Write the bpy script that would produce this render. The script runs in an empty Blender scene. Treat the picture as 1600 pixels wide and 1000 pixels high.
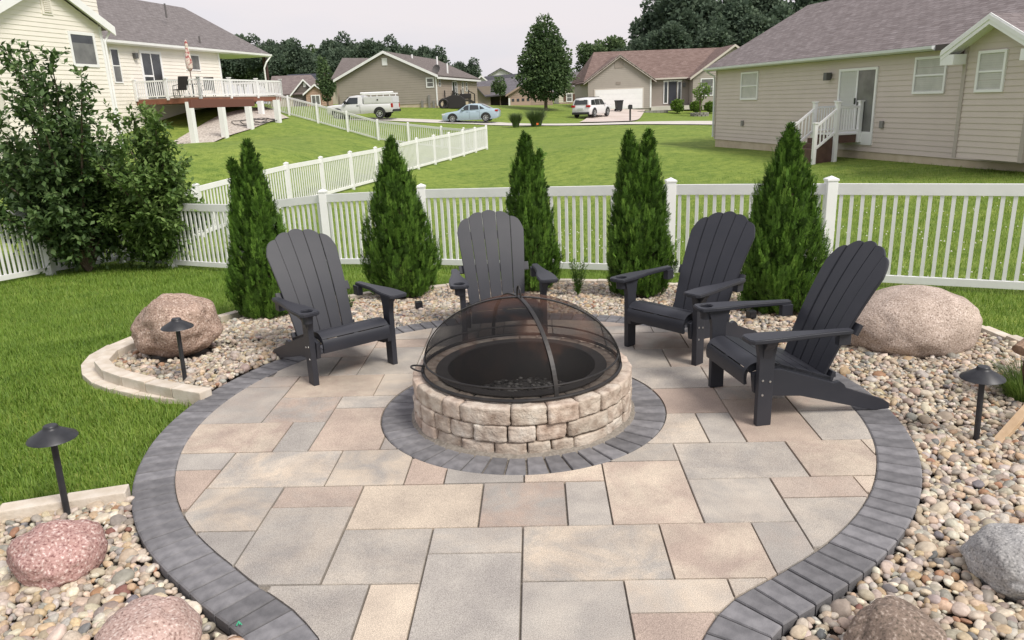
import bpy, bmesh, math, random
import numpy as np
from mathutils import Vector, Matrix, noise
random.seed(7); RNG = np.random.default_rng(11)
SC = bpy.context.scene
COL = SC.collection
# ------------------------------------------------------------------ camera
CF, CP, CR, CH = 1180.0, 0.28395671, -0.03876432, 1.9
c_, s_ = math.cos(CR), math.sin(CR)
Xv = Vector((1, 0, 0)); Uv = Vector((0, math.sin(CP), math.cos(CP))); Fv = Vector((0, math.cos(CP), -math.sin(CP)))
rt = Xv * c_ + Uv * s_; up = Uv * c_ - Xv * s_
cam = bpy.data.cameras.new('camera'); camo = bpy.data.objects.new('camera', cam); COL.objects.link(camo)
M = Matrix((rt, up, -Fv)).transposed().to_4x4(); M.translation = Vector((0, 0, CH)); camo.matrix_world = M
cam.sensor_width = 36; cam.lens = CF / 1600 * 36; cam.clip_end = 2000; cam.clip_start = 0.05
SC.camera = camo
# ------------------------------------------------------------------ world, sun, exposure
SUN_EL, SUN_AZ = math.radians(50), math.radians(134)
sun_dir = Vector((math.cos(SUN_EL) * math.sin(SUN_AZ), math.cos(SUN_EL) * math.cos(SUN_AZ), math.sin(SUN_EL)))  # towards the sun: right and behind the viewer
wd = bpy.data.worlds.new('World'); SC.world = wd; wd.use_nodes = True
nt = wd.node_tree; nt.nodes.clear()
out = nt.nodes.new('ShaderNodeOutputWorld'); mix = nt.nodes.new('ShaderNodeMixShader')
bg1 = nt.nodes.new('ShaderNodeBackground'); bg2 = nt.nodes.new('ShaderNodeBackground')
sky = nt.nodes.new('ShaderNodeTexSky'); sky.sky_type = 'NISHITA'; sky.sun_disc = False
sky.sun_elevation = SUN_EL; sky.sun_rotation = SUN_AZ; sky.dust_density = 4; sky.air_density = 1.3
bg1.inputs['Strength'].default_value = 0.10
nt.links.new(sky.outputs[0], bg1.inputs['Color'])
tc = nt.nodes.new('ShaderNodeTexCoord'); mp = nt.nodes.new('ShaderNodeMapping'); mp.inputs['Scale'].default_value = (1, 1, 4)
ns = nt.nodes.new('ShaderNodeTexNoise'); ns.inputs['Scale'].default_value = 1.6; ns.inputs['Detail'].default_value = 5
rp = nt.nodes.new('ShaderNodeValToRGB')
rp.color_ramp.elements[0].position = 0.40; rp.color_ramp.elements[0].color = (0.735, 0.75, 0.83, 1)
rp.color_ramp.elements[1].position = 0.62; rp.color_ramp.elements[1].color = (0.885, 0.825, 0.85, 1)
nt.links.new(tc.outputs['Generated'], mp.inputs[0]); nt.links.new(mp.outputs[0], ns.inputs['Vector'])
nt.links.new(ns.outputs['Fac'], rp.inputs[0]); nt.links.new(rp.outputs[0], bg2.inputs['Color'])
bg2.inputs['Strength'].default_value = 0.83
mix.inputs[0].default_value = 0.88
nt.links.new(bg1.outputs[0], mix.inputs[1]); nt.links.new(bg2.outputs[0], mix.inputs[2]); nt.links.new(mix.outputs[0], out.inputs[0])
sun = bpy.data.lights.new('sun', 'SUN'); suno = bpy.data.objects.new('sun', sun); COL.objects.link(suno)
sun.energy = 2.7; sun.angle = math.radians(20); sun.color = (1, 0.95, 0.88)
suno.rotation_euler = sun_dir.to_track_quat('Z', 'Y').to_euler()
vs = SC.view_settings; vs.view_transform = 'Standard'; vs.look = 'None'; vs.gamma = 1; vs.exposure = 0.36; vs.use_curve_mapping = False
# ------------------------------------------------------------------ helpers: pixels of the photograph to directions
def ray(px, py):
    u = (px - 800) / CF; v = -(py - 500) / CF
    x = c_ * u - s_ * v; y = s_ * u + c_ * v
    return np.array([x, y * math.sin(CP) + math.cos(CP), y * math.cos(CP) - math.sin(CP)])
def PZ(px, py, z=0.0):                       # where the ray meets the level z
    d = ray(px, py); t = (z - CH) / d[2]; return np.array([d[0] * t, d[1] * t, z])
def PD(px, py, y):                           # where the ray reaches distance y
    d = ray(px, py); t = y / d[1]; return np.array([d[0] * t, y, CH + d[2] * t])
def proj(P):
    P = np.atleast_2d(P) - np.array([0, 0, CH])
    a = P @ np.array(rt); b = P @ np.array(up); w = P @ np.array(Fv)
    w = np.where(w < 0.05, 0.05, w)
    return np.stack([800 + CF * a / w, 500 - CF * b / w], 1)
# ------------------------------------------------------------------ helpers: materials
MATS = {}
def mat(name, col, rough=0.6, metal=0.0, spec=0.5, col2=None, scale=8.0, detail=4.0, bump=0.0, bscale=None, coords='Object', rand=0.0, stops=None, dist=0.02, contrast=(0.35, 0.65), coat=0.0, attr=None):
    if name in MATS: return MATS[name]
    m = bpy.data.materials.new(name); m.use_nodes = True; nt = m.node_tree; b = nt.nodes['Principled BSDF']
    b.inputs['Roughness'].default_value = rough; b.inputs['Metallic'].default_value = metal
    b.inputs['Specular IOR Level'].default_value = spec; b.inputs['Coat Weight'].default_value = coat
    col = tuple(col) + (1,); b.inputs['Base Color'].default_value = col
    tc = nt.nodes.new('ShaderNodeTexCoord'); last = None
    if col2 is not None or stops:
        n = nt.nodes.new('ShaderNodeTexNoise'); n.inputs['Scale'].default_value = scale; n.inputs['Detail'].default_value = detail
        nt.links.new(tc.outputs[coords], n.inputs['Vector'])
        r = nt.nodes.new('ShaderNodeValToRGB'); e = r.color_ramp.elements
        if stops:
            e[0].position = stops[0][0]; e[0].color = tuple(stops[0][1]) + (1,); e[1].position = stops[-1][0]; e[1].color = tuple(stops[-1][1]) + (1,)
            for p_, c in stops[1:-1]: k = e.new(p_); k.color = tuple(c) + (1,)
        else:
            e[0].position = contrast[0]; e[0].color = col; e[1].position = contrast[1]; e[1].color = tuple(col2) + (1,)
        nt.links.new(n.outputs['Fac'], r.inputs[0]); last = r.outputs[0]
    if rand > 0:
        oi = nt.nodes.new('ShaderNodeObjectInfo'); hs = nt.nodes.new('ShaderNodeHueSaturation')
        mr = nt.nodes.new('ShaderNodeMapRange'); mr.inputs[3].default_value = 1 - rand; mr.inputs[4].default_value = 1 + rand
        nt.links.new(oi.outputs['Random'], mr.inputs[0]); nt.links.new(mr.outputs[0], hs.inputs['Value'])
        if last is not None: nt.links.new(last, hs.inputs['Color'])
        else: hs.inputs['Color'].default_value = col
        last = hs.outputs[0]
    if attr:
        at = nt.nodes.new('ShaderNodeAttribute'); at.attribute_name = attr
        mx = nt.nodes.new('ShaderNodeMix'); mx.data_type = 'RGBA'; mx.blend_type = 'MULTIPLY'; mx.inputs[0].default_value = 1
        if last is not None: nt.links.new(last, mx.inputs[6])
        else: mx.inputs[6].default_value = col
        nt.links.new(at.outputs['Color'], mx.inputs[7]); last = mx.outputs[2]
    if last is not None: nt.links.new(last, b.inputs['Base Color'])
    if bump > 0:
        n2 = nt.nodes.new('ShaderNodeTexNoise'); n2.inputs['Scale'].default_value = bscale or scale * 4; n2.inputs['Detail'].default_value = 5
        nt.links.new(tc.outputs[coords], n2.inputs['Vector'])
        bp = nt.nodes.new('ShaderNodeBump'); bp.inputs['Strength'].default_value = bump; bp.inputs['Distance'].default_value = dist
        nt.links.new(n2.outputs['Fac'], bp.inputs['Height']); nt.links.new(bp.outputs[0], b.inputs['Normal'])
    MATS[name] = m; return m
def leafmat(name, cols, attr='tint', rough=0.55, trans=0.25):
    # foliage: colour from a per-leaf random value, some light through the leaf
    if name in MATS: return MATS[name]
    m = bpy.data.materials.new(name); m.use_nodes = True; nt = m.node_tree; b = nt.nodes['Principled BSDF']
    at = nt.nodes.new('ShaderNodeAttribute'); at.attribute_name = attr
    r = nt.nodes.new('ShaderNodeValToRGB'); e = r.color_ramp.elements
    e[0].position = 0; e[0].color = tuple(cols[0]) + (1,); e[1].position = 1; e[1].color = tuple(cols[-1]) + (1,)
    for i, c in enumerate(cols[1:-1]): k = e.new((i + 1) / (len(cols) - 1)); k.color = tuple(c) + (1,)
    nt.links.new(at.outputs['Fac'], r.inputs[0]); nt.links.new(r.outputs[0], b.inputs['Base Color'])
    b.inputs['Roughness'].default_value = rough; b.inputs['Specular IOR Level'].default_value = 0.3
    tr = nt.nodes.new('ShaderNodeBsdfTranslucent'); nt.links.new(r.outputs[0], tr.inputs['Color'])
    mx = nt.nodes.new('ShaderNodeMixShader'); mx.inputs[0].default_value = trans
    o = nt.nodes['Material Output']; nt.links.new(b.outputs[0], mx.inputs[1]); nt.links.new(tr.outputs[0], mx.inputs[2]); nt.links.new(mx.outputs[0], o.inputs['Surface'])
    MATS[name] = m; return m
# ------------------------------------------------------------------ helpers: objects
def tag(o, label=None, cat=None, group=None, kind=None):
    if label: o['label'] = label
    if cat: o['category'] = cat
    if group: o['group'] = group
    if kind: o['kind'] = kind
    return o
def empty(name, loc=(0, 0, 0), rz=0.0, label=None, cat=None, group=None):
    o = bpy.data.objects.new(name, None); COL.objects.link(o); o.location = loc; o.rotation_euler = (0, 0, rz); o.empty_display_size = 0.1
    return tag(o, label, cat, group)
def link(name, me, m=None, parent=None, loc=None, rot=None, scale=None):
    o = bpy.data.objects.new(name, me); COL.objects.link(o)
    if m is not None and len(me.materials) == 0: me.materials.append(m)
    if parent is not None: o.parent = parent
    if loc is not None: o.location = loc
    if rot is not None: o.rotation_euler = rot
    if scale is not None: o.scale = scale
    return o
def mesh(name, V, F, m=None, smooth=False):
    me = bpy.data.meshes.new(name); me.from_pydata([tuple(map(float, v)) for v in V], [], F)
    if smooth: me.polygons.foreach_set('use_smooth', [True] * len(me.polygons))
    if m is not None: me.materials.append(m)
    me.update(); return me
def npmesh(name, V, T, m, smooth=False, tint=None, col=None, n=3):
    # big mesh from arrays: V (k,3), T (j,n)
    me = bpy.data.meshes.new(name); V = np.asarray(V, np.float32); T = np.asarray(T, np.int32)
    me.vertices.add(len(V)); me.vertices.foreach_set('co', V.ravel())
    me.loops.add(T.size); me.loops.foreach_set('vertex_index', T.ravel())
    me.polygons.add(len(T)); me.polygons.foreach_set('loop_start', np.arange(0, T.size, n, dtype=np.int32)); me.polygons.foreach_set('loop_total', np.full(len(T), n, np.int32))
    if smooth: me.polygons.foreach_set('use_smooth', np.ones(len(T), bool))
    me.materials.append(m); me.update(calc_edges=True)
    if tint is not None:
        a = me.attributes.new('tint', 'FLOAT', 'POINT'); a.data.foreach_set('value', np.asarray(tint, np.float32))
    if col is not None:
        a = me.attributes.new('pcol', 'FLOAT_COLOR', 'POINT'); a.data.foreach_set('color', np.asarray(col, np.float32).ravel())
    return me
class MB:
    def __init__(s): s.v = []; s.f = []
    def box(s, x0, x1, y0, y1, z0, z1):
        b = len(s.v); s.v += [(x0, y0, z0), (x1, y0, z0), (x1, y1, z0), (x0, y1, z0), (x0, y0, z1), (x1, y0, z1), (x1, y1, z1), (x0, y1, z1)]
        s.f += [tuple(b + i for i in q) for q in ((0, 3, 2, 1), (4, 5, 6, 7), (0, 1, 5, 4), (1, 2, 6, 5), (2, 3, 7, 6), (3, 0, 4, 7))]; return s
    def prism(s, poly, axis, a0, a1):
        # polygon in the plane across axis, extruded from a0 to a1
        b = len(s.v); n = len(poly)
        def P(u, w, a): return (a, u, w) if axis == 'x' else ((u, a, w) if axis == 'y' else (u, w, a))
        s.v += [P(u, w, a0) for u, w in poly] + [P(u, w, a1) for u, w in poly]
        s.f += [tuple(range(b + n - 1, b - 1, -1)), tuple(range(b + n, b + 2 * n))]
        s.f += [(b + i, b + (i + 1) % n, b + n + (i + 1) % n, b + n + i) for i in range(n)]; return s
    def bar(s, p, q, w, d=None, upv=(0, 0, 1)):
        p = Vector(p); q = Vector(q); t = (q - p).normalized(); a = t.cross(Vector(upv))
        if a.length < 1e-3: a = t.cross(Vector((1, 0, 0)))
        a.normalize(); c = a.cross(t).normalized(); d = d or w; b = len(s.v)
        for e in (p, q):
            for i, j in ((-1, -1), (1, -1), (1, 1), (-1, 1)): s.v.append(tuple(e + a * i * w / 2 + c * j * d / 2))
        s.f += [tuple(b + i for i in q_) for q_ in ((0, 3, 2, 1), (4, 5, 6, 7), (0, 1, 5, 4), (1, 2, 6, 5), (2, 3, 7, 6), (3, 0, 4, 7))]; return s
    def tube(s, pts, r, n=8, caps=True):
        pts = [Vector(p) for p in pts]; b = len(s.v); rr = r if isinstance(r, (list, tuple)) else [r] * len(pts)
        for i, p in enumerate(pts):
            t = (pts[min(i + 1, len(pts) - 1)] - pts[max(i - 1, 0)]).normalized(); a = t.cross(Vector((0.13, 0.21, 1)))
            if a.length < 1e-3: a = t.cross(Vector((1, 0, 0)))
            a.normalize(); c = a.cross(t)
            for k in range(n):
                an = 2 * math.pi * k / n; s.v.append(tuple(p + (a * math.cos(an) + c * math.sin(an)) * rr[i]))
        for i in range(len(pts) - 1):
            for k in range(n): s.f.append((b + i * n + k, b + i * n + (k + 1) % n, b + (i + 1) * n + (k + 1) % n, b + (i + 1) * n + k))
        if caps: s.f.append(tuple(b + k for k in range(n - 1, -1, -1))); s.f.append(tuple(b + (len(pts) - 1) * n + k for k in range(n)))
        return s
    def lathe(s, prof, n=24, c=(0, 0), a0=0, a1=2 * math.pi):
        b = len(s.v); full = abs(a1 - a0 - 2 * math.pi) < 1e-6; k = n if full else n + 1
        for r, z in prof:
            for i in range(k): a = a0 + (a1 - a0) * i / n; s.v.append((c[0] + r * math.cos(a), c[1] + r * math.sin(a), z))
        for j in range(len(prof) - 1):
            for i in range(n): i2 = (i + 1) % k; s.f.append((b + j * k + i, b + j * k + i2, b + (j + 1) * k + i2, b + (j + 1) * k + i))
        return s
    def quad(s, *P): b = len(s.v); s.v += [tuple(p) for p in P]; s.f.append(tuple(range(b, b + len(P)))); return s
    def mesh(s, name, m=None, smooth=False, bevel=0.0, seg=2):
        if bevel > 0:
            bm = bmesh.new(); me = mesh(name, s.v, s.f); bm.from_mesh(me)
            bmesh.ops.recalc_face_normals(bm, faces=bm.faces)
            ed = [e for e in bm.edges if len(e.link_faces) == 2 and e.calc_face_angle(0) > 0.5]
            bmesh.ops.bevel(bm, geom=ed, offset=bevel, segments=seg, affect='EDGES', profile=0.7, clamp_overlap=True)
            bm.to_mesh(me); bm.free()
            if m is not None: me.materials.append(m)
        else:
            me = mesh(name, s.v, s.f, None); bm = bmesh.new(); bm.from_mesh(me); bmesh.ops.recalc_face_normals(bm, faces=bm.faces); bm.to_mesh(me); bm.free()
            if m is not None: me.materials.append(m)
        if smooth: me.shade_smooth(); me.set_sharp_from_angle(angle=math.radians(40))
        return me
    def obj(s, name, m, parent=None, smooth=False, bevel=0.0, seg=2, **k): return link(name, s.mesh(name, m, smooth, bevel, seg), None, parent, **k)
def smoothstep(a, b, x): t = np.clip((x - a) / (b - a), 0, 1); return t * t * (3 - 2 * t)
def inpoly(x, y, poly):
    x = np.asarray(x); y = np.asarray(y); r = np.zeros(x.shape, bool); n = len(poly)
    for i in range(n):
        x0, y0 = poly[i][0], poly[i][1]; x1, y1 = poly[(i + 1) % n][0], poly[(i + 1) % n][1]
        if y0 == y1: continue
        c = ((y0 > y) != (y1 > y)) & (x < (x1 - x0) * (y - y0) / (y1 - y0) + x0); r ^= c
    return r
# ------------------------------------------------------------------ the lie of the land
UN = 0.2090                                   # paving module
E1 = np.array([math.cos(-0.03875), math.sin(-0.03875)]); E2 = np.array([-E1[1], E1[0]])
GO = PZ(817, 822)[:2]                          # a joint crossing of the slab grid
def gw(u, v): return GO + UN * (u * E1 + v * E2)
PC = gw(-0.11, 6.51)                           # patio centre
PIT = np.array([PC[0] + 0.005, PC[1] + 0.04])
# edge of the paving in polar form about the centre (degrees, module units): a circle that opens into a path
def polar(tab):
    th = np.array([t for t, _ in tab]); rr = np.array([r for _, r in tab]); return lambda a: np.interp(np.degrees(a), th, rr)
RIN = polar([(-180, 9.77), (-128, 9.74), (-118, 9.91), (-112.6, 10.14), (-107, 10.6), (-102.5, 11.6), (-99, 13.6), (-97.5, 15.2), (-82.5, 15.2), (-81, 13.6), (-77.5, 11.6), (-73.8, 10.66), (-71.2, 10.27), (-64.7, 9.89), (-57.9, 9.74), (180, 9.77)])
ROUT = polar([(-180, 10.8), (-133, 10.81), (-127, 10.87), (-119.5, 11.1), (-115.3, 11.25), (-110, 11.9), (-106.5, 13.0), (-103.7, 15.2), (-76.3, 15.2), (-73.5, 13.0), (-70.5, 11.9), (-66.5, 11.12), (-62.4, 10.95), (-52.9, 10.85), (-45, 10.8), (180, 10.8)])
def puv(x, y):
    d = np.stack([np.asarray(x) - PC[0], np.asarray(y) - PC[1]], -1) / UN
    a = d @ E1; b = d @ E2; return np.hypot(a, b), np.arctan2(b, a)
def zbed(x, y):
    r, th = puv(x, y); rm = np.maximum(r * UN - 2.26, 0); d = np.degrees(th)
    left = smoothstep(100, 150, np.where(d < -100, 360 + d, d)) * (1 - smoothstep(195, 215, np.where(d < -100, 360 + d, d)))
    back = smoothstep(10, 60, d) * (1 - smoothstep(110, 150, d))
    return -0.03 - 0.015 * rm + left * (0.045 - 0.01 * rm) - back * 0.075 * rm
# fences: post tops read from the photograph, spacing 1.83 m
FA = np.array([3.652, 8.558]); FD = np.array([-1.6306, 0.8308])
fence_posts = []
tops = {-2: 0.99, -1: 0.97, 0: 0.941, 1: 0.903, 2: 0.845, 3: 0.780, 4: 0.673, 5: 0.468, 6: 0.33}
for k in range(-2, 7):
    p_ = FA + FD * (k if k > 0 else k * 1.333); fence_posts.append((p_[0], p_[1], tops[k] - 1.25))
g6 = fence_posts[-1]; zc = CH - 0.2002 * g6[1]
fence_posts[-1] = (g6[0], g6[1], zc)
cy = 14.6; dc = ray(190, 411); corner = (dc[0] / dc[1] * cy, cy, CH + dc[2] / dc[1] * cy)
fence_posts.append(corner)
left_posts = [corner]
for px, py, y in ((80, 430, 12.95), (-14, 448, 11.7), (-110, 470, 10.6)):
    left_posts.append(tuple(PD(px, py, y)))
n2 = [(-7.18 + 0.5175 * k, 17.7 + 1.932 * k) for k in range(-2, 13)]
t2 = {-2: -0.1, -1: 0.1, 0: .32, 1: .40, 2: .46, 3: .465, 4: .48, 5: .485, 6: .53, 7: .58, 8: .59, 9: .60, 10: .62, 11: .65, 12: .67}
fence2_posts = [(x, y, t2[k] - 1.25) for k, (x, y) in zip(range(-2, 13), n2)]
f3 = [((757.5, 195), (759, 231)), ((724, 199), None), ((689, 196.5), None), ((637, 191), None), ((589, 186), None), ((541, 173), None), ((494, 160.5), None), ((449, 149), None), ((405, 138), None)]
fence3_posts = [fence2_posts[-1]]
for k in range(1, 9):
    q = PD(f3[k][0][0], f3[k][0][1], 40.9 + 1.4 * k); fence3_posts.append((q[0], q[1], q[2] - 1.25))
# terrain from control points (thin-plate spline)
CPTS = []
def cpt(p): CPTS.append(tuple(map(float, p)))
for a in range(0, 360, 30):
    th = math.radians(a); cpt((PC[0] + 2.5 * math.cos(th), PC[1] + 2.5 * math.sin(th), -0.06))
cpt((0, 1, -.05)); cpt((-4, 1, -.0)); cpt((4.5, 1, -.05)); cpt((-8, 2, -.1)); cpt((9, 2, -.1)); cpt((0, -6, -.05)); cpt((-12, -6, -.1)); cpt((12, -6, 0))
for px, py, z in ((100, 745, -.05), (180, 700, -.06), (235, 650, -.07), (40, 650, -.10), (120, 575, -.075), (150, 622, -.06), (230, 632, -.05), (60, 560, -.13), (60, 500, -.42), (250, 460, -.35), (900, 433, -.3), (620, 443, -.33), (1560, 500, -.2), (1590, 525, -.17), (0, 720, -.1)):
    cpt(PZ(px, py, z))
for p_ in fence_posts + left_posts[1:] + fence2_posts[2:] + fence3_posts[1:]: cpt(p_)
for px, py, y in ((900, 230, 34), (1000, 210, 45), (735, 193, 64.5), (640, 189.5, 65.5), (590, 187.5, 66), (520, 187, 66.5), (690, 175, 72), (850, 197, 58), (980, 195, 52), (1110, 196, 47), (920, 184, 74), (965, 171, 83.8), (1100, 178, 80), (683, 168, 74.6), (600, 166, 77), (308, 232, 39.7), (436, 189, 46.3), (352, 214, 41.8), (393, 202, 44.0), (250, 242, 38.5), (450, 240, 27), (560, 215, 37), (760, 165, 95), (470, 168, 100)):
    cpt(PD(px, py, y))
wl_, wr_ = PZ(1103, 110, 2.83)[:2], PZ(1467, 75.5, 2.83)[:2]; wd_ = (wr_ - wl_) / np.linalg.norm(wr_ - wl_); wn_ = np.array([-wd_[1], wd_[0]])
for px, py in ((1113, 229), (1200, 236), (1300, 244.5), (1400, 253), (1480, 260), (1580, 268), (1660, 273)):      # foot of the right-hand house
    r_0 = ray(px, py); t_0 = ((wl_ + wn_ * .3) @ wn_) / (r_0[:2] @ wn_); cpt(r_0 * t_0 + np.array([0, 0, CH]))
for x, y, z in ((-30, 30, .5), (-45, 60, 3), (-40, 20, -.5), (30, 10, .2), (40, 40, .5), (50, 90, 1), (-60, 110, 3), (0, 130, 1.5), (60, 130, 2), (-30, 130, 2.5), (-30, 0, -.6), (30, -5, .2)): cpt((x, y, z))
CA = np.array(CPTS)
def tps_fit(P, z, lam):
    n = len(P); d = np.linalg.norm(P[:, None] - P[None], axis=2) / 20; K = np.where(d > 0, d * d * np.log(np.maximum(d, 1e-9)), 0) + lam * np.eye(n)
    A = np.zeros((n + 3, n + 3)); A[:n, :n] = K; A[:n, n] = 1; A[:n, n + 1:] = P / 20; A[n, :n] = 1; A[n + 1:, :n] = (P / 20).T
    return np.linalg.solve(A, np.r_[z, 0, 0, 0])
TW = tps_fit(CA[:, :2], CA[:, 2], 1e-4)
def H(x, y):
    x = np.atleast_1d(np.asarray(x, float)); y = np.atleast_1d(np.asarray(y, float)); sh = x.shape; x = x.ravel(); y = y.ravel(); o = np.empty(len(x))
    for i in range(0, len(x), 20000):
        a, b = x[i:i + 20000], y[i:i + 20000]; xc = np.clip(a, -60, 60); yc = np.clip(b, -8, 130)
        d2 = ((xc[:, None] - CA[None, :, 0]) ** 2 + (yc[:, None] - CA[None, :, 1]) ** 2) / 400
        K = np.where(d2 > 0, 0.5 * d2 * np.log(np.maximum(d2, 1e-12)), 0)
        o[i:i + 20000] = K @ TW[:-3] + TW[-3] + TW[-2] * xc / 20 + TW[-1] * yc / 20
    return np.clip(o, -1.6, 6).reshape(sh)
def h1(x, y): return float(H(x, y)[0])
# outlines of the pebble beds
edge_up = [PZ(px, py, .045)[:2] for px, py in ((322, 612), (268, 603), (207, 590), (168, 577), (157, 567), (161, 556), (176, 545), (208, 532), (262, 512), (340, 494))]
edge_back = [PZ(px, py, z)[:2] for px, py, z in ((340, 494, -.02), (460, 471, -.08), (563, 456, -.14), (690, 446, -.19), (800, 440, -.21), (905, 440, -.21), (1010, 443, -.2), (1120, 450, -.18), (1230, 458, -.16), (1340, 466, -.13), (1420, 480, -.11), (1492, 501, -.09), (1562, 528, -.08), (1650, 562, -.07), (1800, 620, -.06))]
near_edge = [PZ(px, py, 0.02)[:2] for px, py in ((201, 768), (100, 783), (0, 800), (-110, 818))]
bed_main = [tuple(p) for p in edge_up] + [tuple(p) for p in edge_back[1:]] + [(6.5, 0.8), (0.3, 0.6), (0.3, 3.0), (PC[0], PC[1])]
bed_left = [tuple(p) for p in near_edge] + [(-5, 0.8), (-0.3, 0.6), (-0.3, 3.0), (PC[0], PC[1])]
def inbed(x, y):
    r, th = puv(x, y); out = r > ROUT(th)
    return out & (inpoly(x, y, bed_main) | inpoly(x, y, bed_left))
def inpatio(x, y):
    r, th = puv(x, y); return r <= ROUT(th)
# ------------------------------------------------------------------ ground sheet
def axis(lo, hi, fine0, fine1, step, grow):
    a = [fine0]
    while a[-1] < fine1: a.append(a[-1] + step)
    s = step; up_ = [a[-1]]
    while up_[-1] < hi: s *= grow; up_.append(up_[-1] + s)
    s = step; dn = [a[0]]
    while dn[-1] > lo: s *= grow; dn.append(dn[-1] - s)
    return np.array(dn[::-1][:-1] + a + up_[1:])
gx = axis(-900, 900, -7, 6.5, 0.12, 1.09); gy = axis(-200, 1200, 0.5, 13, 0.12, 1.05)
X, Y = np.meshgrid(gx, gy); Zg = H(X, Y)
ib = inbed(X, Y); ip = inpatio(X, Y)
Zg = np.where(ib, np.minimum(Zg, zbed(X, Y)) - 0.06, Zg); Zg = np.where(ip, -0.10, Zg)
V = np.stack([X.ravel(), Y.ravel(), Zg.ravel()], 1); nx, ny = len(gx), len(gy)
ii = (np.arange(ny - 1)[:, None] * nx + np.arange(nx - 1)[None]).ravel()
T = np.stack([ii, ii + 1, ii + nx + 1, ii + nx], 1)
def lawn_material():
    m = bpy.data.materials.new('lawn'); m.use_nodes = True; nt = m.node_tree; b = nt.nodes['Principled BSDF']; L = nt.links.new
    tc = nt.nodes.new('ShaderNodeTexCoord')
    def noise_(sc, det, x=None):
        n = nt.nodes.new('ShaderNodeTexNoise'); n.inputs['Scale'].default_value = sc; n.inputs['Detail'].default_value = det; n.inputs['Roughness'].default_value = 0.65
        if x:
            mp = nt.nodes.new('ShaderNodeMapping'); mp.inputs['Scale'].default_value = x; mp.inputs['Rotation'].default_value = (0, 0, 0.5); L(tc.outputs['Object'], mp.inputs[0]); L(mp.outputs[0], n.inputs['Vector'])
        else: L(tc.outputs['Object'], n.inputs['Vector'])
        return n.outputs['Fac']
    def ramp(f, st):
        r = nt.nodes.new('ShaderNodeValToRGB'); e = r.color_ramp.elements; e[0].position = st[0][0]; e[0].color = st[0][1] + (1,); e[1].position = st[-1][0]; e[1].color = st[-1][1] + (1,)
        for p_, c in st[1:-1]: k = e.new(p_); k.color = c + (1,)
        L(f, r.inputs[0]); return r.outputs[0]
    def mixc(a, b_, f, mode='MIX'):
        x = nt.nodes.new('ShaderNodeMix'); x.data_type = 'RGBA'; x.blend_type = mode
        if isinstance(f, float): x.inputs[0].default_value = f
        else: L(f, x.inputs[0])
        L(a, x.inputs[6]); L(b_, x.inputs[7]); return x.outputs[2]
    fine = ramp(noise_(24, 6), [(0.3, (0.095, 0.150, 0.024)), (0.5, (0.168, 0.235, 0.046)), (0.72, (0.29, 0.34, 0.10))])
    broad = ramp(noise_(0.35, 4, (1, 2.2, 1)), [(0.35, (0.80, 0.86, 0.74)), (0.65, (1.12, 1.07, 1.02))])
    c = mixc(fine, broad, 1.0, 'MULTIPLY')
    mow = ramp(noise_(3.2, 7), [(0.36, (0.68, 0.76, 0.66)), (0.5, (1.0, 1.0, 1.0)), (0.66, (1.26, 1.18, 1.14))])
    c = mixc(c, mow, 1.0, 'MULTIPLY')
    L(c, b.inputs['Base Color']); b.inputs['Roughness'].default_value = 0.85; b.inputs['Specular IOR Level'].default_value = 0.15
    bp = nt.nodes.new('ShaderNodeBump'); bp.inputs['Strength'].default_value = 0.4; bp.inputs['Distance'].default_value = 0.06; L(noise_(16, 8), bp.inputs['Height']); L(bp.outputs[0], b.inputs['Normal'])
    MATS['lawn'] = m; return m
ground = link('ground', npmesh('ground', V, T, lawn_material(), smooth=True, n=4)); tag(ground, kind='structure', label='sloping mown green lawn running from the patio to the street')
# a sheet draped on the terrain
def drape(name, poly, m, dz, step=0.4, zf=None):
    P = np.array(poly); x0, y0 = P.min(0); x1, y1 = P.max(0)
    me = mesh(name, [(p[0], p[1], 0) for p in poly], [tuple(range(len(poly)))]); bm = bmesh.new(); bm.from_mesh(me)
    for ax, lo, hi in ((Vector((1, 0, 0)), x0, x1), (Vector((0, 1, 0)), y0, y1)):
        n = int((hi - lo) / step)
        for i in range(1, n + 1):
            q = ax * (lo + (hi - lo) * i / (n + 1)); bmesh.ops.bisect_plane(bm, geom=bm.verts[:] + bm.edges[:] + bm.faces[:], plane_co=q, plane_no=ax)
    vs_ = np.array([v.co[:] for v in bm.verts]); zz = (zf or H)(vs_[:, 0], vs_[:, 1]) + dz
    for v, z in zip(bm.verts, zz): v.co.z = z
    bmesh.ops.recalc_face_normals(bm, faces=bm.faces)
    for f_ in bm.faces:
        if f_.normal.z < 0: f_.normal_flip()
    bm.to_mesh(me); bm.free(); me.materials.append(m); return link(name, me)
conc = mat('concrete', (0.50, 0.47, 0.43), 0.85, col2=(0.58, 0.55, 0.50), scale=0.8, bump=0.2, bscale=30)
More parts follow.
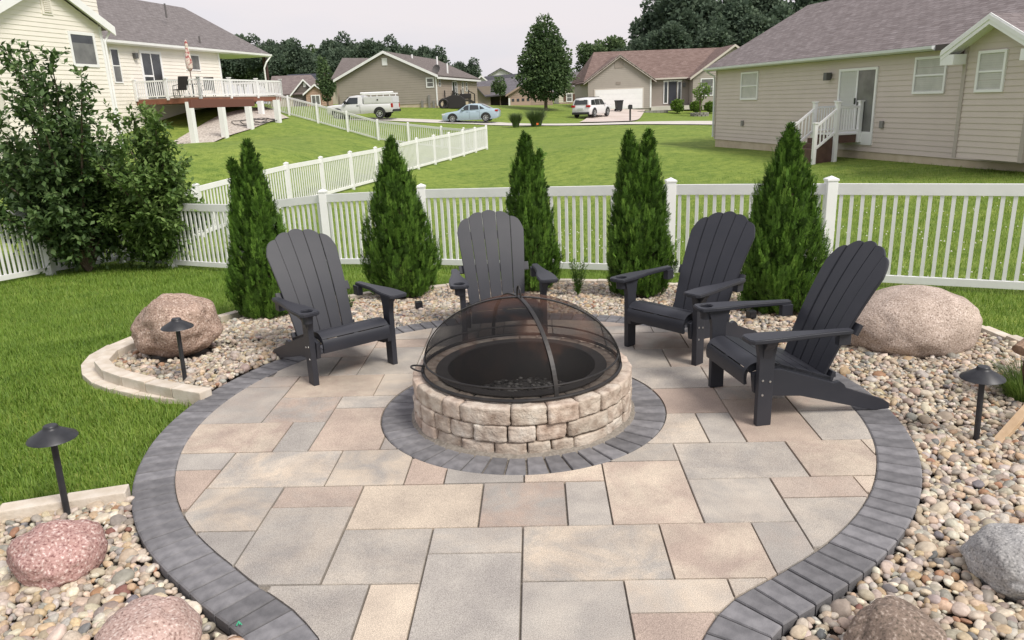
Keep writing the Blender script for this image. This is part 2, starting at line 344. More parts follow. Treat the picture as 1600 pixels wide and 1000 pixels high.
# street and drives, draped a little above the lawn
sn = [PD(1180, 198, 44)[:2], PD(1113, 196.5, 47)[:2], PD(980, 195.5, 52)[:2], PD(850, 198, 58)[:2], PD(735, 194, 63.5)[:2], PD(640, 190.5, 64.5)[:2], PD(540, 188, 65.5)[:2]]
dirn = np.array([-0.5, 0.87])
def off(poly, d): return [np.array(p) + np.array(d) for p in poly]
st_far = off(sn, (1.5, 2.4))
st = drape('street', [tuple(p) for p in sn] + [tuple(p) for p in st_far[::-1]], conc, 0.05, 2.0); tag(st, 'pale concrete residential street beyond the back lawns', kind='structure')
dw = [PD(905, 190, 62)[:2], PD(985, 191, 58)[:2], PD(1008, 169, 83.5)[:2], PD(926, 171, 83.5)[:2]]
dv = drape('driveway', [tuple(p) for p in dw], mat('driveway', (0.50, 0.42, 0.37), .85, col2=(.57, .50, .45), scale=.5), 0.08, 1.5); tag(dv, 'pale concrete driveway sloping up to the white double garage door', kind='structure')
def centre_line():
    th = np.radians(np.linspace(-75.5, 255.5, 6000)); tw = (th + math.pi) % (2 * math.pi) - math.pi
    r = (RIN(tw) + ROUT(tw)) / 2; return np.stack([np.cos(th) * r, np.sin(th) * r], 1)
cl = centre_line(); k_ = 25; ker = np.ones(2 * k_ + 1) / (2 * k_ + 1)
cl = np.stack([np.convolve(np.pad(cl[:, i], k_, 'edge'), ker, 'valid') for i in (0, 1)], 1)
seg = np.r_[0, np.cumsum(np.linalg.norm(np.diff(cl, axis=0), axis=1))]; NB = int(seg[-1] / .505)
sv = np.linspace(0, seg[-1], NB + 1); cp = np.stack([np.interp(sv, seg, cl[:, i]) for i in (0, 1)], 1)
tg = np.gradient(cp, axis=0); tg /= np.linalg.norm(tg, axis=1)[:, None]; nm = np.stack([tg[:, 1], -tg[:, 0]], 1)   # outward
BHW = .498
def as_polar(P):
    th = np.unwrap(np.arctan2(P[:, 1], P[:, 0])); r = np.hypot(P[:, 0], P[:, 1]); o = np.argsort(th); th, r = th[o], r[o]
    return lambda a: np.interp(((np.asarray(a) - th[0]) % (2 * math.pi)) + th[0], th, r)
RSL = as_polar(cp - nm * (BHW + .02)); REX = as_polar(cp + nm * BHW)
MOUTH = lambda a: np.abs(((np.degrees(a) + 90 + 180) % 360) - 180) < 14.2
RIN0 = RIN
RIN = lambda a: np.where(MOUTH(a), RIN0(a), RSL(a) + .03)
# ------------------------------------------------------------------ patio
patio = empty('patio', (0, 0, 0)); tag(patio, 'round slab patio with dark brick border opening into a path', kind='structure')
ths = np.radians(np.linspace(-180, 180, 361)[:-1])
sand = mat('joint_sand', (0.17, 0.148, 0.122), 0.95, col2=(0.26, 0.232, 0.198), scale=60, bump=.4, bscale=300, dist=.004)
mb = MB(); ring = [tuple(PC + UN * r * (math.cos(a) * E1 + math.sin(a) * E2)) for a, r in zip(ths, ROUT(ths) - 0.14)]
mb.prism(ring, 'z', -0.14, -0.014); mb.obj('sand_bed', sand, patio)
def slab_material():
    m = bpy.data.materials.new('slab'); m.use_nodes = True; nt = m.node_tree; b = nt.nodes['Principled BSDF']; L = nt.links.new
    tc = nt.nodes.new('ShaderNodeTexCoord'); at = nt.nodes.new('ShaderNodeAttribute'); at.attribute_name = 'pcol'
    at2 = nt.nodes.new('ShaderNodeAttribute'); at2.attribute_name = 'pcol2'; at3 = nt.nodes.new('ShaderNodeAttribute'); at3.attribute_name = 'shift'
    va = nt.nodes.new('ShaderNodeVectorMath'); va.operation = 'ADD'; L(tc.outputs['Object'], va.inputs[0]); L(at3.outputs['Vector'], va.inputs[1])
    nm_ = nt.nodes.new('ShaderNodeTexNoise'); nm_.inputs['Scale'].default_value = 3.4; nm_.inputs['Detail'].default_value = 8; nm_.inputs['Roughness'].default_value = .68; nm_.inputs['Distortion'].default_value = .6; L(va.outputs[0], nm_.inputs['Vector'])
    rm_ = nt.nodes.new('ShaderNodeMapRange'); rm_.inputs[1].default_value = .38; rm_.inputs[2].default_value = .62; L(nm_.outputs['Fac'], rm_.inputs[0])
    mxc = nt.nodes.new('ShaderNodeMix'); mxc.data_type = 'RGBA'; L(rm_.outputs[0], mxc.inputs[0]); L(at.outputs['Color'], mxc.inputs[6]); L(at2.outputs['Color'], mxc.inputs[7])
    n = nt.nodes.new('ShaderNodeTexNoise'); n.inputs['Scale'].default_value = 260; n.inputs['Detail'].default_value = 3; L(tc.outputs['Object'], n.inputs['Vector'])
    r = nt.nodes.new('ShaderNodeValToRGB'); e = r.color_ramp.elements; e[0].position = 0.30; e[0].color = (.58, .57, .56, 1); e[1].position = .70; e[1].color = (1.34, 1.33, 1.31, 1); L(n.outputs['Fac'], r.inputs[0])
    n3 = nt.nodes.new('ShaderNodeTexNoise'); n3.inputs['Scale'].default_value = 3.2; n3.inputs['Detail'].default_value = 6; n3.inputs['Roughness'].default_value = .6; L(tc.outputs['Object'], n3.inputs['Vector'])
    r3 = nt.nodes.new('ShaderNodeValToRGB'); e = r3.color_ramp.elements; e[0].position = .35; e[0].color = (.84, .83, .83, 1); e[1].position = .66; e[1].color = (1.13, 1.12, 1.09, 1); L(n3.outputs['Fac'], r3.inputs[0])
    m1 = nt.nodes.new('ShaderNodeMix'); m1.data_type = 'RGBA'; m1.blend_type = 'MULTIPLY'; m1.inputs[0].default_value = 1; L(mxc.outputs[2], m1.inputs[6]); L(r.outputs[0], m1.inputs[7])
    m2 = nt.nodes.new('ShaderNodeMix'); m2.data_type = 'RGBA'; m2.blend_type = 'MULTIPLY'; m2.inputs[0].default_value = 1; L(m1.outputs[2], m2.inputs[6]); L(r3.outputs[0], m2.inputs[7])
    L(m2.outputs[2], b.inputs['Base Color']); b.inputs['Roughness'].default_value = .8; b.inputs['Specular IOR Level'].default_value = .3
    bp = nt.nodes.new('ShaderNodeBump'); bp.inputs['Strength'].default_value = .35; bp.inputs['Distance'].default_value = .004; L(n.outputs['Fac'], bp.inputs['Height']); L(bp.outputs[0], b.inputs['Normal'])
    MATS['slab'] = m; return m
SLAB = slab_material()
CG, CY, CPK, CW = (0.365, 0.345, 0.322), (0.53, 0.46, 0.382), (0.43, 0.35, 0.30), (0.465, 0.425, 0.378)
PV = [(-4,0,-1,2,CY,CY),(-1,0,1,2,CPK,CG),(1,0,2,2,CG,CG),(2,0,4,3,CPK,CY),(-2,-1,0,0,CG,CG),(-2,-4,0,-1,CG,CG),(0,-2,3,0,CY,CG),(3,-2,5,0,CY,CPK),(0,-4,2,-2,CG,CG),(2,-3,4,-2,CW,CY),(2,-4,4,-3,CPK,CPK),(4,-3,5,-2,CW,CY),(-4,-2,-2,0,CG,CW),(-5,-4,-3,-2,CG,CG),(-3,-4,-2,-2,CY,CY),(-6,-2,-4,1,CG,CG),(-6,1,-4,2,CPK,CPK),(-8,0,-6,2,CG,CY),(-8,-2,-6,0,CG,CG),(-8,2,-5,4,CG,CY),(-10,3,-8,4,CG,CG),(-10,1,-8,3,CPK,CPK),(-5,2,-3,4,CY,CG),(-3,2,-2,4,CPK,CPK),(-2,2,0,3,CG,CG),(0,2,2,3,CY,CPK),(2,3,4,4,CG,CG),(4,2,7,4,CG,CW),(7,2,9,4,CPK,CY),(9,2,11,4,CY,CY),(4,0,6,2,CW,CG),(6,1,8,2,CPK,CPK),(8,0,10,2,CY,CY),(6,-1,8,1,CG,CW),(5,-2,6,0,CG,CG),(-10,4,-7,6,CPK,CY),(-7,4,-6,6,CG,CG),(-6,4,-4,7,CPK,CPK),(-4,4,-2,6,CG,CG),(-11,6,-8,9,CG,CG),(-10,9,-8,10,CG,CPK),(-8,6,-6,8,CPK,CG),(-6,7,-4,8,CG,CW),(-8,8,-5,10,CPK,CY),(-5,8,-3,10,CW,CY),(-9,10,-7,12,CG,CW),(-7,10,-6,12,CPK,CG),(-6,10,-4,13,CW,CG),(-8,12,-6,14,CPK,CW),(-6,13,-4,14,CPK,CPK),(-4,10,-2,12,CG,CW),(3,4,5,6,CY,CW),(5,4,6,6,CG,CG),(6,4,8,7,CPK,CPK),(4,6,6,8,CPK,CPK),(8,4,10,6,CG,CW),(6,7,8,8,CPK,CG),(8,6,11,8,CPK,CW),(3,8,6,10,CG,CW),(6,8,8,10,CPK,CW),(3,10,5,12,CG,CW),(5,10,7,12,CW,CPK),(7,10,9,12,CG,CG),(4,12,6,14,CPK,CW)]
occ = set()
for p in PV:
    for i in range(p[0], p[2]):
        for j in range(p[1], p[3]): occ.add((i, j))
rr_ = random.Random(3)
for j in range(-9, 18):
    for i in range(-12, 12):
        if (i, j) in occ: continue
        opts = [(3, 2), (2, 2), (2, 2), (1, 2), (2, 1), (2, 3), (1, 1)]; rr_.shuffle(opts); opts = [o for o in opts if o != (1, 1)] + [(1, 1)]
        for w, d in opts:
            cells = [(i + a, j + b) for a in range(w) for b in range(d)]
            if not any(c in occ for c in cells):
                occ.update(cells); k = rr_.choice([(CG, CG), (CG, CW), (CPK, CW), (CW, CY), (CPK, CPK), (CG, CG)]); PV.append((i, j, i + w, j + d) + k); break
RA = 4.30                                     # outer edge of the brick ring round the fire pit, module units
pu = (PIT - PC) / UN; pu = np.array([pu @ E1, pu @ E2])
for (u0, v0, u1, v1, ca, cb) in PV:
    g_ = 0.018 + rr_.uniform(-.003, .005)
    a0, b0, a1, b1 = u0 + g_, v0 + g_, u1 - g_, v1 - g_
    pts = []
    for (p, q) in (((a0, b0), (a1, b0)), ((a1, b0), (a1, b1)), ((a1, b1), (a0, b1)), ((a0, b1), (a0, b0))):
        n = 16 * max(1, int(max(abs(p[0] - q[0]), abs(p[1] - q[1]))))
        for t in range(n): pts.append((p[0] + (q[0] - p[0]) * t / n, p[1] + (q[1] - p[1]) * t / n))
    P = np.array(pts) - np.array([-0.11, 6.51]); r = np.hypot(P[:, 0], P[:, 1]); th = np.arctan2(P[:, 1], P[:, 0]); lim = RIN(th) - 0.03
    Pq = np.array(pts) - np.array([-0.11, 6.51]) - pu; rq = np.hypot(Pq[:, 0], Pq[:, 1])
    touched = (r > lim).any() or (rq < RA + .03).any()
    if (r > lim).all() or (rq < RA + .03).all(): continue
    if touched:
        def arcs(Pin, bad, ctr, Rf):
            # replace each run of points beyond the curve by the piece of the curve between its ends
            n_ = len(Pin); k0 = int(np.argmin(bad)); idx = [(k0 + t) % n_ for t in range(n_)]; res = []; t = 0
            while t < n_:
                i_ = idx[t]
                if not bad[i_]: res.append(Pin[i_]); t += 1; continue
                t2 = t
                while t2 < n_ and bad[idx[t2]]: t2 += 1
                pa_, pb_ = Pin[idx[t - 1]] - ctr, Pin[idx[t2 % n_]] - ctr; ta, tb = math.atan2(pa_[1], pa_[0]), math.atan2(pb_[1], pb_[0]); dt = (tb - ta + math.pi) % (2 * math.pi) - math.pi; m0 = max(2, int(abs(dt) / .02))
                for q in range(m0 + 1):
                    an = ta + dt * q / m0; an = (an + math.pi) % (2 * math.pi) - math.pi; rr1 = float(Rf(an)); res.append(ctr + rr1 * np.array([math.cos(an), math.sin(an)]))
                t = t2
            return np.array(res)
        if (r > lim).any(): P = arcs(P, r > lim, np.zeros(2), lambda a_: RIN(a_) - .03)
        Pq = P - pu; rq = np.hypot(Pq[:, 0], Pq[:, 1])
        if (rq < RA + .03).all(): continue
        if (rq < RA + .03).any(): P = arcs(P, rq < RA + .03, pu, lambda a_: RA + .03)
        # drop points that run on top of each other
        K = [P[0]]
        for p in P[1:]:
            if np.hypot(*(p - K[-1])) > 0.02: K.append(p)
        P = np.array(K)
        area = 0.5 * abs(np.dot(P[:, 0], np.roll(P[:, 1], 1)) - np.dot(P[:, 1], np.roll(P[:, 0], 1)))
        if area < 0.05: continue
        # keep corners and arc points only
        keep = []
        for i in range(len(P)):
            a, b, c = P[i - 1], P[i], P[(i + 1) % len(P)]; cr = abs((b[0] - a[0]) * (c[1] - b[1]) - (b[1] - a[1]) * (c[0] - b[0]))
            if cr > 1e-5: keep.append(P[i])
        P = np.array(keep)
    else:
        P = np.array([(a0, b0), (a1, b0), (a1, b1), (a0, b1)]) - np.array([-0.11, 6.51])
    W = [PC + UN * (p[0] * E1 + p[1] * E2) for p in P]; ctr = np.mean(W, 0); n = len(W); dz = rr_.uniform(-.0012, .0012); ch = .004
    inn = [np.array(w) + (ctr - w) / max(np.linalg.norm(ctr - w), 1e-6) * (ch if not touched else .0005) for w in W]
    Vv = [(w[0], w[1], -0.05) for w in W] + [(w[0], w[1], -ch + dz) for w in W] + [(w[0], w[1], dz) for w in inn]
    Fc = [tuple(range(2 * n, 3 * n))] + [(i, (i + 1) % n, n + (i + 1) % n, n + i) for i in range(n)] + [(n + i, n + (i + 1) % n, 2 * n + (i + 1) % n, 2 * n + i) for i in range(n)]
    me = mesh('slab', Vv, Fc, SLAB); at = me.attributes.new('pcol', 'FLOAT_COLOR', 'POINT')
    br = rr_.uniform(.93, 1.07); flip = rr_.random() < .5; ax = rr_.uniform(0, math.pi)
    o3 = (rr_.uniform(0, 50), rr_.uniform(0, 50), rr_.uniform(0, 50)); nv_ = len(Vv)
    # a slab is mostly one shade with clouds of a second
    pair = (ca, cb) if ca != cb else (ca, tuple(.6 * p + .4 * q for p, q in zip(ca, rr_.choice([CW, CY, CPK, CG]))))
    if flip: pair = pair[::-1]
    at.data.foreach_set('color', np.tile(np.r_[np.array(pair[0]) * br, 1], nv_).astype(np.float32)); at2 = me.attributes.new('pcol2', 'FLOAT_COLOR', 'POINT'); at2.data.foreach_set('color', np.tile(np.r_[np.array(pair[1]) * br, 1], nv_).astype(np.float32))
    at3 = me.attributes.new('shift', 'FLOAT_VECTOR', 'POINT'); at3.data.foreach_set('vector', np.tile(np.array(o3), nv_).astype(np.float32))
    bm = bmesh.new(); bm.from_mesh(me); bmesh.ops.recalc_face_normals(bm, faces=bm.faces); bm.to_mesh(me); bm.free()
    link('slab', me, None, patio)
# dark border bricks, each its own piece
brick_m = mat('dark_brick', (0.118, 0.116, 0.122), .8, col2=(0.195, 0.190, 0.197), scale=14, detail=6, bump=.35, bscale=160, dist=.004, rand=.22)
def brick(parent, c0, c1, c2, c3, name='border_brick'):
    # four corners (2-D) on the ground, counter-clockwise
    W = [np.array(c) for c in (c0, c1, c2, c3)]; ctr = np.mean(W, 0); dz = random.uniform(-.002, .0015); ch = .006
    inn = [w + (ctr - w) / np.linalg.norm(ctr - w) * ch * 1.4 for w in W]
    V_ = [(w[0] - ctr[0], w[1] - ctr[1], -.055) for w in W] + [(w[0] - ctr[0], w[1] - ctr[1], -ch) for w in W] + [(w[0] - ctr[0], w[1] - ctr[1], 0) for w in inn]
    F_ = [(8, 9, 10, 11)] + [(i, (i + 1) % 4, 4 + (i + 1) % 4, 4 + i) for i in range(4)] + [(4 + i, 4 + (i + 1) % 4, 8 + (i + 1) % 4, 8 + i) for i in range(4)]
    o = link(name, mesh(name, V_, F_, brick_m), None, parent, loc=(ctr[0], ctr[1], .001 + dz))
    o.rotation_euler = (random.uniform(-.006, .006), random.uniform(-.006, .006), 0); return o
toW = lambda p: PC + UN * (p[0] * E1 + p[1] * E2)
for i in range(NB):
    g_ = .021
    a = cp[i] + tg[i] * g_; b = cp[i + 1] - tg[i + 1] * g_
    hw = BHW
    brick(patio, toW(a - nm[i] * hw), toW(a + nm[i] * hw), toW(b + nm[i + 1] * hw), toW(b - nm[i + 1] * hw))
# ring of bricks round the fire pit, sandy wedges between
NR = 46; r0, r1 = 0.692, RA * UN - .002
for i in range(NR):
    a = 2 * math.pi * i / NR; d = np.array([math.cos(a), math.sin(a)]); t = np.array([-d[1], d[0]]); w = .0485 + random.uniform(-.001, .001); w1 = .056
    brick(patio, PIT + d * r0 - t * (.0425), PIT + d * r1 - t * w1, PIT + d * r1 + t * w1, PIT + d * r0 + t * (.0425), 'ring_brick')
# ------------------------------------------------------------------ pebble beds
soil = mat('bed_soil', (0.10, 0.085, 0.07), .95, col2=(0.16, 0.14, 0.12), scale=25)
def bed_sheet(name, poly, label):
    ds = drape(name, poly, soil, -0.03, 0.22, zbed)
    me = ds.data; bm = bmesh.new(); bm.from_mesh(me)
    kill = [f_ for f_ in bm.faces if all(bool(inpatio(v.co.x, v.co.y)) and puv(v.co.x, v.co.y)[0] < ROUT(puv(v.co.x, v.co.y)[1]) - .6 for v in f_.verts)]
    bmesh.ops.delete(bm, geom=kill, context='FACES')
    for v in bm.verts:
        if bool(inpatio(v.co.x, v.co.y)): v.co.z = min(v.co.z, -.075)
    bm.to_mesh(me); bm.free(); tag(ds, label, kind='structure'); return ds
bedA = bed_sheet('pebble_bed', bed_main, 'river pebble bed curving behind the chairs and along the right of the patio')
bedB = bed_sheet('pebble_bed', bed_left, 'river pebble bed in the corner below the short straight edging')
# boulders first, so that pebbles stay out of them
BOULD = []
def granite(name, a, b, c, sc=70, rough=.85):
    m = mat(name, a, rough, stops=[(.34, a), (.47, b), (.56, b), (.66, c)], scale=sc, detail=5, bump=.55, bscale=55, dist=.012)
    nt = m.node_tree; bs = nt.nodes['Principled BSDF']; src = bs.inputs['Base Color'].links[0].from_socket
    n = nt.nodes.new('ShaderNodeTexNoise'); n.inputs['Scale'].default_value = 3.5; n.inputs['Detail'].default_value = 4; tc = nt.nodes.new('ShaderNodeTexCoord'); nt.links.new(tc.outputs['Object'], n.inputs['Vector'])
    r = nt.nodes.new('ShaderNodeValToRGB'); e = r.color_ramp.elements; e[0].position = .35; e[0].color = (.74, .72, .70, 1); e[1].position = .65; e[1].color = (1.15, 1.15, 1.15, 1); nt.links.new(n.outputs['Fac'], r.inputs[0])
    mx = nt.nodes.new('ShaderNodeMix'); mx.data_type = 'RGBA'; mx.blend_type = 'MULTIPLY'; mx.inputs[0].default_value = 1; nt.links.new(src, mx.inputs[6]); nt.links.new(r.outputs[0], mx.inputs[7]); nt.links.new(mx.outputs[2], bs.inputs['Base Color']); return m
def boulder(cx, cy, rx, ry, rz, z0, rot, m, seed, label, sink=.25, rough=.16, lean=(0, 0), flat=0.0, group=None):
    bm = bmesh.new(); bmesh.ops.create_icosphere(bm, subdivisions=5, radius=1)
    of = Vector((seed * 3.1, seed * 1.7, seed * .9)); rf_ = random.Random(seed); facets = [(Vector((rf_.gauss(0, 1), rf_.gauss(0, 1), rf_.gauss(.3, .8))).normalized(), rf_.uniform(.84, .95)) for _ in range(7)]
    for v in bm.verts:
        d = v.co.copy(); n = noise.fractal(d * 1.1 + of, 1, 2, 4); n2 = noise.noise(d * 2.6 + of * 2); n3 = noise.fractal(d * 6 + of, 1, 2, 3)
        k = 1 + rough * n + rough * .35 * n2 + .022 * n3
        for fn_, fc_ in facets:
            dp = d.dot(fn_) * k
            if dp > fc_: k *= 1 - .5 * (dp - fc_) / dp
        cr_ = abs(noise.noise(d * 1.7 + of * 1.3)); k -= .022 * max(0, 1 - cr_ / .05)
        v.co = Vector((d.x * rx * k, d.y * ry * k, d.z * rz * k)); v.co.x += lean[0] * v.co.z; v.co.y += lean[1] * v.co.z
    me = bpy.data.meshes.new('boulder'); bm.to_mesh(me); bm.free(); me.materials.append(m); me.shade_smooth()
    o = link('boulder', me, None, None, loc=(cx, cy, z0 + rz * (1 - 2 * sink)), rot=(0, 0, rot)); tag(o, label, 'boulder', group); BOULD.append((cx, cy, rx * .93, ry * .93, rot)); return o
gr_brown = granite('granite_brown', (0.16, 0.105, 0.08), (0.37, 0.265, 0.21), (0.60, 0.50, 0.43), 75)
gr_pink = granite('granite_pink', (0.20, 0.095, 0.088), (0.42, 0.26, 0.235), (0.66, 0.55, 0.51), 85)
gr_rose = granite('granite_rose', (0.22, 0.14, 0.12), (0.46, 0.33, 0.29), (0.64, 0.55, 0.50), 95)
gr_big = granite('granite_tan', (0.20, 0.15, 0.12), (0.45, 0.362, 0.305), (0.64, 0.56, 0.50), 100)
gr_grey = granite('granite_grey', (0.18, 0.18, 0.18), (0.36, 0.357, 0.352), (0.54, 0.535, 0.525), 110)
gr_dark = granite('granite_dark_brown', (0.10, 0.08, 0.06), (0.22, 0.165, 0.13), (0.40, 0.33, 0.28), 80)
def bpos(px, py, z): return PZ(px, py, z)[:2]
b1 = bpos(278, 548, .03); boulder(b1[0], b1[1] + .06, .335, .28, .265, .03, -.15, gr_brown, 1, 'brown speckled granite boulder behind the path light in the raised bed', sink=.12, rough=.17, lean=(.15, 0))
b2 = bpos(86, 905, -.04); boulder(b2[0], b2[1] + .06, .185, .165, .15, -.05, .2, gr_pink, 2, 'red pink granite boulder in the pebble corner by the short edging', sink=.2)
b3 = bpos(236, 1030, -.04); boulder(b3[0], b3[1] + .0, .195, .17, .14, -.04, 0, gr_rose, 5, 'pale rose speckled boulder beside the flaring brick border', sink=.2)
b4 = bpos(1428, 552, -.06); boulder(b4[0] + .03, b4[1] + .20, .515, .40, .30, -.07, -.12, gr_big, 9, 'largest tan granite boulder, domed, behind the chair with bolted leg', sink=.20, rough=.07)
b5 = bpos(1605, 925, -.05); boulder(b5[0], b5[1] + .07, .19, .18, .14, -.05, .3, gr_grey, 12, 'smooth grey boulder lying in the open pebbles', sink=.2, rough=.12)
b6 = bpos(1402, 1035, -.04); boulder(b6[0], b6[1], .18, .16, .125, -.04, .4, gr_dark, 15, 'dark brown weathered boulder beside the path mouth', sink=.2)
# pebbles
PCOL = np.array([(.58, .51, .41), (.47, .40, .31), (.65, .585, .49), (.37, .325, .275), (.50, .38, .25), (.30, .28, .255), (.58, .46, .32), (.42, .365, .32), (.19, .19, .195), (.54, .49, .44), (.38, .22, .14), (.70, .65, .57), (.44, .425, .395), (.62, .52, .40), (.52, .43, .345), (.22, .11, .09)]) * np.array([.84, .815, .78])
PW = np.array([10, 9, 10, 7, 5, 5, 6, 7, 3, 9, 2, 7, 7, 8, 8, .8]); PW = PW / PW.sum()
def scatter(x0, x1, y0, y1, dens):
    s = 1 / math.sqrt(dens); gx_ = np.arange(x0, x1, s); gy_ = np.arange(y0, y1, s); A, B = np.meshgrid(gx_, gy_)
    A = A + RNG.uniform(-.45, .45, A.shape) * s; B = B + RNG.uniform(-.45, .45, B.shape) * s; return A.ravel(), B.ravel()
def clear_of_boulders(x, y, m=0.0):
    ok = np.ones(len(x), bool)
    for cx, cy, rx, ry, a in BOULD:
        c, s = math.cos(-a), math.sin(-a); u = (x - cx) * c - (y - cy) * s; v = (x - cx) * s + (y - cy) * c
        ok &= (u / (rx * .86 + m)) ** 2 + (v / (ry * .86 + m)) ** 2 > 1
    return ok
x, y = scatter(-5.2, 6.6, 1.2, 9.6, 1750)
k = inbed(x, y) & clear_of_boulders(x, y); x, y = x[k], y[k]
z = zbed(x, y); pp = proj(np.stack([x, y, z], 1)); k = (pp[:, 0] > -170) & (pp[:, 0] < 1770) & (pp[:, 1] < 1120); x, y, z = x[k], y[k], z[k]
dist = np.hypot(x, y); sz = np.clip(RNG.lognormal(math.log(.0188), .30, len(x)), .010, .040)
thin = (RNG.random(len(x)) < np.where(sz > .020, .74, .82)); x, y, z, dist, sz = x[thin], y[thin], z[thin], dist[thin], sz[thin]
layer = RNG.integers(0, 2, len(x)); z = z + np.where(layer == 0, -.012, 0.0) + RNG.uniform(-.004, .006, len(x)) + sz * .15
def ico(sub):
    bm = bmesh.new(); bmesh.ops.create_icosphere(bm, subdivisions=sub, radius=1); bm.verts.ensure_lookup_table()
    V_ = np.array([v.co[:] for v in bm.verts]); F_ = np.array([[v.index for v in f_.verts] for f_ in bm.faces]); bm.free(); return V_, F_
IV2, IF2 = ico(2); IV1, IF1 = ico(1)
def pebble_shapes(IV, n, seed):
    out = []
    for i in range(n):
        of = Vector((seed + i * 2.3, i * 1.1, 4.2)); r = np.array([1 + .22 * noise.noise(Vector(v) * 1.0 + of) + .08 * noise.noise(Vector(v) * 2.4 + of) for v in IV])
        out.append(IV * r[:, None])
    return out
SH2 = pebble_shapes(IV2, 10, 1.0); SH1 = pebble_shapes(IV1, 8, 9.0)
order = np.argsort(dist); NIND = 290; ind = order[:0]
# the 290 that show largest stand as pieces of their own
big = np.argsort(-(sz / dist)); pin = (proj(np.stack([x, y, z], 1))); vis = (pin[:, 0] > 0) & (pin[:, 0] < 1600) & (pin[:, 1] < 1000) & (layer == 1)
ind = np.array([i for i in big if vis[i]][:NIND]); isind = np.zeros(len(x), bool); isind[ind] = True
ci = RNG.choice(len(PCOL), len(x), p=PW); pc = PCOL[ci] * RNG.uniform(.82, 1.16, (len(x), 1)) * RNG.uniform(.95, 1.05, (len(x), 3))
def peb_mat(name, source):
    m = bpy.data.materials.new(name); m.use_nodes = True; nt = m.node_tree; b = nt.nodes['Principled BSDF']; L = nt.links.new
    at = nt.nodes.new('ShaderNodeAttribute'); at.attribute_name = 'pcol'; at.attribute_type = source
    tc = nt.nodes.new('ShaderNodeTexCoord'); n = nt.nodes.new('ShaderNodeTexNoise'); n.inputs['Scale'].default_value = 90 if source == 'GEOMETRY' else 1.8; n.inputs['Detail'].default_value = 4; L(tc.outputs['Object'], n.inputs['Vector'])
    r = nt.nodes.new('ShaderNodeValToRGB'); e = r.color_ramp.elements; e[0].position = .3; e[0].color = (.78, .77, .76, 1); e[1].position = .7; e[1].color = (1.18, 1.18, 1.18, 1); L(n.outputs['Fac'], r.inputs[0])
    mx = nt.nodes.new('ShaderNodeMix'); mx.data_type = 'RGBA'; mx.blend_type = 'MULTIPLY'; mx.inputs[0].default_value = 1; L(at.outputs['Color'], mx.inputs[6]); L(r.outputs[0], mx.inputs[7]); L(mx.outputs[2], b.inputs['Base Color'])
    b.inputs['Roughness'].default_value = .62; b.inputs['Specular IOR Level'].default_value = .35; return m
PM_G = peb_mat('pebble', 'GEOMETRY'); PM_O = peb_mat('pebble_single', 'OBJECT')
def rotmats(n, tilt=.35):
    a = RNG.uniform(0, 2 * math.pi, n); tx = RNG.normal(0, tilt, n); ty = RNG.normal(0, tilt, n)
    ca, sa = np.cos(a), np.sin(a); Rz = np.zeros((n, 3, 3)); Rz[:, 0, 0] = ca; Rz[:, 0, 1] = -sa; Rz[:, 1, 0] = sa; Rz[:, 1, 1] = ca; Rz[:, 2, 2] = 1
    c1, s1 = np.cos(tx), np.sin(tx); Rx = np.zeros((n, 3, 3)); Rx[:, 0, 0] = 1; Rx[:, 1, 1] = c1; Rx[:, 1, 2] = -s1; Rx[:, 2, 1] = s1; Rx[:, 2, 2] = c1
    c2, s2 = np.cos(ty), np.sin(ty); Ry = np.zeros((n, 3, 3)); Ry[:, 1, 1] = 1; Ry[:, 0, 0] = c2; Ry[:, 0, 2] = s2; Ry[:, 2, 0] = -s2; Ry[:, 2, 2] = c2
    return Rx @ Ry @ Rz
def peb_scale(s): n = len(s); return np.stack([s * RNG.uniform(1.0, 1.45, n), s * RNG.uniform(.8, 1.05, n), s * RNG.uniform(.55, .82, n)], 1)
side = inpoly(x, y, bed_left)
for bed, sel in ((bedA, ~side), (bedB, side)):
    allV, allF, allC = [], [], []; base = 0
    for SH, IFc, rng_ in ((SH2, IF2, dist < 4.6), (SH1, IF1, dist >= 4.6)):
        idx = np.where(sel & rng_ & ~isind)[0]
        if len(idx) == 0: continue
        sh = np.array(SH)[RNG.integers(0, len(SH), len(idx))]
        P = np.einsum('nij,nvj->nvi', rotmats(len(idx)), sh * peb_scale(sz[idx])[:, None, :]) + np.stack([x[idx], y[idx], z[idx]], 1)[:, None, :]
        nv = P.shape[1]; allV.append(P.reshape(-1, 3)); allF.append((IFc[None] + (base + np.arange(len(idx)) * nv)[:, None, None]).reshape(-1, 3)); allC.append(np.repeat(np.c_[pc[idx], np.ones(len(idx))], nv, 0)); base += nv * len(idx)
    o = link('pebbles', npmesh('pebbles', np.concatenate(allV), np.concatenate(allF), PM_G, smooth=True, col=np.concatenate(allC)), None, bed); tag(o, kind='stuff')
pm = [npmesh('pebble', s, IF2, PM_O, smooth=True) for s in SH2]
for i in ind:
    sc = peb_scale(sz[i:i + 1])[0]
    o = link('pebble', pm[random.randrange(len(pm))], None, bedB if side[i] else bedA, loc=(x[i], y[i], z[i]), rot=(random.gauss(0, .25), random.gauss(0, .25), random.uniform(0, 6.28)), scale=sc); o['pcol'] = [float(v) for v in pc[i]]
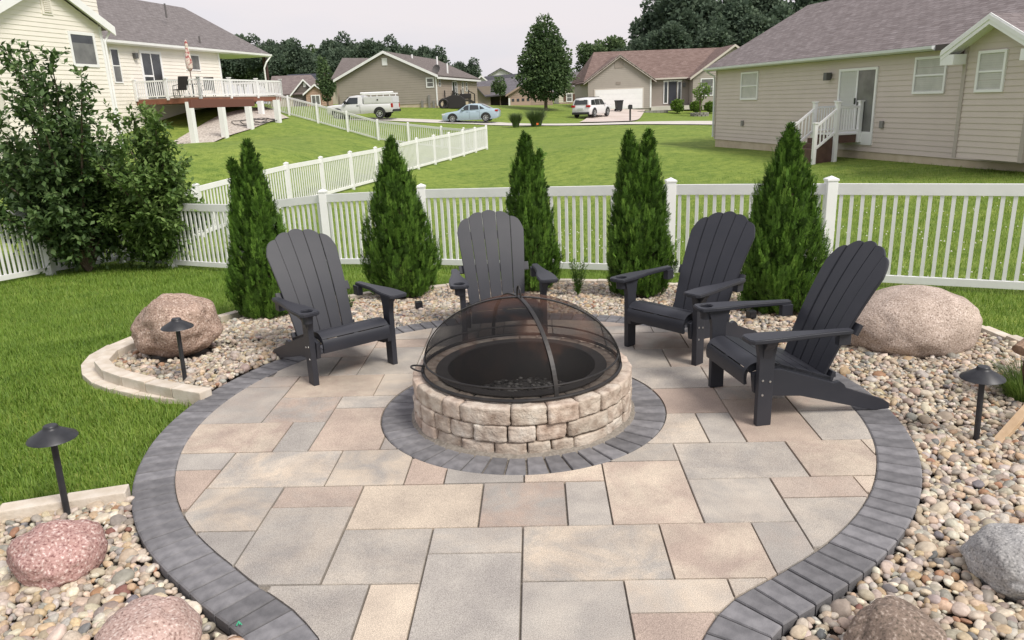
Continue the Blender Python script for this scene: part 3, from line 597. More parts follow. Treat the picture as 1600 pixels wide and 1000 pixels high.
# ------------------------------------------------------------------ stone edging, each block its own piece
edge_m = mat('edging_stone', (0.50, 0.43, 0.34), .85, col2=(0.62, 0.56, 0.48), scale=9, detail=6, bump=.4, bscale=60, dist=.01, rand=.08)
def resample(poly, step):
    P = np.array(poly, float); s = np.r_[0, np.cumsum(np.linalg.norm(np.diff(P, axis=0), axis=1))]; n = max(1, round(s[-1] / step)); t = np.linspace(0, s[-1], n + 1); return np.stack([np.interp(t, s, P[:, i]) for i in range(P.shape[1])], 1)
def smooth_line(poly, it=2):
    P = [np.array(p, float) for p in poly]
    for _ in range(it):
        Q = [P[0]]
        for a, b in zip(P[:-1], P[1:]): Q += [a * .75 + b * .25, a * .25 + b * .75]
        P = Q + [P[-1]]
    return P
def edging(root, line, step, w, hgt, ztop, name='edging_block'):
    P = resample(smooth_line(line), step); T_ = np.gradient(P, axis=0); T_ /= np.linalg.norm(T_, axis=1)[:, None]; N = np.stack([-T_[:, 1], T_[:, 0]], 1)
    for i in range(len(P) - 1):
        g_ = .004; a = P[i] + T_[i] * g_; b = P[i + 1] - T_[i + 1] * g_; c = (a + b) / 2; zt = ztop(c[0], c[1]) + random.uniform(-.004, .004)
        m_ = MB(); q = [a - N[i] * w / 2, b - N[i + 1] * w / 2, b + N[i + 1] * w / 2, a + N[i] * w / 2]
        m_.prism([tuple(v - c) for v in q], 'z', -hgt, 0); me = m_.mesh(name, edge_m, bevel=.007, seg=2)
        link(name, me, None, root, loc=(c[0], c[1], zt))
def shift(line, d):
    P = np.array(line, float); T_ = np.gradient(P, axis=0); T_ /= np.linalg.norm(T_, axis=1)[:, None]; return P + np.stack([-T_[:, 1], T_[:, 0]], 1) * d
ed1 = empty('stone_edging', (edge_up[4][0], edge_up[4][1], 0), label='curved two-step cream stone edging round the boulder bed', cat='edging')
up_line = [np.array(p) for p in edge_up]
def rel(o, pts): return [np.array(p[:2]) - np.array([o.location.x, o.location.y]) for p in pts]
zup = lambda a, b: 0.055 - .012 * max(0, b + ed1.location.y - 5.2)
edging(ed1, rel(ed1, up_line), .285, .105, .13, zup)
low = [np.array(PZ(px, py, -.03)[:2]) for px, py in ((312, 622), (265, 619), (205, 611), (160, 598), (141, 584), (137, 571), (146, 556), (172, 540), (212, 524))]
edging(ed1, rel(ed1, low), .27, .12, .14, lambda a, b: zup(a, b) - .078)
ed2 = empty('stone_edging', (near_edge[1][0], near_edge[1][1], 0), label='short straight cream stone edging between lawn and front pebble corner', cat='edging')
edging(ed2, rel(ed2, near_edge), .27, .10, .14, lambda a, b: .045)
ed3 = empty('stone_edging', (edge_back[5][0], edge_back[5][1], 0), label='low cream stone edging behind the evergreens along the fence lawn', cat='edging')
edging(ed3, rel(ed3, edge_back), .30, .09, .16, lambda a, b: float(zbed(a + ed3.location.x, b + ed3.location.y)) + .04)
# ------------------------------------------------------------------ fire pit
pit = empty('fire_pit', (PIT[0], PIT[1], 0), label='round tumbled stone fire pit ringed by dark bricks', cat='fire pit')
stone_m = mat('tumbled_stone', (0.40, 0.31, 0.24), .9, stops=[(.3, (.29, .225, .18)), (.45, (.43, .36, .30)), (.6, (.535, .47, .40)), (.75, (.62, .575, .51))], scale=14, detail=8, bump=.7, bscale=70, dist=.012, rand=.13)
def pit_block(a0, a1, ri, ro, z0, z1, seed):
    nu, nv, nw = max(6, int((a1 - a0) * ro / .022)), 6, 5; bm = bmesh.new(); bmesh.ops.create_cube(bm, size=2)
    bmesh.ops.subdivide_edges(bm, edges=bm.edges[:], cuts=9, use_grid_fill=True)
    hl = (a1 - a0) * ro / 2; hd = (ro - ri) / 2; hh = (z1 - z0) / 2; rad = .010; of = Vector((seed * 1.7, seed * .6, seed * 2.2)); rm = (ri + ro) / 2; am = (a0 + a1) / 2
    for v in bm.verts:
        p = Vector((v.co.x * hl, v.co.y * hd, v.co.z * hh)); q = Vector((max(-hl + rad, min(hl - rad, p.x)), max(-hd + rad, min(hd - rad, p.y)), max(-hh + rad, min(hh - rad, p.z))))
        d = p - q; d.x *= abs(v.co.x) ** 6; d.y *= abs(v.co.y) ** 6; d.z *= abs(v.co.z) ** 6
        if d.length > 1e-6: p = q + d.normalized() * min(d.length, rad)
        k = noise.fractal(p * 22 + of, .8, 2, 4) * .0075 + noise.noise(p * 6 + of) * .006; p += p.normalized() * k
        r = rm + p.y; a = am + p.x / ro; v.co = Vector((r * math.cos(a), r * math.sin(a), (z0 + z1) / 2 + p.z))
    me = bpy.data.meshes.new('stone_block'); bm.to_mesh(me); bm.free(); me.materials.append(stone_m); me.shade_smooth(); return me
nts = stone_m.node_tree; bss = nts.nodes['Principled BSDF']; srcs = bss.inputs['Base Color'].links[0].from_socket; ois = nts.nodes.new('ShaderNodeObjectInfo'); rps = nts.nodes.new('ShaderNodeValToRGB'); es = rps.color_ramp.elements; es[0].position = 0; es[0].color = (1.06, 1.06, 1.03, 1); es[1].position = 1; es[1].color = (.95, .97, .98, 1)
for p_, c in ((.3, (1.02, .96, .93)), (.5, (1.0, 1.0, .98)), (.75, (.98, .89, .85))): ke = es.new(p_); ke.color = c + (1,)
mxs = nts.nodes.new('ShaderNodeMix'); mxs.data_type = 'RGBA'; mxs.blend_type = 'MULTIPLY'; mxs.inputs[0].default_value = 1; nts.links.new(ois.outputs['Random'], rps.inputs[0]); nts.links.new(srcs, mxs.inputs[6]); nts.links.new(rps.outputs[0], mxs.inputs[7]); nts.links.new(mxs.outputs[2], bss.inputs['Base Color'])
r_ = random.Random(21); zc_ = [(-.02, .075), (.078, .178), (.18, .285)]
for ci_, (z0, z1) in enumerate(zc_):
    L_ = []
    while sum(L_) < 2 * math.pi - .12: L_.append(r_.choice([.20, .27, .36, .44, .30, .24]))
    L_ = [l * 2 * math.pi / sum(L_) for l in L_]; a = r_.uniform(0, 1)
    for j, l in enumerate(L_):
        me = pit_block(a + .005, a + l - .005, .51, .684 + r_.uniform(-.008, .008), z0 + r_.uniform(-.003, .003), z1 + r_.uniform(-.004, .002), ci_ * 40 + j); link('stone_block', me, None, pit); a += l
iron = mat('black_steel', (0.022, 0.021, 0.022), .5, metal=.3, col2=(.04, .036, .034), scale=12, bump=.15, bscale=90, dist=.003)
soot = mat('sooty_steel', (0.013, 0.012, 0.013), .8, col2=(.03, .02, .017), scale=6)
flange = mat('steel_flange', (0.06, 0.054, 0.05), .55, metal=.35, col2=(.085, .075, .07), scale=9)
MB().lathe([(.53, .286), (.53, .290), (.462, .290), (.455, .02)], 64).obj('steel_liner', soot, pit, smooth=True)
MB().lathe([(.535, .290), (.535, .2965), (.464, .2965), (.464, .290)], 64).obj('liner_flange', flange, pit, smooth=True)
mbm = MB(); mbm.lathe([(.0, .05), (.2, .045), (.33, .05), (.43, .03)], 40); mbm.obj('ash_floor', mat('ash', (.05, .047, .045), .95, col2=(.11, .105, .10), scale=40), pit)
ashv = []; av, af, ac = [], [], []; base = 0
for i in range(420):
    a = r_.uniform(0, 6.28); rr0 = .40 * math.sqrt(r_.random()); s = r_.uniform(.006, .02) ; off_ = np.array([rr0 * math.cos(a), rr0 * math.sin(a), .055]); av.append(IV1 * np.array([s * 1.2, s, s * .7]) + off_); af.append(IF1 + base); base += len(IV1); g_ = r_.choice([.03, .06, .12, .2, .28]); ac += [(g_, g_ * .97, g_ * .93, 1)] * len(IV1)
o = link('embers_gravel', npmesh('embers_gravel', np.concatenate(av), np.concatenate(af), PM_G, smooth=True, col=np.array(ac)), None, pit); tag(o, kind='stuff')
lg = MB(); lg.tube([(-.10, -.18, .09), (.02, -.20, .10), (.14, -.15, .085)], [.028, .034, .022], 8); lg.obj('charred_log', mat('char', (.06, .055, .05), .9, col2=(.26, .25, .24), scale=18, bump=.6), pit, smooth=True)
fil = MB(); fil.lathe([(.665, .022), (.69, .012), (.712, .0), (.72, -.01)], 64); fil.obj('sand_fillet', sand, pit, smooth=True)
# spark screen, lifts off the pit
SR, SZ, SHh = .615, .305, .435
scr = empty('spark_screen', (PIT[0], PIT[1], SZ - .01), label='domed rusty black mesh spark screen resting on the fire pit', cat='spark screen')
wire = bpy.data.materials.new('spark_mesh'); wire.use_nodes = True; ntw = wire.node_tree; bw = ntw.nodes['Principled BSDF']; bw.inputs['Roughness'].default_value = .65; bw.inputs['Metallic'].default_value = 0; bw.inputs['Specular IOR Level'].default_value = .2
tcw = ntw.nodes.new('ShaderNodeTexCoord'); nw_ = ntw.nodes.new('ShaderNodeTexNoise'); nw_.inputs['Scale'].default_value = 2.2; nw_.inputs['Detail'].default_value = 5; ntw.links.new(tcw.outputs['Object'], nw_.inputs['Vector'])
sx = ntw.nodes.new('ShaderNodeSeparateXYZ'); ntw.links.new(tcw.outputs['Object'], sx.inputs[0])
ad = ntw.nodes.new('ShaderNodeMath'); ad.operation = 'MULTIPLY_ADD'; ntw.links.new(sx.outputs['Z'], ad.inputs[0]); ad.inputs[1].default_value = 1.0; ntw.links.new(nw_.outputs['Fac'], ad.inputs[2])
rw = ntw.nodes.new('ShaderNodeValToRGB'); ew = rw.color_ramp.elements; ew[0].position = .80; ew[0].color = (.011, .010, .010, 1); ew[1].position = 1.06; ew[1].color = (.11, .05, .03, 1); ntw.links.new(ad.outputs[0], rw.inputs[0]); ntw.links.new(rw.outputs[0], bw.inputs['Base Color'])
trn = ntw.nodes.new('ShaderNodeBsdfTransparent'); mxw = ntw.nodes.new('ShaderNodeMixShader'); mxw.inputs[0].default_value = .56
ntw.links.new(trn.outputs[0], mxw.inputs[1]); ntw.links.new(bw.outputs[0], mxw.inputs[2]); ntw.links.new(mxw.outputs[0], ntw.nodes['Material Output'].inputs['Surface'])
prof = [(SR * math.cos(t), SHh * math.sin(t)) for t in np.linspace(0, math.pi / 2 - .001, 22)]
MB().lathe(prof, 72).obj('mesh_dome', wire, scr, smooth=True)
def torus(R, r, z, n=72, m=8): return MB().lathe([(R + r * math.cos(t), z + r * math.sin(t)) for t in np.linspace(0, 2 * math.pi, m + 1)], n)
torus(SR + .004, .011, .006).obj('rim_ring', iron, scr, smooth=True)
torus(SR * .985, .006, .075).obj('hoop', iron, scr, smooth=True)
def rib(az, w=.026, t0=0.0, t1=math.pi / 2, name='rib'):
    m_ = MB(); ca, sa = math.cos(az), math.sin(az); nrm = (-sa, ca); N = 26; b = 0
    for i in range(N + 1):
        t = t0 + (t1 - t0) * i / N
        for rr0 in (1.004, 1.018):
            r = SR * rr0 * math.cos(t); zz = SHh * rr0 * math.sin(t)
            for sgn in (-1, 1): m_.v.append((r * ca + nrm[0] * w / 2 * sgn, r * sa + nrm[1] * w / 2 * sgn, zz))
    for i in range(N):
        k = i * 4; m_.f += [(k, k + 4, k + 5, k + 1), (k + 2, k + 3, k + 7, k + 6), (k, k + 2, k + 6, k + 4), (k + 1, k + 5, k + 7, k + 3)]
    m_.f += [(0, 1, 3, 2), (N * 4, N * 4 + 2, N * 4 + 3, N * 4 + 1)]; return m_.obj(name, iron, scr)
azf = math.atan2(-.60, .185)
for az in (azf, azf + math.pi): rib(az, .024)
for az in (math.pi - .12, -.12): rib(az, .018)
m_ = MB(); m_.tube([(.035 * math.cos(t), 0.0, SHh + .005 + .07 * math.sin(t)) for t in np.linspace(0, math.pi, 12)], .006, 8); hnd = m_.obj('top_handle', iron, scr, smooth=True); hnd.rotation_euler = (0, 0, azf)
m_ = MB(); a_ = math.radians(187); m_.tube([(SR * math.cos(a_ + .0) - .075 * math.sin(t) , SR * math.sin(a_) + .05 * math.cos(t), .02 + .02 * math.sin(t)) for t in np.linspace(0, math.pi, 12)], .006, 8); m_.obj('side_handle', iron, scr, smooth=True)
# ------------------------------------------------------------------ chairs
plast = mat('charcoal_plastic', (0.027, 0.029, 0.037), .45, spec=.36, col2=(.034, .035, .043), scale=5, bump=.12, bscale=140, dist=.002)
bolt_m = mat('bolt_steel', (.55, .55, .55), .35, metal=1)
def back_pos(t):
    # curve of the back: distance along it -> (y, z), gently bent backwards
    n = 30; yy, zz = .425, .20; ds = t / n
    for i in range(n): a = math.radians(19 + 15 * ((i + .5) * ds / .8)); yy += ds * math.sin(a); zz += ds * math.cos(a)
    a = math.radians(19 + 15 * (t / .8)); return yy, zz, a
def make_chair(loc, rz, label):
    root = empty('adirondack_chair', (loc[0], loc[1], 0), rz, label, 'chair', 'charcoal chairs round the fire pit')
    # back slats: five boards fanned out under one rounded top line
    for i in range(-2, 3):
        nu, nt_ = 10, 16; G = {}; Vv = []; F_ = []
        for sd_ in (0, 1):
            for a in range(nu + 1):
                fu = a / nu * 2 - 1; xt = i * .1195 + fu * .0583; top = .872 - 1.55 * xt * xt + .017 * (1 - fu ** 2) - .045 * (max(0, abs(xt) - .24) / .058) ** 2
                for k in range(nt_ + 1):
                    t = top * k / nt_; yy, zz, an = back_pos(t); q = min(t / .8, 1.08); xc = i * (.0925 + .027 * q); w = .0443 + .0140 * q; dish = .0021 * i * i
                    G[sd_, a, k] = len(Vv); th = sd_ * .02; Vv.append((xc + fu * w, yy - dish + th * math.cos(an), zz - th * math.sin(an) * .6))
        for a in range(nu):
            for k in range(nt_): F_ += [(G[0, a, k], G[0, a + 1, k], G[0, a + 1, k + 1], G[0, a, k + 1]), (G[1, a, k], G[1, a, k + 1], G[1, a + 1, k + 1], G[1, a + 1, k])]
            F_ += [(G[0, a, nt_], G[0, a + 1, nt_], G[1, a + 1, nt_], G[1, a, nt_]), (G[0, a, 0], G[1, a, 0], G[1, a + 1, 0], G[0, a + 1, 0])]
        for k in range(nt_): F_ += [(G[0, 0, k], G[0, 0, k + 1], G[1, 0, k + 1], G[1, 0, k]), (G[0, nu, k], G[1, nu, k], G[1, nu, k + 1], G[0, nu, k + 1])]
        me = mesh('back_slat', Vv, F_, None); bm = bmesh.new(); bm.from_mesh(me); bmesh.ops.recalc_face_normals(bm, faces=bm.faces)
        ed = [e for e in bm.edges if len(e.link_faces) == 2 and e.calc_face_angle(0) > 1.0]; bmesh.ops.bevel(bm, geom=ed, offset=.003, segments=2, affect='EDGES'); bm.to_mesh(me); bm.free(); me.materials.append(plast); me.shade_smooth(); me.set_sharp_from_angle(angle=.7)
        link('back_slat', me, None, root)
    # seat: curved front lip and slats with narrow slots
    prof = [(-.098, .235), (-.104, .275), (-.100, .315), (-.083, .347), (-.05, .368), (-.01, .375), (.04, .370), (.10, .355), (.2, .322), (.3, .288), (.40, .253), (.47, .228)]
    P = np.array(prof); s = np.r_[0, np.cumsum(np.linalg.norm(np.diff(P, axis=0), axis=1))]
    def pr(t): return np.array([np.interp(t, s, P[:, 0]), np.interp(t, s, P[:, 1])])
    cuts = [0, .105, .225, .335, .445, .555, s[-1]]
    for a, b in zip(cuts[:-1], cuts[1:]):
        m_ = MB(); ts = np.linspace(a + .0035, b - .0035, 7); top = [pr(t) for t in ts]; bot = []
        for t in ts[::-1]:
            d = pr(t + .004) - pr(t - .004); d /= np.linalg.norm(d); bot.append(pr(t) + np.array([d[1], -d[0]]) * .018)
        m_.prism([tuple(v) for v in top] + [tuple(v) for v in bot], 'x', -.262, .262); m_.obj('seat_slat', plast, root, smooth=True)
    br = MB()
    for xx in (-.245, 0, .245):
        ts = np.linspace(.01, s[-1] - .01, 22); poly = [tuple(pr(t) + np.array([0, -.004])) for t in ts] + [tuple(pr(t) + np.array([.0, -.05]) if t > .12 else pr(t) + np.array([.02, -.004])) for t in ts[::-1]]
        br.prism(poly, 'x', xx - .017, xx + .017)
    br.obj('seat_rib', plast, root)
    # side rails that run back to the ground
    rail = [(-.065, .315), (.02, .335), (.12, .325), (.30, .262), (.46, .205), (.50, .212), (.53, .19), (.545, .165), (.80, .065), (.845, .035), (.85, .0), (.74, .0), (.70, .012), (.25, .145), (.02, .17), (-.05, .195)]
    for sx_ in (-1, 1):
        m_ = MB(); m_.prism(rail, 'x', sx_ * .268, sx_ * .297); m_.obj('side_rail', plast, root, bevel=.004)
        m_ = MB(); m_.prism([(-.045, 0), (.045, 0), (.048, .42), (.062, .50), (.075, .53), (-.075, .53), (-.058, .48), (-.047, .42)], 'x', sx_ * .299, sx_ * .340); leg = m_.obj('front_leg', plast, root, bevel=.005)
        for (yy, zz) in ((-.022, .285), (.024, .275), (-.02, .195)):
            b_ = MB(); b_.lathe([(0, .004), (.0065, .003), (.0075, 0)], 10); b_.obj('bolt', bolt_m, leg, loc=(sx_ * .3405, yy, zz), rot=(0, sx_ * math.pi / 2, 0))
        # bracket under the arm
        m_ = MB(); m_.prism([(sx_ * .300, .532), (sx_ * .388, .532), (sx_ * .383, .512), (sx_ * .352, .475), (sx_ * .341, .42), (sx_ * .300, .42)], 'y', -.028, .030); m_.obj('arm_bracket', plast, root, bevel=.004)
        # arm, wide in front and narrow behind
        out_ = [(.275, -.125), (.300, -.145), (.395, -.145), (.418, -.122), (.420, .0), (.412, .10), (.395, .21), (.380, .33), (.372, .48), (.365, .515), (.320, .515), (.312, .48), (.311, .30), (.302, .19), (.283, .10), (.272, .0)]
        out_ = [(sx_ * a, b) for a, b in out_]
        bm = bmesh.new(); vv = [bm.verts.new((a, b, 0)) for a, b in out_]; ee = [bm.edges.new((vv[i], vv[(i + 1) % len(vv)])) for i in range(len(vv))]
        if sx_ < 0:
            hv = [bm.verts.new((-.346 + .040 * math.cos(t), -.075 + .040 * math.sin(t), 0)) for t in np.linspace(0, 2 * math.pi, 25)[:-1]]; ee += [bm.edges.new((hv[i], hv[(i + 1) % 24])) for i in range(24)]
        bmesh.ops.triangle_fill(bm, use_beauty=True, use_dissolve=False, edges=ee)
        r0_ = bmesh.ops.extrude_face_region(bm, geom=bm.faces[:]); bmesh.ops.translate(bm, verts=[g for g in r0_['geom'] if isinstance(g, bmesh.types.BMVert)], vec=(0, 0, .027)); bmesh.ops.recalc_face_normals(bm, faces=bm.faces)
        ed = [e for e in bm.edges if len(e.link_faces) == 2 and e.calc_face_angle(0) > 1.2]; bmesh.ops.bevel(bm, geom=ed, offset=.0055, segments=3, affect='EDGES')
        for v in bm.verts: v.co.z += .004 * math.cos(v.co.y * 6)
        me = bpy.data.meshes.new('armrest'); bm.to_mesh(me); bm.free(); me.materials.append(plast); me.shade_smooth(); me.set_sharp_from_angle(angle=.7)
        arm = link('armrest', me, None, root, loc=(0, 0, .530))
        if sx_ < 0: MB().lathe([(.0395, .018), (.036, -.055), (0, -.055)], 24, (-.346, -.075)).obj('cup_holder', plast, arm, smooth=True)
        yb, zb, ab = back_pos(.36); m_ = MB(); m_.box(sx_ * .300, sx_ * .345, .44, .515, .455, .531); m_.obj('arm_support', plast, root, bevel=.004)
    for t, w in ((.36, .30), (.66, .235), (.04, .262)):
        yy, zz, a = back_pos(t); m_ = MB(); m_.box(-w, w, .012, .036, -.035, .035); o = m_.obj('back_brace', plast, root, bevel=.004); o.location = (0, yy + .01, zz); o.rotation_euler = (-a, 0, 0)
    return root
def chair_at(la, lb, label, dx=0, dy=0):
    a = np.array(la); b = np.array(lb); c = (a + b) / 2; v = b - a; f_ = np.array([v[1], -v[0]]); f_ /= np.linalg.norm(f_)
    if f_ @ (PIT - c) < 0: f_ = -f_
    rz = math.atan2(f_[1], f_[0]) + math.pi / 2; return make_chair((c[0] + dx, c[1] + dy), rz, label)
pz = lambda *p: PZ(*p)[:2]
chair_at(pz(491, 600), pz(614, 567), 'charcoal chair between two evergreens, rear foot on the border beside the raised bed')
ca = PZ(724, 447, .555)[:2]; cb = PZ(853, 438, .555)[:2]
v = cb - ca; v /= np.linalg.norm(v); c0 = (ca + cb) / 2; nrm = np.array([-v[1], v[0]]); nrm = nrm if nrm[1] > 0 else -nrm
mid = c0 + nrm * .135; make_chair((mid[0], mid[1]), math.atan2(-nrm[1], -nrm[0]) + math.pi / 2, 'charcoal chair straight behind the fire pit, its seat hidden by the spark screen')
chair_at(pz(1087, 568), pz(986, 540), 'charcoal chair between two evergreens, partly hidden by the neighbouring chair armrest')
chair_at(pz(1188, 661), pz(1120, 605), 'charcoal chair seen side on in front of the largest tan boulder')
# ------------------------------------------------------------------ path lights and small spot lights
lamp_m = mat('lamp_black', (.022, .023, .027), .45, metal=.2, col2=(.034, .035, .04), scale=20, bump=.1, bscale=200, dist=.002)
def path_light(px, py, top, z0, label):
    b = PZ(px, py, z0); d = ray(*top); t = np.linalg.norm(b[:2]) / np.linalg.norm(d[:2]); tp = np.array([d[0] * t, d[1] * t, CH + d[2] * t])
    root = empty('path_light', tuple(b), 0, label, 'path light', 'black mushroom path lights'); ax = Vector(tp - b); hgt = ax.length; root.rotation_euler = Vector((0, 0, 1)).rotation_difference(ax).to_euler()
    MB().tube([(0, 0, -.08), (0, 0, hgt - .05)], .0155, 12).obj('stem', lamp_m, root, smooth=True)
    MB().lathe([(.0, hgt - .012), (.034, hgt - .012), (.037, hgt - .018), (.043, hgt - .022), (.108, hgt - .062), (.112, hgt - .069), (.106, hgt - .068), (.04, hgt - .032), (.015, hgt - .03)], 36).obj('hat', lamp_m, root, smooth=True)
    MB().lathe([(0, hgt), (.028, hgt - .001), (.033, hgt - .006), (.034, hgt - .014)], 28).obj('cap', lamp_m, root, smooth=True)
    MB().lathe([(.017, hgt - .09), (.026, hgt - .075), (.028, hgt - .045), (.017, hgt - .035)], 20).obj('collar', lamp_m, root, smooth=True)
path_light(106, 806, (78, 664), -.02, 'leaning black path light in front of the short straight edging')
path_light(289, 591, (275, 497), .03, 'black path light in front of the brown boulder')
path_light(1525, 690, (1537, 572), -.05, 'black path light between the grass tuft and the open pebbles')
for px, py, lb in ((655, 486, 'small black spotlight cube in the pebbles between chair and spark screen'), (1173, 504, 'small black spotlight cube between the two neighbouring chairs')):
    b = PZ(px, py, -.10); b[2] = float(zbed(b[0], b[1])); root = empty('spotlight', tuple(b), random.uniform(-.4, .4), lb, 'spotlight')
    m_ = MB(); m_.box(-.036, .036, -.03, .03, .025, .092); m_.obj('housing', lamp_m, root, bevel=.005); MB().tube([(0, 0, -.04), (0, 0, .03)], .01, 8).obj('stake', lamp_m, root)
    m_ = MB(); m_.box(-.030, .030, -.034, -.029, .032, .085); m_.obj('lens', mat('lens', (.02, .02, .025), .1), root)
b = PZ(375, 980, 0.0); m_ = MB(); m_.tube([(-.02, 0, 0), (-.008, .012, .018), (.006, .004, .006), (.018, -.01, .016)], [.006, .008, .007, .004], 6); o = m_.obj('green_tie', mat('green_plastic', (.05, .36, .20), .4), None, smooth=True); o.location = (b[0], b[1], .008); o.scale = (.6, .6, .6); tag(o, 'scrap of green plastic tie on the border beside the rose boulder', 'plastic scrap')
# ------------------------------------------------------------------ foliage helpers
def leaf_quads(P, D, N, L, W, fold=0.0, kink=None):
    # leaves as two-triangle rhombs: base P, direction D, side vector N x D
    n = len(P); S = np.cross(D, N); S /= np.maximum(np.linalg.norm(S, axis=1), 1e-6)[:, None]
    L = np.broadcast_to(L, n)[:, None]; W = np.broadcast_to(W, n)[:, None]
    a = P; b = P + D * L * .45 + S * W * .5 + N * fold * W; c = P + D * L; d = P + D * L * .45 - S * W * .5 + N * fold * W
    V = np.stack([a, b, c, d], 1).reshape(-1, 3); k = (np.arange(n) * 4)[:, None]
    T = np.concatenate([k + np.array([[0, 1, 2]]), k + np.array([[0, 2, 3]])], 1).reshape(-1, 3); return V, T
def unit(v): return v / np.maximum(np.linalg.norm(v, axis=-1, keepdims=True), 1e-9)
# ------------------------------------------------------------------ evergreens (arborvitae)
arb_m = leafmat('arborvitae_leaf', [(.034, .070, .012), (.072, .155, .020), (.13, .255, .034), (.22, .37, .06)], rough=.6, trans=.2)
bark = mat('bark', (.10, .07, .05), .95, col2=(.17, .13, .10), scale=14, bump=.8, bscale=50)
twig_m = mat('inner_twigs', (.035, .026, .014), .95, col2=(.055, .045, .02), scale=22)
def arborvitae(loc, Hh, R, seed, tips, label):
    rg = np.random.default_rng(seed); root = empty('arborvitae', loc, rg.uniform(0, 6.28) * 0, label, 'evergreen', 'columnar evergreens in the pebble bed')
    # tips: list of (dx, height fraction, radius fraction): each a leader with its own cone
    Ps, Ds, Ns, Ls, Ws, Ts = [], [], [], [], [], []
    for ti, (dx, dy, hf, rf, share) in enumerate(tips):
        n = int(3600 * share); t = rg.beta(1.0, 1.35, n) * .985 + .01
        hh = Hh * hf
        def prof(t): return np.where(t < .16, .80 + .20 * (t / .16) ** .7, (1 - ((t - .16) / .84) ** 1.62) ** .92)
        ang = rg.uniform(0, 2 * math.pi, n)
        lump = 1 + .13 * np.sin(3 * ang + 5 * t + seed) * np.sin(9 * t + seed * 2) + .10 * np.sin(7 * ang - 11 * t + seed) + .06 * np.sin(13 * ang + 23 * t)
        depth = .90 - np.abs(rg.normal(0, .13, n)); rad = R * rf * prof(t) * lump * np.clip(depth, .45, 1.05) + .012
        bend = t ** 1.5; cx = dx * bend; cy = dy * bend
        base = np.stack([cx + rad * np.cos(ang), cy + rad * np.sin(ang), hh * t], 1)
        outw = np.stack([np.cos(ang), np.sin(ang), np.zeros(n)], 1)
        # each spray: a flat fan of 7 little fronds
        upd = unit(outw * rg.uniform(.15, .75, n)[:, None] + np.array([0, 0, 1.0]) * rg.uniform(.8, 1.5, n)[:, None] + rg.normal(0, .22, (n, 3)))
        tang = unit(np.cross(np.array([0, 0, 1.0]), outw) + rg.normal(0, .5, (n, 3))); fn = unit(np.cross(upd, tang)); side = unit(np.cross(fn, upd))
        sL = rg.uniform(.048, .095, n) * (1.0 + .25 * (t > .9))
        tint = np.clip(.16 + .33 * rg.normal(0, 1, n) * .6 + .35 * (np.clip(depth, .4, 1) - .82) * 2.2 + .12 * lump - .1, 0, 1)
        for j, (along, sd, ln) in enumerate(((0, 0, 1.0), (.12, .8, .55), (.12, -.8, .55), (.38, .7, .48), (.38, -.7, .48), (.62, .6, .36), (.62, -.6, .36))):
            Ps.append(base + upd * (sL * along)[:, None] - outw * .03); Ds.append(unit(upd + side * sd + fn * rg.normal(0, .12, n)[:, None])); Ns.append(fn); Ls.append(sL * ln); Ws.append(sL * (.15 if j == 0 else .13)); Ts.append(tint + rg.normal(0, .05, n))
        # feathery plumes over that inner filling: each a flat, upright frond with leaflets on both sides
        npl = int(980 * share); tp_ = rg.beta(1.0, 1.25, npl) * .93 + .015; ap = rg.uniform(0, 2 * math.pi, npl)
        lp = 1 + .13 * np.sin(3 * ap + 5 * tp_ + seed) * np.sin(9 * tp_ + seed * 2) + .10 * np.sin(7 * ap - 11 * tp_ + seed)
        rp_ = R * rf * prof(tp_) * lp * rg.uniform(.90, 1.0, npl); bp_ = tp_ ** 1.5; ow = np.stack([np.cos(ap), np.sin(ap), np.zeros(npl)], 1)
        pb = np.stack([dx * bp_ + rp_ * np.cos(ap), dy * bp_ + rp_ * np.sin(ap), hh * tp_], 1) - ow * .05
        pa_ = unit(ow * rg.uniform(.05, .38, npl)[:, None] + np.array([0, 0, 1.0]) + rg.normal(0, .12, (npl, 3))); pt_ = unit(np.cross(pa_, ow) * rg.uniform(.4, 1, npl)[:, None] + ow * rg.normal(0, .7, npl)[:, None]); pn_ = unit(np.cross(pa_, pt_)); ps_ = unit(np.cross(pn_, pa_))
        pl_ = rg.uniform(.09, .165, npl); pt0 = np.clip(.52 + rg.normal(0, .17, npl) + .25 * (lp - 1), .1, .95)
        for m0 in range(22):
            f_ = (m0 // 2 + .5) / 11; sg = -1 if m0 % 2 else 1
            Ps.append(pb + pa_ * (pl_ * f_)[:, None]); Ds.append(unit(pa_ * (.75 + .5 * f_) + ps_ * sg * (1.0 - .45 * f_) + pn_ * rg.normal(0, .22, npl)[:, None])); Ns.append(pn_); ll = pl_ * (.34 - .20 * f_) * rg.uniform(.8, 1.2, npl); Ls.append(ll); Ws.append(ll * .24); Ts.append(pt0 + .18 * (f_ - .4) + rg.normal(0, .05, npl))
    V, T = leaf_quads(np.concatenate(Ps), np.concatenate(Ds), np.concatenate(Ns), np.concatenate(Ls), np.concatenate(Ws))
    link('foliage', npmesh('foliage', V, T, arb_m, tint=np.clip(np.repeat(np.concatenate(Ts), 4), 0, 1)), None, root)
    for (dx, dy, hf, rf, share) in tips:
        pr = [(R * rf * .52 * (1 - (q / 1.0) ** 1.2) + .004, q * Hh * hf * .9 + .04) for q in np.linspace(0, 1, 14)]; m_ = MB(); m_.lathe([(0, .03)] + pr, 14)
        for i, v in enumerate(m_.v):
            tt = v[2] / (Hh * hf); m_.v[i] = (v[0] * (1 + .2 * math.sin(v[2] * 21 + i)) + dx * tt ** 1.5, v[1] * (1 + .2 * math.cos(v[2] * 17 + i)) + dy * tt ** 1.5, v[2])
        m_.obj('inner_twigs', twig_m, root)
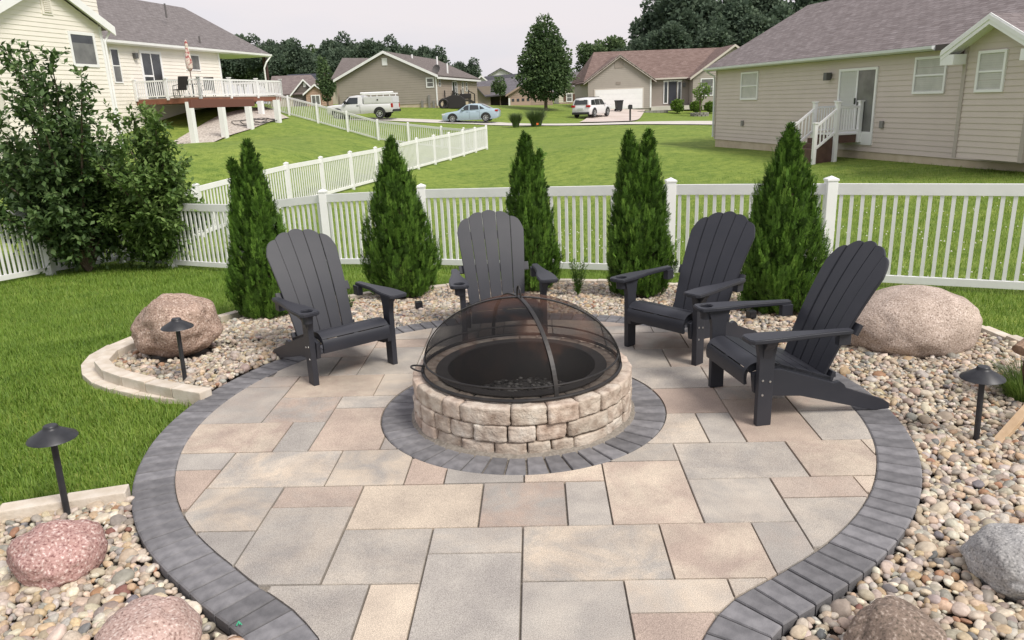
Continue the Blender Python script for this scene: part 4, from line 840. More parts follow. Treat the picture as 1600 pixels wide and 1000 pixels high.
    MB().tube([(0, 0, -.05), (0, 0, Hh * .4), (tips[0][0] * .6, tips[0][1] * .6, Hh * .75)], [.035, .022, .008], 8).obj('trunk', bark, root)
def arb(px, py, pxt, pyt, wpx, seed, tips, label, z=-.06):
    b = PZ(px, py, z); b = PZ(px, py, float(zbed(b[0], b[1]))); b[1] += .12; d = ray(pxt, pyt); hh = CH + d[2] / d[1] * b[1] - b[2] - .055; R = wpx / CF * b[1] * 1.12 / 2
    arborvitae((b[0], b[1], b[2] - .02), hh, R, seed, tips, label)
arb(413, 497, 413, 214, 100, 3, [(.02, 0, 1.0, .98, 1.0), (-.15, 0, .90, .74, .55)], 'twin-tipped slim evergreen beside the brown boulder and raised bed')
arb(630, 462, 617, 210, 110, 8, [(-.02, 0, 1.0, 1.0, 1.15), (.10, 0, .74, .85, .35)], 'single-tipped conical evergreen between the twin-tipped slim one and the chair behind the fire pit')
arb(832, 453, 814, 202, 88, 13, [(-.03, 0, 1.0, 1.0, 1.0), (.13, 0, .90, .66, .45)], 'evergreen right behind the chair that faces the fire pit head on')
arb(1000, 462, 1018, 197, 116, 17, [(.10, 0, 1.0, .82, .85), (-.11, 0, .985, .82, .85)], 'broad evergreen forked into two equal tips behind the weed sprig')
arb(1222, 488, 1236, 190, 128, 23, [(.02, 0, 1.0, 1.0, 1.25), (-.12, 0, .80, .8, .4)], 'widest evergreen beside the fence post and largest boulder')
# ------------------------------------------------------------------ small plants in the bed
def sprig(px, py, hgt, n, label, name='weed_sprig', seed=1, z=-.15, spread=.1, leaf=(.045, .012), cols='weed'):
    b = PZ(px, py, z); b[2] = float(zbed(b[0], b[1])); rg = np.random.default_rng(seed); root = empty(name, tuple(b), 0, label, 'weed')
    m = leafmat('weed_leaf', [(.06, .13, .025), (.12, .22, .04), (.20, .30, .07)]); st = MB(); Ps, Ds, Ns = [], [], []
    for i in range(n):
        a = rg.uniform(0, 6.28); h_ = hgt * rg.uniform(.55, 1); lean = spread * rg.uniform(.3, 1); pts = [np.array([lean * math.cos(a) * t ** 1.3, lean * math.sin(a) * t ** 1.3, h_ * t]) for t in np.linspace(0, 1, 6)]
        st.tube(pts, [.004, .004, .003, .003, .002, .001], 5)
        for t in np.linspace(.12, 1, 22):
            for _ in range(2):
                q = rg.uniform(0, 6.28); Ps.append([lean * math.cos(a) * t ** 1.3, lean * math.sin(a) * t ** 1.3, h_ * t]); Ds.append([math.cos(q), math.sin(q), rg.uniform(.2, .9)]); Ns.append([rg.normal(0, .3), rg.normal(0, .3), 1])
    Ps, Ds, Ns = np.array(Ps), unit(np.array(Ds)), unit(np.array(Ns)); V, T = leaf_quads(Ps, Ds, Ns, rg.uniform(leaf[0] * .6, leaf[0] * 1.2, len(Ps)), leaf[1])
    st.obj('stem', m, root); root_t = rg.random(len(Ps)); link('leaves', npmesh('leaves', V, T, m, tint=np.repeat(root_t, 4)), None, root)
sprig(903, 466, .44, 14, 'leafy green weed sprig growing out of the pebbles between two evergreens', seed=4)
sprig(549, 488, .16, 4, 'small pale weed in the pebbles behind the raised-bed chair', seed=9, spread=.08, leaf=(.03, .012))
def tuft(loc, hgt, rad, n, label, name, cat, cols, seed=1, w=.006, group=None, kmat='tuft'):
    rg = np.random.default_rng(seed); root = empty(name, loc, 0, label, cat, group); m = leafmat(kmat, cols)
    a = rg.uniform(0, 6.28, n); r0 = rad * .35 * np.sqrt(rg.random(n)); h_ = hgt * rg.uniform(.6, 1.0, n); ln = rad * rg.uniform(.1, 1.0, n) ** .7
    d = np.stack([np.cos(a), np.sin(a)], 1); b0 = d * r0[:, None]; sd = np.stack([-d[:, 1], d[:, 0]], 1) * w
    V_, ts = [], (0, .35, .7, 1.0)
    for t in ts:
        c = b0 + d * (ln * t ** 1.8)[:, None]; zz = h_ * (t - .18 * t ** 3); ww = (1 - t * .95)
        V_.append(np.c_[c + sd * ww, zz]); V_.append(np.c_[c - sd * ww, zz])
    V = np.stack(V_, 1).reshape(-1, 3); k = (np.arange(n) * 8)[:, None]; T = np.concatenate([k + np.array([q]) for q in ((0, 2, 3), (0, 3, 1), (2, 4, 5), (2, 5, 3), (4, 6, 7), (4, 7, 5))], 1).reshape(-1, 3)
    link('blades', npmesh('blades', V, T, m, tint=np.repeat(rg.random(n), 8)), None, root); return root
GT = [(.07, .13, .025), (.14, .23, .04), (.24, .32, .08)]
b = PZ(1592, 632, -.07); tuft((b[0] + .05, b[1] + .05, -.08), .30, .26, 700, 'bright green grass tuft in the pebbles beside the rusty iron leg', 'grass_tuft', 'grass', GT, 5, .0035)
# ------------------------------------------------------------------ rustic ornament at the edge of the bed
b = PZ(1594, 630, -.07); root = empty('garden_ornament', (b[0], b[1], -.08), .2, 'driftwood slab on curved rusty iron legs beside the grass tuft', 'ornament')
rust = mat('rusted_iron', (.055, .032, .024), .8, col2=(.12, .06, .04), scale=20, bump=.3); drift = mat('driftwood', (.20, .12, .075), .9, col2=(.38, .26, .18), scale=6, detail=8, bump=.9, bscale=26, dist=.03)
m_ = MB(); m_.tube([(-.10, -.02, .475), (.05, 0, .50), (.25, .03, .49), (.5, .0, .50), (.8, .05, .49)], [.035, .055, .06, .058, .045], 10)
me = m_.mesh('wood_slab', drift, smooth=True)
for v in me.vertices: v.co.x += .018 * noise.noise(v.co * 22); v.co.z += .02 * noise.noise(v.co * 17 + Vector((3, 1, 2))); v.co.y *= 1.5
link('wood_slab', me, None, root); root.scale = (1, 1, .8)
for xx in (.0, .62):
    m_ = MB(); m_.tube([(xx, 0, .46), (xx - .01, 0, .30), (xx + .02, 0, .17), (xx + .10, 0, .06), (xx + .2, .0, .0)], .014, 8); m_.obj('iron_leg', rust, root, smooth=True)
MB().tube([(.0, 0, .36), (.2, 0, .33), (.45, 0, .33), (.62, 0, .36)], .010, 8).obj('iron_brace', rust, root, smooth=True)
p0 = PZ(1556, 697, -.055); p1 = PD(1612, 632, p0[1] + .22); wood_m = mat('pale_wood', (.46, .32, .19), .7, col2=(.55, .40, .26), scale=9, bump=.2)
m_ = MB(); v0, v1 = Vector((0, 0, .015)), Vector(p1 - p0); v1 = v1 * 1.3; m_.bar(v0, v1, .05, .032); o = m_.obj('wood_stake', wood_m, None, bevel=.003); o.location = tuple(p0); tag(o, 'bare pale timber stake slanting up from the pebbles', 'stake')
# ------------------------------------------------------------------ lawn grass
grass_m = leafmat('grass_blade', [(.064, .124, .014), (.132, .228, .026), (.21, .315, .048), (.33, .41, .105)], rough=.55, trans=.3)
def lawn_ok(x, y): return ~inbed(x, y) & ~inpatio(x, y)
def near_line(x, y, line, d):
    P = np.array([p[:2] for p in line]); o = np.zeros(len(x), bool)
    for a, b_ in zip(P[:-1], P[1:]):
        ab = b_ - a; t = np.clip(((x - a[0]) * ab[0] + (y - a[1]) * ab[1]) / (ab @ ab), 0, 1); o |= np.hypot(x - a[0] - t * ab[0], y - a[1] - t * ab[1]) < d
    return o
def grass(x0, x1, y0, y1, dens, hgt, wid, bent, name_, label, sel=None, tint0=.42):
    x, y = scatter(x0, x1, y0, y1, dens); k = lawn_ok(x, y)
    for ln, dd in ((edge_up, .06), (low, .075), (near_edge, .06), (edge_back, .06)): k &= ~near_line(x, y, ln, dd)
    if sel is not None: k &= sel(x, y)
    pr = proj(np.stack([x, y, np.zeros(len(x))], 1)); k &= (pr[:, 0] > -150) & (pr[:, 0] < 1750) & (pr[:, 1] < 1100); x, y = x[k], y[k]; n = len(x)
    z = H(x, y) - .008; patch = .5 + .5 * np.sin(x * 1.7 + np.sin(y * 1.3) * 2) * np.sin(y * 1.9 + np.cos(x * .9) * 2)
    fine = np.array([noise.noise(Vector((a * 2.2, b_ * 2.2, 0))) for a, b_ in zip(x, y)])
    h_ = hgt * RNG.uniform(.55, 1.15, n) * (.85 + .3 * patch); a = RNG.uniform(0, 6.28, n) ; ln = h_ * RNG.uniform(.15, .95, n); d = np.stack([np.cos(a), np.sin(a)], 1); s_d = np.stack([-d[:, 1], d[:, 0]], 1) * (wid * RNG.uniform(.7, 1.3, n))[:, None]
    b0 = np.stack([x, y], 1); tint = np.clip(tint0 + RNG.normal(0, .16, n) + .12 * (patch - .5) + .22 * fine, 0, 1)
    if bent:
        V_ = [np.c_[b0 + s_d, z], np.c_[b0 - s_d, z], np.c_[b0 + d * (ln * .3)[:, None] + s_d * .8, z + h_ * .6], np.c_[b0 + d * (ln * .3)[:, None] - s_d * .8, z + h_ * .6], np.c_[b0 + d * ln[:, None], z + h_ * .95]]
        q = ((0, 1, 3), (0, 3, 2), (2, 3, 4)); kk = 5
    else: V_ = [np.c_[b0 + s_d, z], np.c_[b0 - s_d, z], np.c_[b0 + d * ln[:, None], z + h_]]; q = ((0, 1, 2),); kk = 3
    V = np.stack(V_, 1).reshape(-1, 3); k0 = (np.arange(n) * kk)[:, None]; T = np.concatenate([k0 + np.array([t]) for t in q], 1).reshape(-1, 3)
    o = link(name_, npmesh(name_, V, T, grass_m, tint=np.repeat(tint, kk))); tag(o, label, 'grass', kind='stuff')
behind = lambda x, y: (y - FA[1]) * (-FD[0]) - (x - FA[0]) * (-FD[1]) > 0      # beyond the back fence
fr = lambda x, y: (y - (FA[1] + (x - FA[0]) * FD[1] / FD[0])) < 0
grass(-7, -1.9, 3.4, 7.0, 5200, .055, .0028, True, 'lawn_grass', 'dense dark green mown lawn grass beside the patio')
grass(-10, -1.5, 7.0, 10.0, 2400, .06, .0042, False, 'lawn_grass', 'dark green lawn grass in front of the picket fence', sel=fr)
grass(-12, 6.5, 10.0, 15.0, 1100, .065, .006, False, 'lawn_grass', 'lawn grass at the foot of the picket fence', sel=fr)
grass(-1.5, 7.5, 5.2, 10.0, 2600, .055, .0038, False, 'lawn_grass', 'strip of lawn grass between the pebble edging and the picket fence', sel=lambda x, y: fr(x, y), tint0=.5)
grass(-9, 14, 7.5, 26, 620, .075, .0065, False, 'lawn_grass', 'lighter green neighbouring lawn just beyond the picket fence', sel=lambda x, y: ~fr(x, y) & (RNG.random(len(x)) < np.clip((26 - y) / 14, 0, 1)), tint0=.66)
# clover flowers
x, y = scatter(-1.5, 10.5, 8.2, 18, 9); k = ~fr(x, y) & (np.array([noise.noise(Vector((a * .5, b_ * .5, 3))) for a, b_ in zip(x, y)]) > .02); x, y = x[k], y[k]
P = (IV1[None] * RNG.uniform(.008, .014, (len(x), 1, 1))) + np.stack([x, y, H(x, y) + .075], 1)[:, None, :]
o = link('clover_flowers', npmesh('clover_flowers', P.reshape(-1, 3), (IF1[None] + (np.arange(len(x)) * len(IV1))[:, None, None]).reshape(-1, 3), mat('clover', (.72, .70, .62), .8))); tag(o, 'white clover flowers dotted through the lawn beyond the fence', 'clover', kind='stuff')
# ------------------------------------------------------------------ shrubs over the fence corner
def shrub(loc, branches, label, m, seed, leaf, nl, name='shrub', droop=.25):
    rg = np.random.default_rng(seed); root = empty(name, loc, 0, label, 'shrub'); st = MB(); Ps, Ds, Ns, Ls, Ts = [], [], [], [], []
    for (tip, w) in branches:
        tip = np.array(tip); n = 7; pts = []
        for t in np.linspace(0, 1, n): pts.append(np.array([tip[0] * t ** 1.25, tip[1] * t ** 1.25, tip[2] * t ** .9]) + rg.normal(0, .03, 3) * t)
        st.tube(pts, list(np.linspace(.035, .006, n) * w), 6)
        PT = np.array(pts)
        for k in range(int(nl * w)):
            t = rg.uniform(.25, 1.0) ** .8; i = min(int(t * (n - 1)), n - 2); u = t * (n - 1) - i; c = PT[i] * (1 - u) + PT[i + 1] * u
            # a side twig with leaves along it
            tl = rg.uniform(.18, .55) * (1.25 - .6 * t) * w; td = unit(unit(PT[i + 1] - PT[i]) * .55 + rg.normal(0, .55, 3) + np.array([0, 0, .12])); m_l = rg.integers(7, 12)
            for q in np.linspace(.1, 1, m_l):
                Ps.append(c + td * tl * q + np.array([0, 0, -droop * .15 * q * q * tl])); dd = unit(td * .7 + rg.normal(0, .6, 3) + np.array([0, 0, -droop])); Ds.append(dd); Ns.append(unit(np.array([0, 0, 1.0]) + rg.normal(0, .45, 3))); Ls.append(leaf * rg.uniform(.6, 1.2)); Ts.append(np.clip(.42 + rg.normal(0, .2) + .25 * (t - .6) + .18 * q, 0, 1))
    V, T = leaf_quads(np.array(Ps), np.array(Ds), np.array(Ns), np.array(Ls), np.array(Ls) * .56, fold=.10)
    st.obj('branches', bark, root, smooth=True); link('leaves', npmesh('leaves', V, T, m, tint=np.repeat(np.array(Ts), 4)), None, root); return root
dk = leafmat('shrub_dark_leaf', [(.026, .054, .018), (.055, .105, .032), (.092, .155, .05), (.15, .22, .075)], trans=.2)
lt = leafmat('shrub_light_leaf', [(.045, .085, .022), (.082, .15, .036), (.135, .215, .055), (.21, .30, .09)], trans=.25)
def branch_set(loc, px_tips, seed, extra, spread, zmax, zmin=.3):
    rg = np.random.default_rng(seed); B = []
    for px, py in px_tips:
        q = PD(px, py, loc[1] + rg.uniform(-1.5, .5)); B.append((q - np.array(loc), 1.0))
    for i in range(extra):
        a = rg.uniform(0, 6.28); r = spread * rg.uniform(.35, 1); B.append((np.array([r * math.cos(a), r * math.sin(a) * .8, rg.uniform(zmin, zmax)]), rg.uniform(.7, 1.0)))
    return B
l1 = np.array([-7.55, 13.35, 0]); l1[2] = h1(l1[0], l1[1])
tips1 = [(5, 75), (30, 95), (48, 82), (75, 90), (20, 150), (70, 130), (110, 150), (128, 125), (60, 180), (100, 185), (140, 190), (10, 220), (50, 240), (90, 230), (130, 240), (20, 290), (70, 290), (115, 285), (-20, 180), (-25, 260), (35, 335), (95, 330), (150, 330), (-15, 330), (85, 360), (130, 365)]
shrub(tuple(l1), branch_set(l1, tips1, 5, 46, 1.6, 2.4, .7), 'tall dark-leaved shrub overhanging the side picket fence', dk, 6, .115, 66)
l2 = np.array([-6.2, 13.75, 0]); l2[2] = h1(l2[0], l2[1])
tips2 = [(205, 175), (225, 170), (240, 185), (178, 180), (160, 215), (255, 235), (264, 225), (215, 225), (190, 240), (268, 290), (262, 315), (240, 270), (255, 345), (225, 330), (190, 300), (160, 270), (170, 340), (210, 370), (245, 375), (180, 385), (150, 300), (140, 240), (262, 270), (230, 300), (205, 280)]
shrub(tuple(l2), branch_set(l2, tips2, 8, 22, .85, 1.9, .5), 'light green leafy shrub growing over the fence corner', lt, 9, .105, 66)
# ------------------------------------------------------------------ trees
def crown_mesh(name, m, lobes, nl, leaf, seed, shell=.55):
    rg = np.random.default_rng(seed); lob = np.array(lobes); vol = lob[:, 3] * lob[:, 4] * lob[:, 5]; pick = rg.choice(len(lob), nl, p=vol ** .7 / (vol ** .7).sum()); L_ = lob[pick]
    # clumps inside each lobe
    d = unit(rg.normal(0, 1, (nl, 3))); r = shell + (1 - shell) * rg.random(nl) ** .5
    cl = np.array([[noise.noise(Vector(v * 2.6) + Vector((i * 1.0, 0, 0))) for i, v in [(p, q)]][0] for p, q in zip(pick, d)]); r = r * (1 + .28 * cl)
    P = L_[:, :3] + d * L_[:, 3:6] * r[:, None]; D = unit(d + rg.normal(0, .7, (nl, 3)) + np.array([0, 0, -.1])); N = unit(d * .6 + rg.normal(0, .6, (nl, 3)) + np.array([0, 0, .6]))
    sz_ = leaf * rg.uniform(.6, 1.3, nl); V, T = leaf_quads(P, D, N, sz_, sz_ * .75, fold=.12)
    tint = np.clip(.42 + .26 * cl * 1.6 + rg.normal(0, .08, nl) + .12 * d[:, 2], 0, 1)
    return npmesh(name, V, T, m, tint=np.repeat(tint, 4))
def rand_lobes(n, rx, ry, rz, z0, seed, lo=.3, hi=.5, taper=0.0):
    rg = np.random.default_rng(seed); out_ = []
    for i in range(n):
        d = unit(rg.normal(0, 1, 3)); k = rg.uniform(.35, .8); f_ = rg.uniform(lo, hi); tz = d[2] * k; sh_ = 1 - taper * max(0, tz); out_.append((d[0] * rx * k * sh_, d[1] * ry * k * sh_, z0 + tz * rz, rx * f_ * sh_, ry * f_ * sh_, rz * f_ * .85))
    out_.append((0, 0, z0, rx * .62, ry * .62, rz * .7)); return out_
def tree(loc, me, trunk_h, trunk_r, label, scale=(1, 1, 1), rz=0, group=None, name='tree', limbs=5, zc=4, spread=1.5):
    root = empty(name, loc, rz, label, 'tree', group); st = MB(); rg = random.Random(int(loc[0] * 97 + loc[1] * 13))
    st.tube([(0, 0, -.3), (0, 0, trunk_h * .5), (rg.uniform(-.1, .1), 0, trunk_h), (0, 0, zc * 1.4)], [trunk_r * 1.25, trunk_r, trunk_r * .8, trunk_r * .2], 8)
    for i in range(limbs):
        a = 6.28 * i / limbs + rg.random(); st.tube([(0, 0, trunk_h * rg.uniform(.8, 1.1)), (spread * .4 * math.cos(a), spread * .4 * math.sin(a), trunk_h + .3 * (zc - trunk_h) + .4), (spread * math.cos(a), spread * math.sin(a), zc * rg.uniform(.9, 1.3))], [trunk_r * .5, trunk_r * .35, trunk_r * .1], 6)
    t = st.obj('trunk', bark, root, smooth=True); c = link('crown', me, None, root); root.scale = scale; return root
wood_l = leafmat('woods_leaf', [(.046, .072, .052), (.080, .120, .080), (.12, .165, .108), (.165, .215, .135)], trans=.35, rough=.8)
wood_l2 = leafmat('woods_leaf_bright', [(.050, .085, .042), (.088, .142, .060), (.13, .19, .08), (.19, .25, .11)], trans=.35, rough=.8)
ctr_l = leafmat('maple_leaf', [(.033, .064, .028), (.064, .112, .044), (.105, .16, .062), (.16, .22, .09)], trans=.3, rough=.75)
# the tree by the street
b = PD(853, 168, 80); z0 = h1(b[0], b[1]); tp = PD(853, 31, 80)[2] - z0
lb_ = [(0, 0, tp * f_, r_, r_, tp * .13) for f_, r_ in ((.25, 2.5), (.36, 2.9), (.48, 2.75), (.60, 2.5), (.72, 2.15), (.83, 1.6), (.92, .95))] + rand_lobes(12, 2.7, 2.7, tp * .36, tp * .5, 4, .2, .36, .35)
tree((b[0], b[1], z0), crown_mesh('crown', ctr_l, lb_, 15000, .29, 3, .5), 1.9, .16, 'tall dense egg-shaped tree standing alone by the street', zc=tp * .5, spread=1.6)
# small trees
sm = crown_mesh('crown', wood_l2, rand_lobes(7, 1.1, 1.1, 1.3, 2.3, 5), 1500, .22, 5)
b = PD(782, 168, 92); tree((b[0], b[1], h1(b[0], b[1])), sm, 1.2, .06, 'young round tree in front of the slate-roofed garage', zc=2.2, spread=.6)
sap = crown_mesh('crown', leafmat('sapling_leaf', GT), rand_lobes(7, .95, .95, 1.15, 2.2, 15), 500, .2, 6, .3)
b = PD(1094, 172, 76); tree((b[0], b[1], h1(b[0], b[1])), sap, 1.1, .05, 'thin sparse sapling in the round stone planter', zc=2.0, spread=.6)
b = PD(512, 160, 92); tree((b[0], b[1], h1(b[0], b[1])), crown_mesh('crown', wood_l2, rand_lobes(8, 1.5, 1.5, 2.6, 3.0, 25), 2200, .28, 7), 1.0, .1, 'bright green tree squeezed between the gabled cottage and the tan house', zc=3, spread=.8)
# woods behind
woodsA = [crown_mesh('crown', wood_l, rand_lobes(14, 4.6, 4.6, 6.0, 9.5, 30 + i, .28, .48), 8000, .62, 40 + i, .45) for i in range(3)]
woodsB = [crown_mesh('crown', wood_l2, rand_lobes(12, 4.2, 4.2, 5.2, 8.5, 60 + i, .28, .46), 6500, .62, 70 + i, .45) for i in range(2)]
rg = random.Random(5)
def wood_tree(px, top, y, kind, label, group):
    p = PD(px, 160, y); z0 = h1(p[0], p[1]); zt = PD(px, top, y)[2]; s = max(.5, (zt - z0) / 15.3); me = (woodsA + woodsB)[kind]; zc = 9
    tree((p[0], p[1], z0), me, 4, .28, label, (s * rg.uniform(.9, 1.15), s * rg.uniform(.9, 1.15), s), rg.uniform(0, 6.28), group, 'woodland_tree', 5, 9, 2.6)
k = 0
for px, top in ((352, 62), (372, 48), (398, 56), (425, 58), (450, 57), (478, 62), (505, 58), (530, 55), (555, 52), (578, 58), (600, 60), (625, 56), (650, 62), (672, 66), (690, 74), (340, 55), (385, 75), (440, 72), (490, 78), (545, 70)):
    y = 150 + rg.uniform(-12, 14); wood_tree(px, top, y, k % 3 if rg.random() < .8 else 3, 'dark leafy tree in the wood behind the cottage and the tan house', 'woodland trees behind the tan house'); k += 1
for px, top in ((740, 92), (715, 94)): wood_tree(px, top, 155, k % 3, 'lone round tree rising behind the satellite-dish house', 'round trees past the dish roof'); k += 1
for px, top, y, kd in ((928, 50, 118, 3), (955, 44, 122, 4), (985, 58, 116, 0), (1005, 45, 125, 1), (1030, -5, 128, 2), (1060, -25, 124, 0), (1095, -30, 128, 1), (1130, -25, 122, 2), (1165, -32, 128, 0), (1200, -30, 124, 1), (1235, -20, 128, 2), (1270, -28, 130, 0), (1045, 30, 112, 1), (1110, 25, 112, 2), (1180, 15, 112, 0), (1310, -15, 130, 1), (1350, -20, 130, 2)):
    wood_tree(px, top, y, kd, 'tall dark tree in the wood behind the garage house' if kd < 3 else 'brighter green tree at the near edge of the wood by the garage house', 'tall woodland trees behind the garage house' if kd < 3 else 'bright trees at the edge of the wood')
# ------------------------------------------------------------------ white picket fences
vinyl = mat('white_vinyl', (.79, .79, .79), .38, col2=(.84, .84, .84), scale=3, bump=.03, bscale=40)
def unit_post(w, h_): return MB().box(-w / 2, w / 2, -w / 2, w / 2, -.3, h_).mesh('post', vinyl, bevel=.006)
def unit_cap(w): 
    m_ = MB(); m_.box(-w / 2, w / 2, -w / 2, w / 2, 0, .022); b = len(m_.v); q = w / 2 * .96; m_.v += [(-q, -q, .022), (q, -q, .022), (q, q, .022), (-q, q, .022), (0, 0, .055)]; m_.f += [(b, b + 1, b + 4), (b + 1, b + 2, b + 4), (b + 2, b + 3, b + 4), (b + 3, b, b + 4)]; return m_.mesh('post_cap', vinyl)
PM_, CM_ = unit_post(.115, 1.20), unit_cap(.13)
PKM = MB().box(-.019, .019, -.011, .011, 0, 1.0).mesh('picket', vinyl)
def fence(posts, label, name='picket_fence', npk=16, hgt=1.17, skip_first=False, bot=.06, group=None):
    o = np.array(posts[0]); root = empty(name, tuple(o), 0, label, 'fence', group)
    for i, p in enumerate(posts):
        if i == 0 and skip_first: continue
        q = np.array(p) - o; po = link('post', PM_, None, root, loc=tuple(q)); link('post_cap', CM_, None, po, loc=(0, 0, 1.20))
    for a, b in zip(posts[:-1], posts[1:]):
        a = np.array(a) - o; b = np.array(b) - o; d = b - a; L_ = np.hypot(d[0], d[1]); ang = math.atan2(d[1], d[0]); u = d / L_; sl = d[2] / L_
        for z_, h_, nm_ in ((hgt - .065, .125, 'top_rail'), (bot + .045, .085, 'bottom_rail')):
            m_ = MB(); m_.prism([(.055, -h_ / 2 + sl * .055), (L_ - .055, -h_ / 2 + sl * (L_ - .055)), (L_ - .055, h_ / 2 + sl * (L_ - .055)), (.055, h_ / 2 + sl * .055)], 'y', -.021, .021); link(nm_, m_.mesh(nm_, vinyl, bevel=.004), None, root, loc=(a[0], a[1], a[2] + z_), rot=(0, 0, ang))
        z0 = bot + .08; ph = hgt - .12 - z0
        n = max(3, round(npk * L_ / 1.83))
        for k in range(n):
            t = .0625 + (L_ - .125) * (k + .5) / n; q = a + u * t; link('picket', PKM, None, root, loc=(q[0], q[1], a[2] + sl * t + z0), rot=(0, 0, ang), scale=(1, 1, ph))
    return root
fence(fence_posts, 'white vinyl picket fence running behind the evergreens and chairs')
fence(left_posts, 'white vinyl picket fence running under the dark shrub, meeting the back fence at a corner', skip_first=True)
fence(fence2_posts, 'white vinyl picket fence stepping away along the slope behind the twin-tipped evergreen', npk=14)
fence(fence3_posts, 'white vinyl picket fence descending from the raised deck past the white truck', npk=11, skip_first=True)
# tall grasses behind the fence corner
p = PD(390, 330, 15.2); tuft((p[0], 15.2, h1(p[0], 15.2)), 1.15, .85, 900, 'feathery ornamental grass clump between the two picket fences', 'ornamental_grass', 'ornamental grass', [(.07, .12, .03), (.14, .21, .06), (.24, .31, .12)], 31, .007, kmat='reed')
# ------------------------------------------------------------------ houses
def siding_mat(name, col, rough=.55): return mat(name, col, rough, col2=tuple(c * 1.06 for c in col), scale=1.2, bump=.04, bscale=20)
def shingle(name, c1, c2, c3, row=.145, wid=.30):
    if name in MATS: return MATS[name]
    m = bpy.data.materials.new(name); m.use_nodes = True; nt = m.node_tree; b = nt.nodes['Principled BSDF']; L = nt.links.new; uv = nt.nodes.new('ShaderNodeUVMap')
    br = nt.nodes.new('ShaderNodeTexBrick'); br.inputs['Scale'].default_value = 1.0; br.inputs['Brick Width'].default_value = wid; br.inputs['Row Height'].default_value = row; br.inputs['Mortar Size'].default_value = .008; br.inputs['Bias'].default_value = 0; br.offset = .37
    br.inputs['Color1'].default_value = c1 + (1,); br.inputs['Color2'].default_value = c2 + (1,); br.inputs['Mortar'].default_value = tuple(v * .6 for v in c1) + (1,); L(uv.outputs[0], br.inputs['Vector'])
    n = nt.nodes.new('ShaderNodeTexNoise'); n.inputs['Scale'].default_value = 3.5; n.inputs['Detail'].default_value = 6; mpg = nt.nodes.new('ShaderNodeMapping'); mpg.inputs['Scale'].default_value = (.55, 3.4, 1); L(uv.outputs[0], mpg.inputs[0]); L(mpg.outputs[0], n.inputs['Vector']); r = nt.nodes.new('ShaderNodeValToRGB'); e = r.color_ramp.elements; e[0].position = .4; e[0].color = (1, 1, 1, 1); e[1].position = .7; e[1].color = tuple(v / max(w, .01) for v, w in zip(c3, c2)) + (1,); L(n.outputs['Fac'], r.inputs[0])
    mx = nt.nodes.new('ShaderNodeMix'); mx.data_type = 'RGBA'; mx.blend_type = 'MULTIPLY'; mx.inputs[0].default_value = .8; L(br.outputs['Color'], mx.inputs[6]); L(r.outputs[0], mx.inputs[7]); L(mx.outputs[2], b.inputs['Base Color']); b.inputs['Roughness'].default_value = .9; b.inputs['Specular IOR Level'].default_value = .2
    bp = nt.nodes.new('ShaderNodeBump'); bp.inputs['Strength'].default_value = .5; bp.inputs['Distance'].default_value = .02; L(br.outputs['Fac'], bp.inputs['Height']); bp.invert = True; L(bp.outputs[0], b.inputs['Normal']); MATS[name] = m; return m
white_trim = mat('white_trim', (.78, .78, .78), .45, col2=(.82, .82, .82), scale=2)
glass_dark = mat('dark_glass', (.025, .028, .032), .06, spec=.8, col2=(.05, .055, .06), scale=1.5)
glass_grey = mat('screen_glass', (.11, .11, .108), .15, spec=.7, col2=(.17, .17, .165), scale=2)
blind = mat('window_blind', (.66, .66, .60), .5, col2=(.76, .75, .69), scale=3)
def pane_mat():
    m = bpy.data.materials.new('window_glass'); m.use_nodes = True; nt = m.node_tree; b = nt.nodes['Principled BSDF']; b.inputs['Base Color'].default_value = (.03, .035, .04, 1); b.inputs['Roughness'].default_value = .04
    t = nt.nodes.new('ShaderNodeBsdfTransparent'); mx = nt.nodes.new('ShaderNodeMixShader'); mx.inputs[0].default_value = .16; nt.links.new(t.outputs[0], mx.inputs[1]); nt.links.new(b.outputs[0], mx.inputs[2]); nt.links.new(mx.outputs[0], nt.nodes['Material Output'].inputs['Surface']); return m
PANE = pane_mat()
